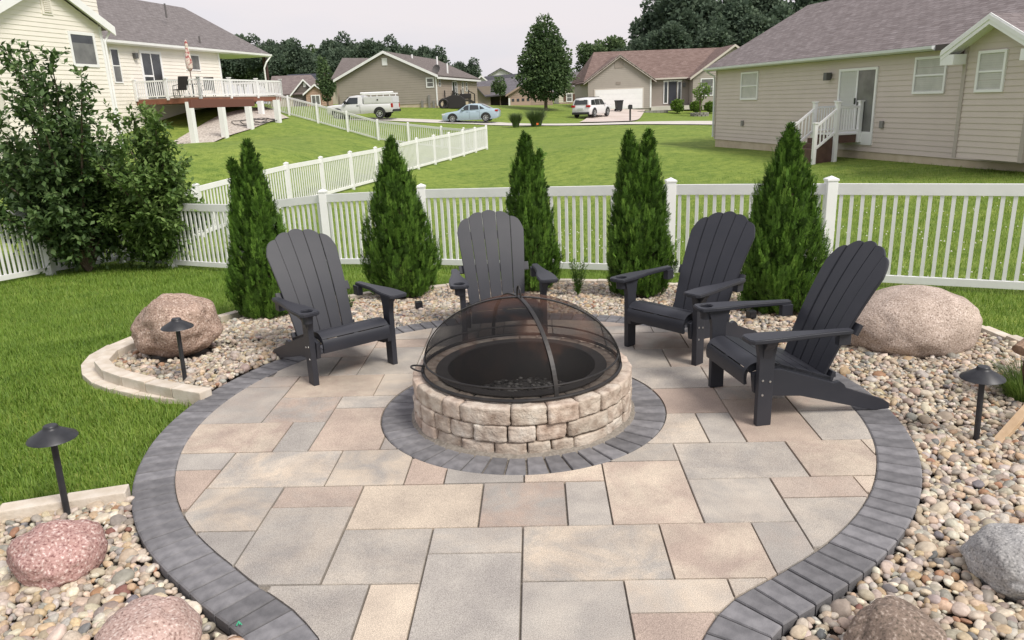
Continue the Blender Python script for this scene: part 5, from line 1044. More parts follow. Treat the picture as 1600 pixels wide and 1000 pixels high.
class House:
    def __init__(s, name, P0, ang, z0, label, cat='house'):
        s.P0 = np.array(P0[:2]); s.a = ang; s.z0 = z0; s.d = np.array([math.cos(ang), math.sin(ang)]); s.n = np.array([-s.d[1], s.d[0]]); s.root = empty(name, (s.P0[0], s.P0[1], z0), ang, label, cat)
    def wp(s, px, py, off=0.0):           # pixel on the facade plane -> (along, height)
        r = ray(px, py); o = s.P0 + s.n * off; t = (o @ s.n) / (r[:2] @ s.n); q = r[:2] * t; return float((q - o) @ s.d), float(CH + r[2] * t - s.z0)
    def rect(s, px0, py0, px1, py1, off=0.0):   # opposite corners in pixels
        a, za = s.wp(px0, py0, off); b, zb = s.wp(px1, py1, off); return min(a, b), max(a, b), min(za, zb), max(za, zb)
    def siding(s, m, l, r, z0, z1, y=0.0, course=.15, pieces=False, name='siding', parent=None):
        # l(z), r(z): the wall's left and right ends at height z
        n = max(1, round((z1 - z0) / course)); h_ = (z1 - z0) / n; M_ = MB()
        for k in range(n):
            a, b = z0 + k * h_, z0 + (k + 1) * h_; la, ra, lb, rb = l(a), r(a), l(b - 1e-4), r(b - 1e-4)
            if ra - la < .02: continue
            q = M_ if not pieces else MB(); q.quad((la, y - .022, a), (ra, y - .022, a), (rb, y - .003, b), (lb, y - .003, b)); q.quad((la, y - .022, a), (la, y + .002, a), (ra, y + .002, a), (ra, y - .022, a))
            q.quad((la, y + .01, a), (lb, y + .01, b), (rb, y + .01, b), (ra, y + .01, a))
            if pieces: q.obj('siding_board', m, parent or s.root)
        if not pieces: o = M_.obj(name, m, parent or s.root); return o
    def window(s, R, y=0.0, panes='double', glass=None, bl=True, trim=.07, name='window', tm=None):
        a, b, c, d = R; m_ = MB(); t = trim; yo = y - .06; tm = tm or white_trim
        m_.box(a - t, a, yo, y + .01, c - t, d + t); m_.box(b, b + t, yo, y + .01, c - t, d + t); m_.box(a, b, yo, y + .01, c - t, c); m_.box(a, b, yo, y + .01, d, d + t)
        if panes == 'double': m_.box(a, b, yo + .012, y + .0, (c + d) / 2 - .025, (c + d) / 2 + .025)
        if panes == 'slide': m_.box((a + b) / 2 - .035, (a + b) / 2 + .035, yo + .012, y, c, d)
        w = m_.obj(name, tm, s.root)
        subs = [(a, b, c, (c + d) / 2 - .025), (a, b, (c + d) / 2 + .025, d)] if panes == 'double' else ([(a, (a + b) / 2 - .035, c, d), ((a + b) / 2 + .035, b, c, d)] if panes == 'slide' else [(a, b, c, d)])
        for i, (p0, p1, p2, p3) in enumerate(subs):
            g = glass[i % len(glass)] if isinstance(glass, (list, tuple)) else glass
            MB().quad((p0, y - .034, p2), (p1, y - .034, p2), (p1, y - .034, p3), (p0, y - .034, p3)).obj('pane', g or PANE, w)
        if bl:
            q = MB(); nb = max(4, int((d - c) / .055)); 
            for i in range(nb): z_ = c + (d - c) * i / nb; q.quad((a, y - .028, z_), (b, y - .028, z_), (b, y - .020, z_ + (d - c) / nb * .96), (a, y - .020, z_ + (d - c) / nb * .96))
            q.obj('blind', blind, w)
        return w
    def box(s, name, m, *B, parent=None, bevel=0.0): return MB().box(*B).obj(name, m, parent or s.root, bevel=bevel)
    def roof(s, name, m, quads, th=.16, parent=None):
        # each quad: 4 local points, eave-left, eave-right, ridge-right, ridge-left; given thickness and metre UVs
        V_, F_, UV = [], [], []
        for Q in quads:
            Q = [np.array(q, float) for q in Q]; u = unit(Q[1] - Q[0]); nn = np.cross(Q[1] - Q[0], Q[-1] - Q[0]); nn = nn / np.linalg.norm(nn); nn = nn if nn[2] > 0 else -nn; w = np.cross(nn, u); b = len(V_); k = len(Q)
            V_ += [q for q in Q] + [q - np.array([0, 0, th]) for q in Q]; F_ += [tuple(b + i for i in range(k)), tuple(b + k + i for i in range(k - 1, -1, -1))] + [(b + i, b + k + i, b + k + (i + 1) % k, b + (i + 1) % k) for i in range(k)]
            UV += [((q - Q[0]) @ u, (q - Q[0]) @ w) for q in Q] * 2
        me = mesh(name, V_, F_); ul = me.uv_layers.new(name='UVMap')
        for lp in me.loops: ul.data[lp.index].uv = UV[lp.vertex_index]
        bm = bmesh.new(); bm.from_mesh(me); bmesh.ops.recalc_face_normals(bm, faces=bm.faces); bm.to_mesh(me); bm.free(); me.materials.append(m); return link(name, me, None, parent or s.root)
    def strip(s, name, m, p, q, w, d, parent=None): return MB().bar(p, q, w, d).obj(name, m, parent or s.root)
# --- right-hand neighbour
RE = 2.83
eL, eR = PZ(1103, 110, RE)[:2], PZ(1467, 75.5, RE)[:2]; ang = math.atan2(*(eR - eL)[::-1]); dd_ = (eR - eL) / np.linalg.norm(eR - eL); nn_ = np.array([-dd_[1], dd_[0]])
P0 = eL + nn_ * .35 + dd_ * .38
HR = House('beige_ranch_house', P0, ang, -.15, 'beige vinyl-sided ranch house with mauve shingle roof and sliding patio door')
sb = siding_mat('siding_beige', (.56, .485, .44)); WL = 19.0; ez = RE + .15 - .02
b0 = HR.wp(1114, 217)[1]; bx0 = HR.wp(1500, 240)[0] - .0
HR.siding(sb, lambda z: 0, lambda z: WL, b0, ez, pieces=True, course=.155)
found = mat('foundation', (.47, .39, .28), .9, col2=(.55, .47, .36), scale=2, bump=.2)
HR.box('foundation', found, .03, WL - .02, .02, .5, -.6, b0 + .01)
HR.box('wall_core', sb, .01, WL - .01, .03, 9.0, b0 - .0, ez)
wz = 4.6; roof_m = shingle('roof_mauve', (.150, .126, .124), (.21, .180, .178), (.30, .268, .27))
# ridge end read from the photograph
o_r = None
for hd in np.linspace(3, 8, 200):
    q = P0 + nn_ * hd - dd_ * .38; pr_ = proj(np.array([[q[0], q[1], 0]]))
    r = ray(1262, 8); xx = r[0] / r[1] * q[1]
    if o_r is None and xx <= q[0]: o_r = (hd, CH + r[2] / r[1] * q[1] + .15)
hd, rz_ = o_r if o_r else (5, 5.6)
rl = HR.roof('roof', roof_m, [[(-.38, -.35, ez + .12), (WL + .4, -.35, ez + .12), (WL + .4, hd, rz_), (-.38, hd, rz_)], [(WL + .4, 2 * hd + .35, ez + .12), (-.38, 2 * hd + .35, ez + .12), (-.38, hd, rz_), (WL + .4, hd, rz_)]])
gut = mat('gutter_white', (.62, .65, .66), .4, col2=(.68, .70, .71), scale=3)
m_ = MB(); m_.prism([(-.35, ez - .03), (-.47, ez + .02), (-.48, ez + .10), (-.35, ez + .11)], 'x', -.40, HR.wp(1470, 70)[0] + .2); m_.obj('gutter', gut, HR.root)
HR.box('soffit', white_trim, -.3, WL, -.34, .02, ez - .012, ez + .005)
m_ = MB(); m_.tube([(-.30, -.40, ez), (-.25, -.25, ez - .12), (-.12, -.06, ez - .25), (-.1, -.05, ez - .6), (-.1, -.05, b0 + .1)], .04, 8); m_.obj('downspout', gut, HR.root)
HR.box('corner_trim', siding_mat('trim_beige', (.40, .35, .32)), -.03, .06, -.035, .06, b0, ez)
for R in ((1161, 116, 1183, 153), (1435, 93.5, 1474, 142)): HR.window(HR.rect(*R))
# sliding door, read as one frame with two panes
a, b, c, d = HR.rect(1316, 112, 1362, 206); sd = HR.window((a, b, c, d), panes='slide', glass=[PANE, glass_grey], bl=False, name='sliding_door', trim=.08)
cur = MB()
for i in range(14):
    xa = a + (b - a) * .5 * i / 14; cur.quad((xa, -.026, c), (xa + (b - a) * .5 / 14, -.016 - .01 * (i % 2), c), (xa + (b - a) * .5 / 14, -.016 - .01 * (i % 2), d), (xa, -.026, d))
cur.obj('curtain', mat('curtain', (.72, .73, .69), .8), sd); HR.box('handle', glass_dark, (a + b) / 2 - .02, (a + b) / 2 + .02, -.10, -.06, (c + d) / 2 - .1, (c + d) / 2 + .1, parent=sd)
HR.box('door_sill', white_trim, a - .08, b + .08, -.06, .0, c - .42, c - .08)
# wall lamp, vents
a, z_ = HR.wp(1299, 118); m_ = MB(); m_.box(a - .05, a + .05, -.05, 0, z_ - .1, z_ + .1); m_.box(a - .09, a + .09, -.26, -.08, z_ - .16, z_ + .1); m_.obj('wall_lamp', mat('lamp_pewter', (.12, .12, .12), .5, metal=.4), HR.root, bevel=.01)
for px, py in ((1161, 192), (1379, 194)): a, z_ = HR.wp(px, py); HR.box('outlet_box', mat('vent_grey', (.22, .21, .20), .6), a - .07, a + .09, -.08, 0, z_ - .12, z_ + .1, bevel=.01)
for px, py in ((1193, 93),): 
    a, z_ = HR.wp(px, py, 1.0); m_ = MB(); m_.tube([(a, 1.0, z_ - .25), (a, 1.0, z_ + .32)], .05, 10); m_.obj('vent_pipe', white_trim, HR.root, smooth=True)
# bump-out wing with its own little gable
ox = -.75; w0 = HR.wp(1492, 240, ox)[0]; w1 = HR.wp(1596, 243, ox)[0]; wb0 = HR.wp(1484, 245, ox)[1]; wm = (w0 + w1) / 2; we = ez - .02; wrz = HR.wp(1546, 24, ox)[1]
sl = (wrz - .18 - we) / ((w1 - w0) / 2)
HR.siding(sb, lambda z: w0 + max(0, z - we) / sl, lambda z: w1 - max(0, z - we) / sl, wb0, wrz - .20, y=ox, pieces=True, course=.155)
HR.box('bay_side', sb, w0 + .01, w1 - .01, ox + .02, .05, wb0 + .01, we + .02)
for xx in (w0, w1): HR.box('corner_trim', MATS['trim_beige'], xx - .06, xx + .06, ox - .04, ox + .05, wb0 - .01, we)
a, b, c, d = HR.rect(1535, 84, 1565, 139, ox); HR.window((a, b, c, d), y=ox)
oh = .42; e0, e1 = w0 - oh, w1 + oh; zl = we - sl * oh + .12; yr = ox - .42
HR.roof('bay_roof', roof_m, [[(e0, 4.2, zl), (e0, yr, zl), (wm, yr, wrz), (wm, 4.2, wrz)], [(e1, yr, zl), (e1, 4.2, zl), (wm, 4.2, wrz), (wm, yr, wrz)]])
for sgn, ee in ((-1, e0), (1, e1)):
    m_ = MB(); m_.prism([(ee, zl + .02), (wm, wrz + .02), (wm, wrz - .24), (ee, zl - .24)], 'y', yr - .03, yr + .0); m_.prism([(ee, zl - .02), (wm, wrz - .02), (wm, wrz - .13), (ee, zl - .13)], 'y', yr - .05, yr - .028); m_.obj('bargeboard', white_trim, HR.root)
    MB().quad((ee, yr, zl - .17), (wm, yr, wrz - .17), (wm, ox, wrz - .17), (ee, ox, zl - .17)).obj('eave_soffit', white_trim, HR.root)
    HR.box('eave_return', white_trim, min(ee, ee - sgn * .45), max(ee, ee - sgn * .45), yr - .02, ox, zl - .36, zl - .10)
# porch steps in front of the sliding door
ps = House('porch_steps', P0, ang, -.15, 'small white-railed porch with steps below the sliding door', 'porch')
def hpx(sx_, yl, z=1.0): w_ = P0 + dd_ * sx_ + nn_ * yl; return proj(np.array([[w_[0], w_[1], z]]))[0][0]
brown = mat('deck_brown', (.085, .045, .035), .7, col2=(.11, .06, .045), scale=6)
s1 = HR.wp(1343, 190, -.12)[0]; D = .4
while hpx(s1, -D) > 1309: D += .01
s0 = s1
while hpx(s0, -D) > 1273: s0 -= .01
Rn = .3
while hpx(s1, -D - Rn) > 1276 and Rn < 1.6: Rn += .01
dz_ = HR.wp(1355, 208, -.05)[1]
ps.box('platform', brown, s0 + .05, s1 - .03, -D + .03, -.04, dz_ - .30, dz_ - .04); ps.box('platform_top', white_trim, s0, s1, -D, -.04, dz_ - .04, dz_)
for sx_ in (s0, s1):
    for yl, zb_ in ((-.12, dz_ - .30), (-D, -.4)): o = ps.box('newel_post', white_trim, sx_ - .06, sx_ + .06, yl - .06, yl + .06, zb_, dz_ + 1.0, bevel=.008); ps.box('post_cap', white_trim, sx_ - .085, sx_ + .085, yl - .085, yl + .085, dz_ + 1.0, dz_ + 1.04, parent=o)
    for z_, h_ in ((.88, .07), (.12, .06)): ps.box('side_rail', white_trim, sx_ - .03, sx_ + .03, -D + .06, -.18, dz_ + z_ - h_, dz_ + z_)
    nb = 6
    for i in range(nb): yl = -D + .12 + (D - .36) * (i + .5) / nb; ps.box('baluster', white_trim, sx_ - .018, sx_ + .018, yl - .018, yl + .018, dz_ + .1, dz_ + .83)
    lo = -D - Rn; o = ps.box('newel_post', white_trim, sx_ - .055, sx_ + .055, lo - .055, lo + .055, -.4, .92, bevel=.008); ps.box('post_cap', white_trim, sx_ - .08, sx_ + .08, lo - .08, lo + .08, .92, .96, parent=o)
    for zt in (.84, .12): ps.strip('stair_rail', white_trim, (sx_, lo, zt - .03), (sx_, -D, dz_ + zt - .03), .05, .07)
    for i in range(6): t = (i + .5) / 6; yl = lo + Rn * t; ps.box('baluster', white_trim, sx_ - .018, sx_ + .018, yl - .018, yl + .018, dz_ * t + .1, dz_ * t + .8)
for i in range(3): ps.box('step', brown, s0 + .07, s1 - .07, -D - Rn * (i + 1) / 3, -D - Rn * i / 3 + .02, -.4, dz_ * (1 - (i + 1) / 3.6))
# --- left-hand neighbour
LE = 5.75
eL, eR = PZ(167.3, 60.5, LE)[:2], PZ(421.8, 84.4, LE)[:2]; dd_ = (eR - eL) / np.linalg.norm(eR - eL); nn_ = np.array([-dd_[1], dd_[0]]); ang = math.atan2(dd_[1], dd_[0]); LT = np.linalg.norm(eR - eL)
P0 = eL + nn_ * .35; HL = House('cream_house', P0, ang, 0.0, 'cream vinyl-sided house on the rise with grey shingle roof and gabled wing')
sc_ = siding_mat('siding_cream', (.77, .725, .655)); wl1 = HL.wp(344, 110)[0]
HL.siding(sc_, lambda z: -6, lambda z: wl1, .2, LE - .1, course=.2); HL.box('wall_core', sc_, -6, wl1 - .01, .03, 9, .2, LE - .1); HL.box('corner_trim', white_trim, wl1 - .08, wl1 + .08, -.04, .08, .2, LE - .1)
roof_g = shingle('roof_grey', (.135, .120, .118), (.175, .157, .155), (.30, .275, .275))
hd = None
for h_ in np.linspace(2.5, 10, 300):
    q = P0 + nn_ * h_ + dd_ * LT; r = ray(287, 12); xx = r[0] / r[1] * q[1]
    if hd is None and q[0] <= xx: hd = (h_, CH + r[2] / r[1] * q[1])
hd, rz_ = hd if hd else (5, 9)
HL.roof('roof', roof_g, [[(-8, -.35, LE), (LT, -.35, LE), (LT, hd, rz_), (-8, hd, rz_)], [(LT, 2 * hd + .35, LE), (-8, 2 * hd + .35, LE), (-8, hd, rz_), (LT, hd, rz_)]])
m_ = MB(); m_.prism([(-.35, LE - .24), (-.47, LE - .16), (-.48, LE - .03), (-.35, LE - .02)], 'x', -1, LT + .05); m_.obj('gutter', white_trim, HL.root); HL.box('soffit', white_trim, -2, LT, -.34, 3.2, LE - .19, LE - .165)
pcx = HL.wp(416, 110, .1)[0]; dk_z = float(PD(211, 151.5, 39.6)[2]) - .05
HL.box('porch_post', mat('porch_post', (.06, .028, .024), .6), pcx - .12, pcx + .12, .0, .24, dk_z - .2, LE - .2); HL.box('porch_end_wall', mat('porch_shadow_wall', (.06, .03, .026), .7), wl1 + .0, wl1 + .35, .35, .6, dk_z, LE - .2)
m_ = MB(); m_.tube([(LT - .1, -.4, LE - .2), (LT - .5, -.25, LE - .6), (LT - .62, -.1, LE - 1.0), (LT - .62, -.1, 2.2)], .06, 8); m_.obj('downspout', white_trim, HL.root)
for px, py, off in ((258, 12, 2.5), (312, 63, .3)):
    a, z_ = HL.wp(px, py, off); MB().tube([(a, off, z_ - .6), (a, off, z_ + .25)], .06, 8).obj('vent_pipe', mat('vent_dark', (.12, .11, .11), .6), HL.root)
HL.window(HL.rect(171, 77, 190.5, 128), glass=[glass_grey, glass_dark], bl=False)
a, b, c, d = HL.rect(219, 83, 258, 150); c = dk_z + .05; dr = HL.window((a, b, c, d), panes='slide', glass=[glass_dark, glass_dark], bl=False, name='patio_doors', trim=.14); HL.box('mid_rail', white_trim, a, (a + b) / 2, -.055, -.03, (c + d) / 2 - .04, (c + d) / 2 + .06, parent=dr)
HL.window(HL.rect(288, 86, 312, 109), glass=[glass_grey, glass_dark], bl=False, panes='one')
a, z_ = HL.wp(209, 87); HL.box('wall_lamp', mat('lamp_pewter', (.12, .12, .12), .5), a - .12, a + .12, -.22, 0, z_ - .16, z_ + .14, bevel=.02)
# gabled wing, standing forward
ox = -2.2; w1 = HL.wp(158, 60, ox)[0]; ax_, az_ = HL.wp(62, -28, ox); w0 = 2 * ax_ - w1; we = HL.wp(157, 42, ox)[1]; sl = (az_ - we) / (w1 - ax_)
HL.siding(sc_, lambda z: w0 + max(0, z - we) / sl, lambda z: w1 - max(0, z - we) / sl, -.4, az_ - .1, y=ox, course=.2, name='wing_siding'); HL.box('wing_core', sc_, w0, w1 - .01, ox + .03, .1, -.4, we + .1); HL.box('corner_trim', white_trim, w1 - .1, w1 + .06, ox - .05, ox + .06, -.3, we)
oh = .55; yr = ox - .4; e0, e1 = w0 - oh, w1 + oh; zl = we - sl * oh
HL.roof('wing_roof', roof_g, [[(e0, 5, zl + .3), (e0, yr, zl + .3), (ax_, yr, az_ + .3), (ax_, 5, az_ + .3)], [(e1, yr, zl + .3), (e1, 5, zl + .3), (ax_, 5, az_ + .3), (ax_, yr, az_ + .3)]])
for ee in (e0, e1): m_ = MB(); m_.prism([(ee, zl + .28), (ax_, az_ + .28), (ax_, az_ - .12), (ee, zl - .12)], 'y', yr - .04, yr + .02); m_.obj('bargeboard', white_trim, HL.root); MB().quad((ee, yr, zl + .1), (ax_, yr, az_ + .1), (ax_, ox, az_ + .1), (ee, ox, zl + .1)).obj('eave_soffit', white_trim, HL.root)
m_ = MB(); m_.tube([(e1 - .1, yr + .2, zl + .1), (w1 + .12, ox - .08, zl - .4), (w1 + .12, ox - .08, 0)], .055, 8); m_.obj('downspout', white_trim, HL.root)
a, b, c, d = HL.rect(108, 53, 151, 101, ox); wn = HL.window((a, b, c, d), y=ox, panes='one', glass=glass_grey, bl=False, trim=.13); HL.box('upper_pane', glass_dark, a + .02, b - .02, ox - .038, ox - .035, d - (d - c) * .28, d - .02, parent=wn)
a, b, c, d = HL.rect(63, -6, 79, 20, ox); lv = HL.box('louvre_frame', sc_, a - .1, b + .1, ox - .05, ox, c - .1, d + .1)
for i in range(8): z_ = c + (d - c) * i / 8; HL.box('louvre_slat', sc_, a, b, ox - .09, ox - .05, z_, z_ + (d - c) / 14, parent=lv)
a, b, c, d = HL.rect(112, -20, 155, 28, .8); HL.siding(sc_, lambda z: a, lambda z: b, c - 1.2, d + .4, y=.8, course=.2, name='chase_siding'); HL.box('chimney_chase', sc_, a + .01, b - .01, .82, 2.4, c - 1.2, d + .4)
# --- the raised deck, standing off the wall
dk = House('raised_deck', P0, ang, 0, 'raised brown deck with white balustrade on white posts against the cream house', 'deck')
cedar = mat('deck_cedar', (.20, .075, .045), .65, col2=(.25, .10, .06), scale=5)
def dkp(px, py, z): q = PZ(px, py, z)[:2] - P0; return np.array([q @ dd_, q @ nn_])
sA = HL.wp(211, 150)[0]
def pxof(l): w_ = P0 + dd_ * l[0] + nn_ * l[1]; return proj(np.array([[w_[0], w_[1], dk_z]]))[0][0]
A_ = np.array([sA, -.1]); B_ = A_.copy()
while pxof(B_) < 313: B_[1] -= .02
C_ = B_.copy()
while pxof(C_) < 440: C_[0] += .02
poly = [(A_[0], -.05), tuple(A_), tuple(B_), tuple(C_), (C_[0] + .0, -.05)]
m_ = MB(); m_.prism(poly, 'z', dk_z - .30, dk_z - .02); m_.obj('rim_and_joists', cedar, dk.root)
m_ = MB(); m_.prism([tuple(np.array(p) * 1.0 + np.array([0, -.03 if p[1] < -.1 else 0])) for p in poly], 'z', dk_z - .02, dk_z + .02); m_.obj('deck_boards', mat('deck_grey', (.42, .38, .34), .7), dk.root)
pp_ = [np.array(poly[0]), A_, B_, C_]
def rail(p, q, n, npost):
    p = np.array(p, float); q = np.array(q, float); L_ = np.linalg.norm(q - p); u = (q - p) / L_
    for i in range(npost + 1): t = p + (q - p) * i / npost; o = dk.box('rail_post', white_trim, t[0] - .07, t[0] + .07, t[1] - .07, t[1] + .07, dk_z - .1, dk_z + 1.02); dk.box('post_cap', white_trim, t[0] - .10, t[0] + .10, t[1] - .10, t[1] + .10, dk_z + 1.02, dk_z + 1.08, parent=o)
    for z_, h_ in ((.93, .09), (.12, .07)): dk.strip('rail', white_trim, (p[0], p[1], dk_z + z_), (q[0], q[1], dk_z + z_), .06, h_)
    for i in range(n): t = p + (q - p) * (i + .5) / n; dk.box('baluster', white_trim, t[0] - .02, t[0] + .02, t[1] - .02, t[1] + .02, dk_z + .14, dk_z + .9)
rail(A_, B_, 30, 2); rail(B_, C_, 52, 3); rail(C_, (C_[0], -.1), 24, 1)
for (px, pyt, pyb) in ((306, 165, 231), (352, 165, 213), (392, 163, 201), (409, 163, 178), (435, 158, 188)):
    yb = {306: 39.6, 352: 41.7, 392: 44.0, 409: 48.5, 435: 46.0}[px]; q = PD(px, pyb, yb); l_ = q[:2] - P0; lx, ly = l_ @ dd_, l_ @ nn_
    dk.box('support_post', white_trim, lx - .14, lx + .14, ly - .14, ly + .14, q[2] - .3, dk_z - .28)
bm0 = dkp(297, 164, dk_z - .5); bm1 = dkp(396, 162, dk_z - .5); dk.strip('beam', mat('beam_red', (.15, .055, .04), .65), (bm0[0], bm0[1], dk_z - .45), (bm1[0], bm1[1], dk_z - .45), .12, .34)
# gravel under the deck
gpts = [PD(255, 244, 38.4), PD(296, 243, 38.8), PD(330, 232, 40.3), PD(365, 217, 42.2), PD(405, 203, 44.6), PD(440, 192, 46.8), PD(452, 184, 48.5), PD(420, 168, 53), PD(345, 172, 47.5), PD(300, 200, 43.5), PD(250, 225, 40)]
gv = drape('gravel_apron', [tuple(p[:2]) for p in gpts], mat('deck_gravel', (.36, .31, .27), .95, col2=(.58, .53, .47), scale=9, detail=7, contrast=(.4, .6), bump=.9, bscale=14, dist=.05), .06, .6); tag(gv, 'pale gravel apron under the raised deck', kind='structure')
# cables on the gravel
cb = MB(); rg = random.Random(2); cpos = PD(378, 197, 45)
for k in range(3):
    cx, cy_, rr0 = rg.uniform(-1.0, 1.2), rg.uniform(-.6, .8), rg.uniform(.5, 1.1); pts = []
    for t in np.linspace(0, 2 * math.pi * rg.uniform(1.2, 2.2), 40):
        q = (cpos[0] + cx + rr0 * (1 + .2 * math.sin(3 * t)) * math.cos(t), cpos[1] + cy_ + rr0 * .9 * math.sin(t + .4)); pts.append((q[0] - cpos[0], q[1] - cpos[1], h1(*q) + .11 + .03 * math.sin(5 * t) - cpos[2]))
    cb.tube(pts, .019, 5)
o = cb.obj('coiled_hose', mat('black_rubber', (.02, .02, .02), .6), None, smooth=True); o.location = tuple(cpos); tag(o, 'tangle of black hose lying on the gravel under the deck', 'hose')
# patio furniture on the deck
mesh_blk = mat('furniture_black', (.02, .017, .018), .7)
def deck_spot(px, fy):
    l = np.array([sA - 1.0, B_[1] * fy])
    while pxof(l) < px: l[0] += .02
    return l
def deck_chair(px, py, rz, label):
    q = deck_spot(px, py); w = P0 + dd_ * q[0] + nn_ * q[1]; r = empty('patio_chair', (w[0], w[1], dk_z + .02), rz, label, 'chair', 'black chairs on the deck'); s_ = 1.0
    MB().box(-.28, .28, -.28, .26, .38, .43).obj('seat', mesh_blk, r); m_ = MB(); m_.prism([(.24, .40), (.30, .40), (.52, 1.08), (.46, 1.08)], 'x', -.28, .28); m_.obj('backrest', mesh_blk, r)
    for sx_ in (-1, 1):
        m_ = MB(); m_.tube([(sx_ * .3, -.26, 0), (sx_ * .3, -.28, .4), (sx_ * .3, -.22, .62), (sx_ * .3, .36, .66)], .02, 6); m_.obj('armrest', mesh_blk, r); MB().tube([(sx_ * .28, .42, 0), (sx_ * .28, .24, .4)], .02, 6).obj('leg', mesh_blk, r); MB().tube([(sx_ * .28, -.3, .02), (sx_ * .28, .4, .02)], .018, 6).obj('leg', mesh_blk, r)
deck_chair(284, .72, -2.3, 'black patio chair on the deck beside the patio doors'); deck_chair(327, .72, -2.6, 'black patio chair on the deck on the porch side of the umbrella')
q = deck_spot(303, .70); w = P0 + dd_ * q[0] + nn_ * q[1]; r = empty('patio_table', (w[0], w[1], dk_z + .02), 0, 'small dark round patio table on the deck under the closed umbrella', 'table'); MB().lathe([(0, .72), (.5, .72), (.5, .69), (0, .69)], 20).obj('table_top', mesh_blk, r)
MB().tube([(0, 0, 0), (0, 0, .7)], .04, 8).obj('pedestal', mesh_blk, r); MB().lathe([(0, .04), (.28, .03), (.3, 0)], 16).obj('base', mesh_blk, r)
um = empty('closed_umbrella', (w[0], w[1], dk_z + .75), 0, 'closed red and white patterned umbrella standing on the deck table', 'umbrella'); tz = PD(295, 63, w[1])[2] - dk_z - .75
MB().tube([(0, 0, -.7), (0, 0, tz)], .025, 8).obj('pole', mat('pole_brown', (.12, .07, .05), .5), um); MB().lathe([(.04, tz * .28), (.17, tz * .36), (.19, tz * .5), (.12, tz * .72), (.08, tz * .85), (.1, tz * .9), (.05, tz), (0, tz + .04)], 14).obj('folded_canopy', mat('umbrella_cloth', (.34, .08, .08), .8, stops=[(.40, (.34, .075, .075)), (.47, (.62, .52, .46)), (.6, (.66, .58, .50))], scale=6), um)
# ------------------------------------------------------------------ houses along the street
def gable_front(Hs, m, w0, w1, zb, ze, zr, y, course, nm='siding', trim=None, oh=.35):
    wm = (w0 + w1) / 2; sl = (zr - ze) / (wm - w0); Hs.siding(m, lambda z: w0 + max(0, z - ze) / sl, lambda z: w1 - max(0, z - ze) / sl, zb, zr - .08, y=y, course=course, name=nm)
    for sg, e in ((-1, w0), (1, w1)):
        ee = e + sg * oh; m_ = MB(); zl = ze - sl * oh; m_.prism([(ee, zl + .22), (wm, zr + .22), (wm, zr - .02), (ee, zl - .02)], 'y', y - .36, y - .30); m_.obj('bargeboard', trim or white_trim, Hs.root)
    return wm, sl
def gable_roof(Hs, m, w0, w1, ze, zr, y0, y1, oh=.35, name='roof'):
    wm = (w0 + w1) / 2; sl = (zr - ze) / (wm - w0); zl = ze - sl * oh + .2; e0, e1 = w0 - oh, w1 + oh
    return Hs.roof(name, m, [[(e0, y1, zl), (e0, y0, zl), (wm, y0, zr + .2), (wm, y1, zr + .2)], [(e1, y0, zl), (e1, y1, zl), (wm, y1, zr + .2), (wm, y0, zr + .2)]])
# tan gabled house with a satellite dish
C0 = PD(683, 167, 74.6); side_d = unit(np.array([3.0, 15.6])); gd = np.array([side_d[1], -side_d[0]]); GW = 9.7; Pg = C0[:2] - gd * GW
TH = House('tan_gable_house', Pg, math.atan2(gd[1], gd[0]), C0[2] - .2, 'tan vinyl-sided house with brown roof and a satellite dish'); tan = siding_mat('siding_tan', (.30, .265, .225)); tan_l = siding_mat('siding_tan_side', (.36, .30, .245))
ze = TH.wp(683, 118.5)[1]; zr = TH.wp(605, 79.5)[1]; roof_b = shingle('roof_brown', (.135, .115, .108), (.175, .15, .142), (.22, .19, .18))
gable_front(TH, tan, 0, GW, .55, ze, zr - .2, 0, .22); TH.box('foundation', found, .03, GW - .03, .02, 1, -.8, .57); TH.box('wall_core', tan, .02, GW - .02, .03, 17.5, .3, ze)
gable_roof(TH, roof_b, 0, GW, ze, zr - .2, -.35, 18.0)
# side wall facing right, built on the same root as boards turned a quarter
SW = House('side_wall', C0[:2], math.atan2(side_d[1], side_d[0]), C0[2] - .2, None, None); sroot = SW.root; SL = 17.5
o = SW.siding(tan_l, lambda z: 0, lambda z: SL, .55, ze - .05, course=.22, parent=None)
sw_parts = []
def sww(R, **k): w = SW.window(R, **k); return w
SW.box('foundation', found, .03, SL - .03, -.02, .3, -.8, .57)
SW.window(SW.rect(706, 128, 715, 156), panes='slide', glass=glass_dark, bl=False, name='back_door'); 
for R in ((684.5, 124, 688, 134), (710, 127, 713, 145), (721, 128, 724, 146), (727, 129, 730, 142)): SW.window(SW.rect(*R), glass=glass_grey, bl=False, trim=.06)
m_ = MB(); m_.box(-.4, SL + .4, -.42, -.30, ze - .28, ze - .1); m_.obj('gutter', white_trim, sroot)
SW.box('corner_trim', white_trim, -.05, .08, -.1, .0, .3, ze)
m_ = MB(); dzz = SW.wp(706, 156)[1]; m_.box(2.2, 5.4, -1.9, -.05, dzz - .2, dzz); 
for yy in (-1.85, -.2):
    m_.bar((5.4, yy, dzz - .1), (8.0, yy, .4), .08, .25)
    m_.bar((5.4, yy, dzz + .8), (8.0, yy, 1.3), .06, .08)
    for xx in (2.3, 5.4, 8.0): m_.box(xx - .05, xx + .05, yy - .05, yy + .05, 0, (dzz if xx < 6 else .4) + .9)
m_.obj('back_steps', mat('dark_stair', (.03, .025, .025), .8), sroot)
for ch in list(sroot.children):          # fold the side wall into the house
    mw = Matrix.Translation(sroot.location) @ Matrix.Rotation(SW.a, 4, 'Z'); hm = Matrix.Translation(TH.root.location) @ Matrix.Rotation(TH.a, 4, 'Z'); ch.parent = TH.root; ch.matrix_parent_inverse = Matrix.Identity(4); ch.matrix_basis = hm.inverted() @ mw @ ch.matrix_basis
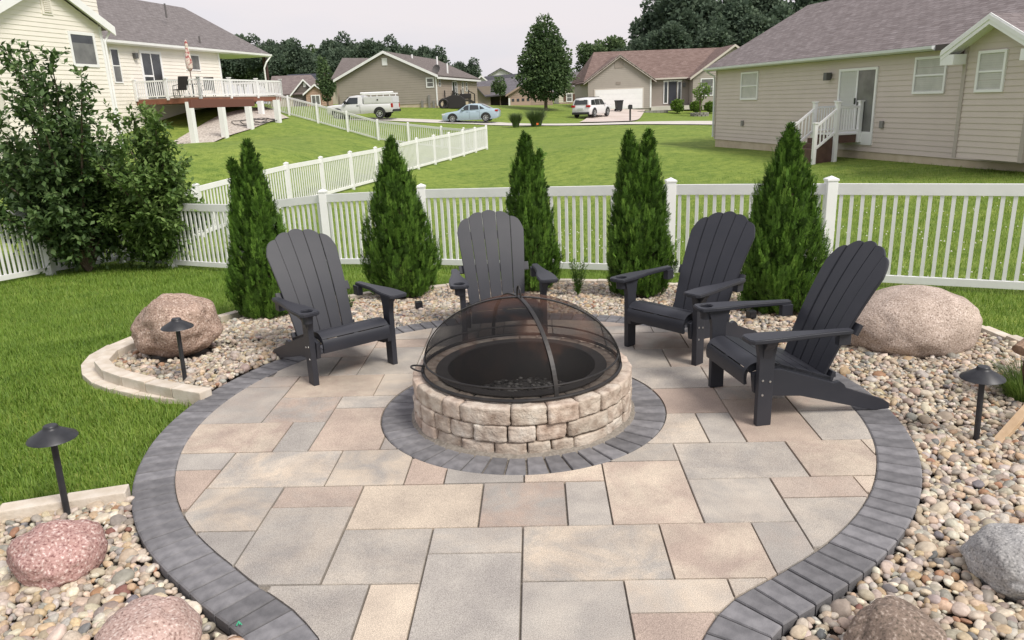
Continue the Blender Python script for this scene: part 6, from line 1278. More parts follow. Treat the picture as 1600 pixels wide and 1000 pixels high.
bpy.data.objects.remove(sroot)
TH.window(TH.rect(667, 123, 677, 135), bl=False, glass=glass_grey, trim=.1); a, b, c, d = TH.rect(596.5, 91, 605.5, 102); TH.box('gable_vent', white_trim, a, b, -.06, 0, c, d)
for px, py in ((644, 92), (683, 95), (699, 106)):
    q = PD(px, py + 2, 81); MB().tube([(0, 0, -.5), (0, 0, .55)], .09, 8).obj('vent_pipe', white_trim, TH.root, loc=tuple(Vector(((q[:2] - Pg) @ gd, (q[:2] - Pg) @ np.array([-gd[1], gd[0]]), q[2] - C0[2] + .2))))
q = PD(682, 108, 75.5); lx = (q[:2] - Pg) @ gd; ly = (q[:2] - Pg) @ np.array([-gd[1], gd[0]]); m_ = MB(); m_.lathe([(0, -.07), (.2, -.04), (.42, .05), (.42, .07), (.2, -.02), (0, -.05)], 20); o = m_.obj('satellite_dish', mat('dish_grey', (.10, .095, .09), .6), TH.root, loc=(lx, ly, q[2] - C0[2] + .2), rot=(math.radians(70), 0, -.3))
MB().tube([(lx, ly + .05, q[2] - C0[2] + .2), (lx, ly + .3, q[2] - C0[2] - .45)], .035, 6).obj('dish_arm', MATS['dish_grey'], TH.root)
for px in (660, 671, 678): a, z_ = TH.wp(px, 157); TH.box('utility_meter', mat('vent_grey', (.22, .21, .20), .6), a - .09, a + .09, -.15, -.02, z_ - .9, z_ + (.5 if px == 671 else 0))
c4 = [TH.wp(517, 123, 3) + (3,), TH.wp(566, 123, 3) + (3,), TH.wp(606, 91, 9) + (9,), TH.wp(535, 90.5, 9) + (9,)]; TH.roof('side_roof', roof_b, [[(c[0], c[2], c[1]) for c in c4]]); TH.box('side_wing', tan_l, c4[0][0] + .4, .2, 3.3, 10, -.5, c4[0][1] - .1)
# black grill under a cover behind the house
q = PD(728, 162, 77); o = empty('barbecue', (q[0], q[1], h1(q[0], q[1])), 0, 'black barbecue grill beside the tan side wall', 'grill'); MB().box(-.55, .55, -.3, .3, .75, 1.25).obj('firebox', mesh_blk, o, bevel=.08)
for sx_ in (-1, 1): MB().box(sx_ * .45 - .04, sx_ * .45 + .04, -.25, .25, -.2, .8).obj('leg', mesh_blk, o)
q = PD(705, 163, 74.4); o = empty('covered_bundle', (q[0], q[1], h1(q[0], q[1])), 0, 'black covered bundle with a round tyre by the back steps', 'bundle'); m_ = MB()
for xx in (-.7,): m_.tube([(xx + .38 * math.cos(t), -.2, .45 + .38 * math.sin(t)) for t in np.linspace(0, 6.28, 20)], .12, 6)
m_.obj('tyre', mesh_blk, o); m_ = MB(); m_.prism([(-.9, .0), (1.4, .0), (1.35, .8), (.9, 1.15), (.2, 1.25), (-.5, 1.0)], 'y', -.15, .35); m_.obj('cover', mesh_blk, o, bevel=.06)
# garage house
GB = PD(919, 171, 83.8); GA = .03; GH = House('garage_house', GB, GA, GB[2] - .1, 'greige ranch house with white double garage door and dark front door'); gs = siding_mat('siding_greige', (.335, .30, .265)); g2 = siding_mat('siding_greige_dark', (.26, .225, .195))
gw1 = GH.wp(1017, 150)[0]; ze = GH.wp(1018, 123)[1]; zr = GH.wp(966, 89)[1]; gable_front(GH, gs, 0, gw1, 0, ze, zr, 0, .2, trim=mat('trim_cream', (.56, .51, .46), .5), oh=.5)
GH.box('wall_core', gs, .02, gw1 - .02, .03, 6, -.4, ze); roof_r = shingle('roof_russet', (.145, .098, .085), (.20, .14, .122), (.28, .21, .19), .2, .4); gable_roof(GH, roof_r, 0, gw1, ze, zr, -.36, 7.5, .5, 'garage_roof')
GH.box('corner_trim', white_trim, gw1 - .12, gw1 + .05, -.05, .03, 0, ze)
a, b, c, d = GH.rect(930, 170, 1004, 138); gdz = GH.box('garage_door', white_trim, a, b, -.05, -.01, 0, d)
for i in range(4): GH.box('door_panel', white_trim, a + .03, b - .03, -.065, -.048, d * i / 4 + .02, d * (i + 1) / 4 - .02, parent=gdz)
for (p0, p1, p2, p3) in ((a - .12, a, 0, d + .1), (b, b + .12, 0, d + .1), (a, b, d, d + .12)): GH.box('door_trim', MATS['trim_cream'], p0, p1, -.06, 0, p2, p3)
a, b, c, d = GH.rect(960, 94, 974, 106); GH.box('gable_vent', g2, a, b, -.05, 0, c, d); a, z_ = GH.wp(966, 130); GH.box('house_number', g2, a - .25, a + .25, -.05, 0, z_ - .12, z_ + .12)
# recessed entry, main roof, right gable
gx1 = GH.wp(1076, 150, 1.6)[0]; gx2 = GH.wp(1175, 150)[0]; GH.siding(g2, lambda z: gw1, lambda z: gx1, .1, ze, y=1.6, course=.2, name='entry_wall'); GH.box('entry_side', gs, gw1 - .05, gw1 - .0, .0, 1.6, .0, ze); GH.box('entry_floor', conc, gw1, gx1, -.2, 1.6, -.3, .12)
GH.siding(gs, lambda z: gx1, lambda z: gx2, .1, ze, y=0, course=.2, name='right_wall')
yrz = GH.wp(1050, 77, 6.5)[1]; GH.roof('main_roof', roof_r, [[(-.3, 1.2, ze + .05), (gx2 + 3, 1.2, ze + .05), (gx2 + 3, 6.5, yrz), (1.6, 6.5, yrz)], [(gx2 + 3, 13, ze), (-.3, 13, ze), (1.6, 6.5, yrz), (gx2 + 3, 6.5, yrz)], [(-.3, 13, ze), (-.3, 1.2, ze + .05), (1.6, 6.5, yrz)]]); GH.box('left_core', gs, .1, gw1, 1.5, 12.5, -.5, ze)
GH.box('gutter', MATS['trim_cream'], gw1 + .3, gx1 + .2, 1.08, 1.2, ze - .1, ze + .06); GH.box('rear_core', g2, gw1 - .1, gx2 + 2.5, 1.7, 12, -.5, ze); GH.box('right_core', gs, gx1 + .02, gx2 + 2.4, .03, 2, -.4, ze)
rw = (gx2 - gx1) ; pk = GH.wp(1146, 71)[1]; pw = GH.wp(1146, 100)[0]; gable_front(GH, gs, gx1, 2 * pw - gx1, ze - .1, ze, pk - .1, -.02, .2, 'right_gable', trim=MATS['trim_cream'], oh=.4); gable_roof(GH, roof_r, gx1, 2 * pw - gx1, ze, pk - .1, -.36, 7, .4, 'right_gable_roof')
a, b, c, d = GH.rect(1045, 163, 1057, 127, 1.55); dr = GH.box('front_door', mat('door_navy', (.03, .032, .045), .5), a, b, 1.5, 1.58, c, d)
for px0, px1 in ((1037.5, 1043), (1059, 1064)): p0, p1, p2, p3 = GH.rect(px0, 161, px1, 128, 1.55); GH.window((p0, p1, p2, p3), y=1.58, panes='one', glass=glass_dark, bl=False, trim=.08, name='sidelight')
GH.box('door_header', white_trim, GH.wp(1036, 127, 1.55)[0], GH.wp(1066, 127, 1.55)[0], 1.5, 1.57, d + .0, d + .12); GH.window(GH.rect(1096, 124, 1113, 148), bl=False, glass=glass_grey, trim=.1); a, z_ = GH.wp(1069, 132, 1.5); GH.box('wall_lamp', mat('lamp_pewter', (.12, .12, .12), .5), a - .12, a + .12, 1.35, 1.55, z_ - .25, z_ + .2)
# shrubs and planter in front of it
bush_l = leafmat('boxwood_leaf', [(.05, .10, .012), (.10, .18, .02), (.19, .29, .04)]); bme = crown_mesh('crown', bush_l, rand_lobes(8, .85, .85, .75, .72, 81, .3, .5), 1400, .17, 82)
for px, py, s, lb in ((1058, 166, 1.05, 'round clipped shrub in front of the dark front door'), (1087, 165, .95, 'round clipped shrub beside the thin sapling'), (1109, 165, .9, 'round clipped shrub against the corner of the beige house wall')):
    q = PD(px, py, 80.5); root = empty('clipped_shrub', (q[0], q[1], h1(q[0], q[1])), 0, lb, 'shrub', 'clipped shrubs by the garage house'); root.scale = (s, s, s * 1.05); link('crown', bme, None, root); MB().tube([(0, 0, -.2), (0, 0, .6)], .05, 6).obj('trunk', bark, root)
q = PD(1093, 176, 76); root = empty('stone_planter', (q[0], q[1], h1(q[0], q[1])), 0, 'low round grey stone planter holding the sapling', 'planter'); rs = mat('planter_stone', (.24, .23, .21), .9, rand=.2)
for k in range(2):
    for i in range(14): t = 6.283 * (i + .5 * k) / 14; MB().box(-.15, .15, -.1, .1, 0, .19).obj('stone', rs, root, bevel=.02, loc=(.78 * math.cos(t), .78 * math.sin(t), -.05 + .2 * k), rot=(0, 0, t + 1.571))
for px, py, w in ((1020, 171, 2.2),):
    q = PD(px, py, 81); root = empty('stone_kerb', (q[0], q[1], h1(q[0], q[1])), .05, 'low stone bed edge beside the garage corner', 'kerb')
    for i in range(8): MB().box(-.19, .19, -.1, .1, -.05, .22).obj('stone', rs, root, bevel=.02, loc=(-1.4 + .4 * i, 0, 0))
# --- more distant houses: cottage with twin gables
q = PD(437, 163, 104); CT = House('gabled_cottage', q, .12, q[2] - .6, 'small brick cottage with two white-edged gables beyond the deck'); br_m = mat('cottage_brick', (.36, .24, .18), .85, col2=(.42, .29, .22), scale=5); gdk = siding_mat('gable_dark', (.13, .11, .10)); rr2 = shingle('roof_cottage', (.15, .12, .115), (.20, .165, .155), (.25, .21, .2), .25, .5)
zb = -1.0; x_ = lambda px, py: CT.wp(px, py)[0]; ze = CT.wp(458, 147)[1]
gA0, gA1 = x_(457, 147), x_(494, 140); zA = CT.wp(476, 126)[1]; gB0, gB1 = x_(479, 147), x_(509, 147); zB = CT.wp(493, 134)[1]
CT.box('wall_core', br_m, gA0, gB1, .2, 9, zb, ze); gable_front(CT, gdk, gA0, gA1, zb, ze, zA, 0.1, .25, 'gable_siding'); gable_roof(CT, rr2, gA0, gA1, ze, zA, -.25, 8, name='gable_roof'); gable_front(CT, br_m, gB0, gB1, zb, ze, zB, -.8, .3, 'porch_brick'); gable_roof(CT, rr2, gB0, gB1, ze, zB, -1.1, 4, name='porch_roof'); CT.box('porch_core', br_m, gB0 + .02, gB1 - .02, -.75, 1, zb, ze)
CT.roof('main_roof', rr2, [[(gA0 - 3.2, -.2, ze), (gB1 + .3, -.2, ze), (gB1 - 2.2, 5, zA + .9), (gA0 - 3.2, 5, zA + .9)]]); CT.box('left_wall', siding_mat('siding_pale', (.42, .37, .30)), gA0 - 3, gA0 - .02, .1, 6, zb, ze)
a, b, c, d = CT.rect(487, 150, 500, 163, -.8); CT.window((a, b, c, d), y=-.8, panes='slide', glass=glass_grey, bl=False, trim=.12)
for px0, px1 in ((484.5, 486.5), (501, 503)): p0, p1, p2, p3 = CT.rect(px0, 150, px1, 163, -.8); CT.box('shutter', mat('shutter_red', (.22, .09, .07), .7), p0, p1, -.86, -.79, p2, p3)
a, b, c, d = CT.rect(473.5, 129, 478.5, 136, .1); CT.box('gable_vent', white_trim, a, b, .03, .1, c, d)
# long slate-blue roof behind the cottage
q = PD(455, 160, 122); SB = House('slate_roof_house', q, .02, q[2] - 1, 'long house with slate blue roof behind the brick cottage'); slate = shingle('roof_slate', (.045, .048, .062), (.06, .062, .078), (.08, .082, .1), .25, .5)
a0, z0_ = SB.wp(450, 139); a1, z1_ = SB.wp(522, 139); zt = SB.wp(490, 115, 5)[1]; SB.roof('roof', slate, [[(a0 - 3, 0, z0_), (a1 + 1, 0, z0_), (a1 + 1, 5, zt), (a0 - 1, 5, zt)]]); SB.box('wall', siding_mat('siding_pale', (.42, .37, .30)), a0 - 2, a1, .3, 8, -2, z0_ - .05)
SB.window(SB.rect(508, 143, 513, 150, .3), y=.3, panes='one', glass=glass_grey, bl=False)
# slate-roofed house with pinkish garage
q = PD(745, 167, 100); SG = House('slate_garage_house', q, -.02, q[2] - .5, 'house with wide slate-grey roof and pinkish panelled garage door'); slg = shingle('roof_slate_grey', (.115, .108, .12), (.145, .138, .15), (.18, .17, .185), .25, .5); pk_m = siding_mat('siding_rose', (.36, .27, .22)); tb = siding_mat('siding_brownish', (.27, .225, .19))
ze = SG.wp(766, 150)[1]; wA, wB = SG.wp(742, 150)[0], SG.wp(766, 150)[0]; wC, wD = SG.wp(794, 150)[0], SG.wp(836, 150)[0]; zt = SG.wp(790, 119, 5)[1]
SG.box('left_wall', tb, wA - .5, wB, .2, 8, -1, ze + 1.2); SG.box('porch_wall', mat('porch_dark', (.07, .06, .055), .8), wB, wC, 1.2, 6, -1, ze); SG.roof('roof', slg, [[(wB - .6, -.3, ze), (wD - 1.4, -.3, ze + .3), (wD + .5, 6, zt + .1), (wA - .5, 6, zt - .6)], [(wB - .6, -.3, ze), (wA - .5, 6, zt - .6), (wA - .7, 6, zt - .8), (wA - .6, -.25, ze + 2.2)]])
zg = SG.wp(812, 128)[1]; gable_front(SG, pk_m, wC, wD + 2.2, -1, ze, zg, -1.0, .25, 'garage_gable', trim=pk_m, oh=.3); gable_roof(SG, slg, wC, wD + 2.2, ze, zg, -1.3, 5, .3, 'garage_roof'); SG.box('garage_core', pk_m, wC + .02, wD + 2.1, -.95, 4, -1, ze)
a, b, c, d = SG.rect(798, 168, 829, 152, -1.0); gdz = SG.box('garage_door', mat('door_rose', (.46, .33, .27), .6), a, b, -1.08, -1.0, c, d)
for i in range(4): SG.box('door_pane', glass_dark, a + .15 + (b - a) * i / 4, a - .15 + (b - a) * (i + 1) / 4, -1.1, -1.08, d - .45, d - .1, parent=gdz)
SG.box('garage_trim', white_trim, a - .25, a - .02, -1.06, -1.0, c, d); SG.box('meter_box', white_trim, wB - 1.6, wB - .9, .1, .2, ze - 1.6, ze - .9)
# dark-roofed house and white gable behind
q = PD(745, 150, 118); DK = House('dark_roof_house', q, 0, q[2] - 3, 'house with charcoal roof and white gable peeping over the slate-grey roof'); drk = shingle('roof_charcoal', (.055, .055, .065), (.075, .075, .085), (.1, .1, .11), .25, .5)
z1_ = DK.wp(780, 131)[1]; z2_ = DK.wp(790, 115, 5)[1]; DK.roof('roof', drk, [[(DK.wp(752, 130)[0], 0, z1_), (DK.wp(825, 128)[0], 0, z1_), (DK.wp(822, 115, 5)[0], 5, z2_), (DK.wp(757, 119, 5)[0], 5, z2_ - .3)]]); DK.box('wall', siding_mat('siding_white', (.6, .6, .6)), DK.wp(754, 130)[0], DK.wp(820, 130)[0], .4, 7, 0, z1_ - .1)
gable_front(DK, siding_mat('siding_white', (.6, .6, .6)), DK.wp(745, 128)[0], DK.wp(760, 128)[0], z1_ - 1.5, DK.wp(745, 127)[1], DK.wp(752, 120)[1], -.4, .4, 'dormer_siding'); gable_roof(DK, drk, DK.wp(745, 128)[0], DK.wp(760, 128)[0], DK.wp(745, 127)[1], DK.wp(752, 120)[1], -.7, 4, name='dormer_roof')
q = PD(765, 150, 135); WH = House('white_gable_house', q, 0, q[2] - 3, 'far white house whose pale gable tops the roofs beside the street tree'); p0, p1 = WH.wp(765, 120)[0], WH.wp(800, 120)[0]; gable_front(WH, siding_mat('siding_pale_blue', (.60, .60, .60)), p0, p1, 0, WH.wp(766, 118)[1], WH.wp(783, 108)[1], 0, .5); gable_roof(WH, drk, p0, p1, WH.wp(766, 118)[1], WH.wp(783, 108)[1], -.4, 9)
# cream cottage between tree and garage house
q = PD(870, 166, 108); CC = House('cream_cottage', q, .05, q[2] - .5, 'cream cottage with stone base and brown shutters beside the street tree'); cw = siding_mat('siding_ivory', (.58, .54, .46)); p0, p1 = CC.wp(873, 150)[0], CC.wp(906, 150)[0]; ze = CC.wp(906, 145)[1]; zr = CC.wp(889, 132)[1]
CC.box('stone_base', mat('stone_base', (.30, .22, .16), .9, col2=(.42, .33, .25), scale=3), p0 + .02, p1 - .02, -.12, .3, -1, CC.wp(890, 160)[1]); gable_front(CC, cw, p0, p1, 0, ze, zr, 0, .25); gable_roof(CC, shingle('roof_greybrown', (.13, .12, .125), (.16, .15, .155), (.2, .19, .195), .25, .5), p0, p1, ze, zr, -.4, 6, .3, 'gable_roof'); CC.box('wall_core', cw, p0 + .02, p1 - .02, .03, 6, -.5, ze)
m_ = MB(); wm_ = (p0 + p1) / 2; m_.prism([(p0 + 1.0, ze + .25), (p1 - 1.0, ze + .25), (wm_, zr - .1)], 'y', -.08, -.02); m_.obj('gable_panel', gdk, CC.root)
zt = CC.wp(900, 112, 6)[1]; CC.roof('main_roof', MATS['roof_greybrown'], [[(p0 - 1, 1.5, ze), (p1 + 5, 1.5, ze), (p1 + 4, 7, zt), (wm_ + 0.5, 7, zt)]]); CC.box('right_wall', cw, p1, p1 + 4.5, 1.8, 7, -.5, ze)
a, b, c, d = CC.rect(886, 158, 893, 147); CC.window((a, b, c, d), bl=False, glass=glass_grey, trim=.12)
for p in (a - .45, b + .15): CC.box('shutter', mat('shutter_brown', (.12, .06, .04), .7), p, p + .32, -.08, -.01, c, d)
# ------------------------------------------------------------------ vehicles
tyre = mat('tyre', (.018, .018, .019), .8); rim_m = mat('alloy', (.52, .53, .55), .3, metal=.7, col2=(.45, .45, .47), scale=6); carglass = mat('car_glass', (.02, .025, .028), .05, spec=.8); red = mat('tail_red', (.40, .015, .015), .25); lampw = mat('head_lamp', (.65, .66, .68), .15); trimk = mat('car_black_trim', (.025, .025, .027), .5)
def car_paint(name, c): return mat(name, c, .32, coat=.6, col2=tuple(v * .97 for v in c), scale=2)
def loft(m_, st, sect, close=True):
    # st: stations along x: each a dict for sect() -> list of (y, z); mirrored to a closed loop
    rings = []
    for s_ in st: h_ = sect(s_); rings.append([(s_['x'], y, z) for y, z in h_] + [(s_['x'], -y, z) for y, z in h_[::-1]])
    b = len(m_.v); k = len(rings[0])
    for r in rings: m_.v += r
    for i in range(len(rings) - 1):
        for j in range(k): m_.f.append((b + i * k + j, b + i * k + (j + 1) % k, b + (i + 1) * k + (j + 1) % k, b + (i + 1) * k + j))
    m_.f.append(tuple(b + j for j in range(k - 1, -1, -1))); m_.f.append(tuple(b + (len(rings) - 1) * k + j for j in range(k)))
def body_sect(s_): w, zb, zt = s_['w'], s_['zb'], s_['zt']; return [(w * .90, zb), (w * .985, zb + .12), (w, zb + (zt - zb) * .45), (w * .985, zb + (zt - zb) * .75), (w * .94, zt - .05), (w * .86, zt), (w * .3, zt + .02)]
def cab_sect(s_): w, wr, zb, zt = s_['w'], s_['wr'], s_['zb'], s_['zt']; return [(w, zb), (wr + (w - wr) * .35, zb + (zt - zb) * .65), (wr, zt - .06), (wr * .88, zt - .01), (wr * .3, zt + .015)]
def wheel(root, x, y, r, w):
    sg = 1 if y > 0 else -1; t = MB(); t.lathe([(r * .66, -w / 2), (r * .93, -w / 2), (r, -w / 2 + .03), (r, w / 2 - .03), (r * .93, w / 2), (r * .66, w / 2)], 28); wh = t.obj('wheel', tyre, root, smooth=True, loc=(x, y, r), rot=(math.pi / 2, 0, 0))
    rm = MB(); zz = -sg * (w / 2 - .002); rm.lathe([(0, zz - sg * .0), (r * .18, zz - sg * .02), (r * .24, zz)], 14); rm.lathe([(r * .58, zz), (r * .67, zz - sg * .012), (r * .67, zz + sg * .08), (r * .58, zz + sg * .04)], 28)
    for k in range(7): a = 6.283 * k / 7; rm.bar((r * .15 * math.cos(a), r * .15 * math.sin(a), zz), (r * .62 * math.cos(a), r * .62 * math.sin(a), zz), r * .13, .03)
    rm.obj('rim', rim_m, wh, smooth=True); MB().lathe([(0, zz + sg * .06), (r * .66, zz + sg * .06)], 24).obj('hub_disc', trimk, wh)
def arch(root, x, y, r, paint): 
    sg = 1 if y > 0 else -1; m_ = MB(); n = 20
    for i in range(n + 1): a = math.pi * (i / n) * 1.06 - .09; m_.v += [(x + r * 1.0 * math.cos(a), y, r * .92 + r * math.sin(a)), (x + r * 1.14 * math.cos(a), y + sg * .012, r * .92 + r * 1.14 * math.sin(a))]
    b = len(m_.v); m_.v.append((x, y, r * .9)); m_.f += [(2 * i, 2 * i + 1, 2 * i + 3, 2 * i + 2) for i in range(n)] + [(2 * i, 2 * i + 2, b) for i in range(n)]; m_.obj('wheel_arch', paint, root)
def sedan(loc, rz, label):
    root = empty('parked_sedan', loc, rz, label, 'car'); P = car_paint('paint_ice_blue', (.36, .46, .53)); m_ = MB()
    loft(m_, [dict(x=x, w=w, zb=zb, zt=zt) for x, w, zb, zt in ((-2.38, .62, .40, .62), (-2.30, .80, .26, .72), (-2.0, .88, .2, .80), (-1.4, .905, .18, .87), (-.9, .91, .18, .92), (.2, .915, .18, .95), (1.2, .91, .18, .98), (1.8, .90, .2, 1.02), (2.2, .86, .26, 1.00), (2.36, .78, .34, .92), (2.41, .66, .42, .78))], body_sect); m_.obj('body', P, root, smooth=True)
    m_ = MB(); loft(m_, [dict(x=x, w=w, wr=wr, zb=zb, zt=zt) for x, w, wr, zb, zt in ((-1.05, .80, .72, .88, .93), (-.75, .83, .70, .90, 1.12), (-.35, .85, .66, .92, 1.37), (.0, .85, .65, .93, 1.45), (.5, .85, .65, .94, 1.46), (.95, .85, .65, .95, 1.40), (1.35, .84, .67, .97, 1.24), (1.75, .80, .72, 1.0, 1.05))], cab_sect); m_.obj('roof', P, root, smooth=True)
    for sg in (-1, 1):
        y0 = lambda z: sg * (.856 - (z - .94) * .40); 
        for pts in (((-.72, .98), (-.05, .98), (-.05, 1.37), (-.30, 1.33)), ((.03, .98), (.80, 1.0), (.72, 1.33), (.03, 1.38)), ((.87, 1.01), (1.28, 1.05), (.86, 1.30))): MB().quad(*[(x, y0(z) + sg * .012, z) for x, z in pts]).obj('side_window', carglass, root)
        MB().box(-.62, -.44, sg * .86, sg * 1.0, .98, 1.10).obj('mirror', P, root, bevel=.03)
        for xx in (-.25, .62): MB().box(xx, xx + .18, sg * .905, sg * .93, .86, .89).obj('door_handle', P, root)
        MB().box(2.12, 2.37, sg * .60, sg * .87, .80, .95).obj('tail_light', red, root, bevel=.03); MB().box(-2.33, -2.05, sg * .5, sg * .84, .60, .74).obj('headlight', lampw, root, bevel=.04)
        for xx in (-1.42, 1.36): wheel(root, xx, sg * .83, .33, .22); arch(root, xx, sg * .914, .37, trimk)
        for xx in (-.0, .85): MB().quad((xx - .006, sg * .917, .3), (xx + .006, sg * .917, .3), (xx + .006, sg * .917, .95), (xx - .006, sg * .917, .95)).obj('door_seam', trimk, root)
    MB().quad((-1.0, -.7, .96), (-1.0, .7, .96), (-.38, .62, 1.38), (-.38, -.62, 1.38)).obj('windscreen', carglass, root, loc=(-.015, 0, .012)); MB().quad((1.72, -.66, 1.06), (1.72, .66, 1.06), (1.0, .6, 1.39), (1.0, -.6, 1.39)).obj('rear_window', carglass, root, loc=(.015, 0, .02))
q = PD(737, 191.5, 65.2); sedan((q[0], q[1], h1(q[0], q[1]) + .07), math.radians(-8), 'pale ice-blue sedan parked along the street')
def suv(loc, rz, label):
    root = empty('parked_suv', loc, rz, label, 'suv'); P = car_paint('paint_white', (.68, .68, .69)); m_ = MB()
    loft(m_, [dict(x=x, w=w, zb=zb, zt=zt) for x, w, zb, zt in ((-2.42, .78, .42, .95), (-2.35, .90, .3, 1.05), (-1.8, .96, .26, 1.08), (-.6, .97, .25, 1.08), (.8, .97, .25, 1.08), (1.4, .96, .26, 1.06), (2.1, .92, .3, 1.02), (2.42, .8, .4, .9), (2.5, .6, .5, .75))], body_sect); m_.obj('body', P, root, smooth=True)
    m_ = MB(); loft(m_, [dict(x=x, w=w, wr=wr, zb=zb, zt=zt) for x, w, wr, zb, zt in ((-2.36, .88, .80, 1.0, 1.15), (-2.22, .90, .74, 1.0, 1.6), (-2.0, .91, .72, 1.0, 1.72), (-.6, .92, .72, 1.0, 1.78), (.4, .92, .72, 1.0, 1.74), (.9, .9, .73, 1.0, 1.5), (1.4, .86, .78, 1.0, 1.1))], cab_sect); m_.obj('roof', P, root, smooth=True)
    MB().quad((-2.34, -.70, 1.16), (-2.34, .70, 1.16), (-2.20, .62, 1.58), (-2.20, -.62, 1.58)).obj('rear_window', carglass, root, loc=(-.03, 0, 0)); MB().box(-2.50, -2.3, -.86, .86, .28, .50).obj('rear_bumper', trimk, root, bevel=.05); MB().box(-2.46, -2.42, -.26, .26, .74, .88).obj('number_plate', lampw, root)
    MB().quad((1.35, -.74, 1.12), (1.35, .74, 1.12), (.5, .66, 1.68), (.5, -.66, 1.68)).obj('windscreen', carglass, root, loc=(.02, 0, .01))
    for sg in (-1, 1):
        MB().box(-2.46, -2.22, sg * .56, sg * .93, .92, 1.12).obj('tail_light', red, root, bevel=.04); MB().box(2.2, 2.44, sg * .5, sg * .84, .8, .95).obj('headlight', lampw, root, bevel=.04); y0 = lambda z: sg * (.925 - (z - 1.0) * .26)
        for pts in (((-2.0, 1.12), (-1.15, 1.1), (-1.15, 1.58), (-1.8, 1.55)), ((-1.08, 1.1), (-.15, 1.1), (-.15, 1.62), (-1.08, 1.60)), ((-.08, 1.1), (.95, 1.1), (.55, 1.56), (-.08, 1.62))): MB().quad(*[(x, y0(z) + sg * .01, z) for x, z in pts]).obj('side_window', carglass, root)
        MB().box(.72, .92, sg * .93, sg * 1.1, 1.1, 1.26).obj('mirror', P, root, bevel=.03); MB().bar((-2.0, sg * .66, 1.80), (.2, sg * .66, 1.82), .04).obj('roof_rail', trimk, root)
        for xx in (-1.45, 1.42): wheel(root, xx, sg * .87, .38, .25); arch(root, xx, sg * .972, .43, trimk)
q = PD(925, 181.5, 74); suv((q[0], q[1], h1(q[0], q[1]) + .09), math.radians(58), 'white suv parked on the driveway with its tail lights towards the street')
def truck(loc, rz, label):
    root = empty('white_truck', loc, rz, label, 'truck'); P = car_paint('paint_white', (.68, .68, .69)); m_ = MB()
    loft(m_, [dict(x=x, w=w, zb=zb, zt=zt) for x, w, zb, zt in ((-2.95, .8, .55, 1.0), (-2.85, .93, .45, 1.12), (-2.3, .99, .42, 1.2), (-1.3, 1.0, .42, 1.22), (.2, 1.0, .42, 1.22), (.9, 1.0, .45, 1.22), (2.85, .99, .5, 1.22), (2.92, .97, .55, 1.2))], body_sect); m_.obj('body', P, root, smooth=True)
    m_ = MB(); loft(m_, [dict(x=x, w=w, wr=wr, zb=zb, zt=zt) for x, w, wr, zb, zt in ((-1.6, .9, .82, 1.15, 1.22), (-1.2, .94, .78, 1.15, 1.6), (-.85, .95, .76, 1.15, 1.86), (-.3, .95, .76, 1.15, 1.92), (.2, .95, .77, 1.15, 1.9), (.32, .94, .78, 1.15, 1.8))], cab_sect); m_.obj('cab', P, root, smooth=True)
    MB().box(.42, 2.88, -.95, .95, 1.2, 1.78).obj('utility_cap', P, root, bevel=.05); m_ = MB()
    for sg in (-1, 1): m_.bar((.3, sg * .8, 1.98), (2.9, sg * .8, 1.98), .07, .10); [m_.bar((xx, sg * .8, 1.76), (xx, sg * .8, 1.98), .05) for xx in (.5, 1.6, 2.7)]
    for xx in (.5, 1.6, 2.7): m_.bar((xx, -.8, 1.98), (xx, .8, 1.98), .05)
    m_.obj('ladder_rack', white_trim, root); m_ = MB(); m_.tube([(.1, -.6, 2.06), (2.95, -.6, 2.06)], .09, 10); m_.obj('rack_tube', white_trim, root, smooth=True)
    for sg in (-1, 1):
        MB().quad(*[(x, sg * (.955 - (z - 1.15) * .24) + sg * .012, z) for x, z in ((-1.22, 1.24), (-.1, 1.24), (-.1, 1.75), (-.86, 1.75))]).obj('side_window', carglass, root); MB().box(-1.25, -1.08, sg * .97, sg * 1.16, 1.24, 1.5).obj('mirror', trimk, root, bevel=.03); MB().box(2.80, 2.945, sg * .84, sg * 1.0, .86, 1.18).obj('tail_light', red, root, bevel=.02)
        MB().quad((.55, sg * .958, 1.3), (2.75, sg * .958, 1.3), (2.75, sg * .958, 1.7), (.55, sg * .958, 1.7)).obj('cap_door', P, root); MB().box(1.60, 1.72, sg * .95, sg * .99, 1.46, 1.56).obj('cap_latch', trimk, root); MB().box(-.2, .0, sg * .99, sg * 1.02, 1.08, 1.12).obj('door_handle', trimk, root); MB().quad((.08, sg * 1.006, .5), (.1, sg * 1.006, .5), (.1, sg * 1.006, 1.2), (.08, sg * 1.006, 1.2)).obj('door_seam', trimk, root)
        for xx in (-1.95, 1.78): wheel(root, xx, sg * .90, .40, .26); arch(root, xx, sg * 1.004, .46, trimk)
    MB().box(2.88, 3.05, -.95, .95, .52, .72).obj('rear_bumper', trimk, root, bevel=.03); MB().quad((-1.56, -.78, 1.26), (-1.56, .78, 1.26), (-.92, .70, 1.82), (-.92, -.70, 1.82)).obj('windscreen', carglass, root, loc=(-.02, 0, .02)); MB().box(2.90, 2.93, -.9, .9, 1.25, 1.74).obj('rear_doors', lampw, root)
q = PD(569, 188, 66.8); truck((q[0], q[1], h1(q[0], q[1]) + .05), math.radians(-10), 'white work truck with utility cap and roof rack beside the tan house')
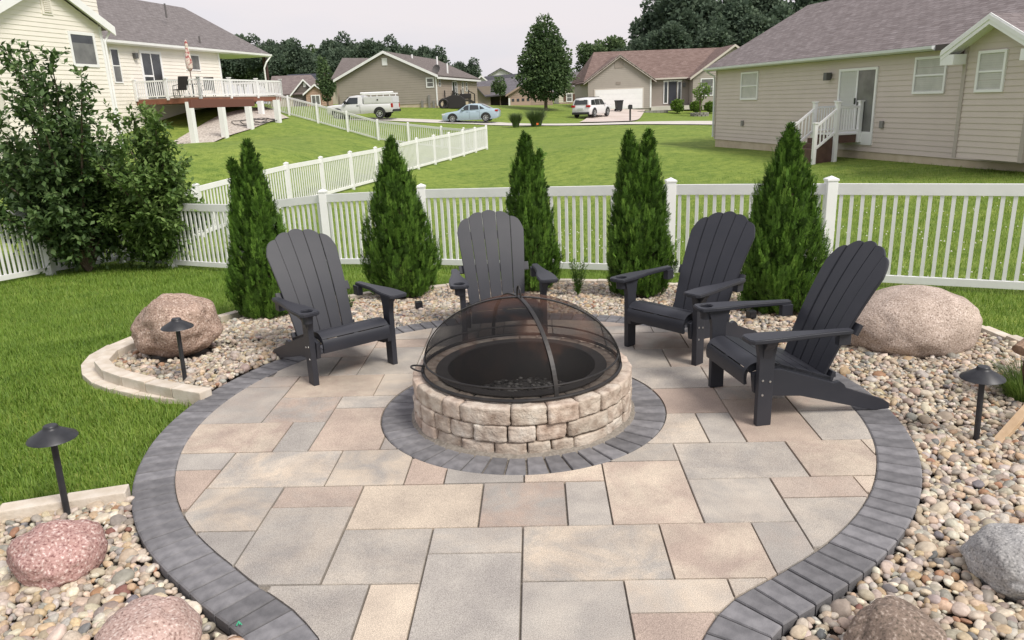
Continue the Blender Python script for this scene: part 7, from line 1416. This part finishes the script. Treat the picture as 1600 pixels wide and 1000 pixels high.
# ------------------------------------------------------------------ street things
q = PD(967, 171, 80.5); root = empty('wheelie_bin', (q[0], q[1], h1(q[0], q[1]) + .08), .2, 'black wheeled rubbish bin in front of the white garage door', 'bin'); bk = mat('bin_black', (.02, .021, .024), .55); m_ = MB(); m_.v = [(-.26, -.3, .08), (.26, -.3, .08), (.26, .3, .08), (-.26, .3, .08), (-.33, -.4, 1.02), (.33, -.4, 1.02), (.33, .4, 1.02), (-.33, .4, 1.02)]; m_.f = [(0, 3, 2, 1), (4, 5, 6, 7), (0, 1, 5, 4), (1, 2, 6, 5), (2, 3, 7, 6), (3, 0, 4, 7)]; m_.obj('bin_body', bk, root, bevel=.03); MB().box(-.36, .36, -.44, .46, 1.0, 1.12).obj('lid', bk, root, bevel=.04)
for sg in (-1, 1): MB().lathe([(0, -.04), (.14, -.04), (.14, .04), (0, .04)], 16).obj('wheel', tyre, root, loc=(sg * .3, .3, .13), rot=(0, math.pi / 2, 0))
q = PD(984.5, 188.5, 60); root = empty('mailbox', (q[0], q[1], h1(q[0], q[1])), 0, 'black mailbox on a post at the mouth of the driveway', 'mailbox'); MB().box(-.06, .06, -.06, .06, -.2, .95).obj('post', bk, root); m_ = MB(); m_.prism([(-.13, .95), (.13, .95), (.13, 1.14)] + [(.13 * math.cos(t), 1.14 + .13 * math.sin(t)) for t in np.linspace(.3, 2.84, 8)] + [(-.13, 1.14)], 'y', -.3, .25); m_.obj('box', bk, root); MB().box(.13, .15, -.1, .0, 1.1, 1.25).obj('flag', bk, root)
RD = [(.055, .09, .035), (.10, .15, .055), (.16, .21, .09)]
for px, py, hh, rr0, lb in ((806, 196, 1.35, .62, 'smaller clump of ornamental grass on the verge of the street'), (838, 196.5, 1.65, 1.05, 'larger clump of ornamental grass on the verge beside the orange marker')):
    q = PD(px, py, 58); tuft((q[0], q[1], h1(q[0], q[1])), hh, rr0, 1100, lb, 'ornamental_grass', 'ornamental grass', RD, int(px), .018, 'grass clumps by the street', kmat='verge_grass')
q = PD(838, 197, 56); root = empty('marker_flag', (q[0], q[1], h1(q[0], q[1])), 0, 'tiny orange utility marker flag at the foot of the larger grass clump', 'marker'); MB().tube([(0, 0, 0), (0, 0, .35)], .01, 6).obj('wire', bk, root); MB().box(0, .16, -.004, .004, .22, .35).obj('flag', mat('flag_orange', (.75, .14, .03), .6), root)
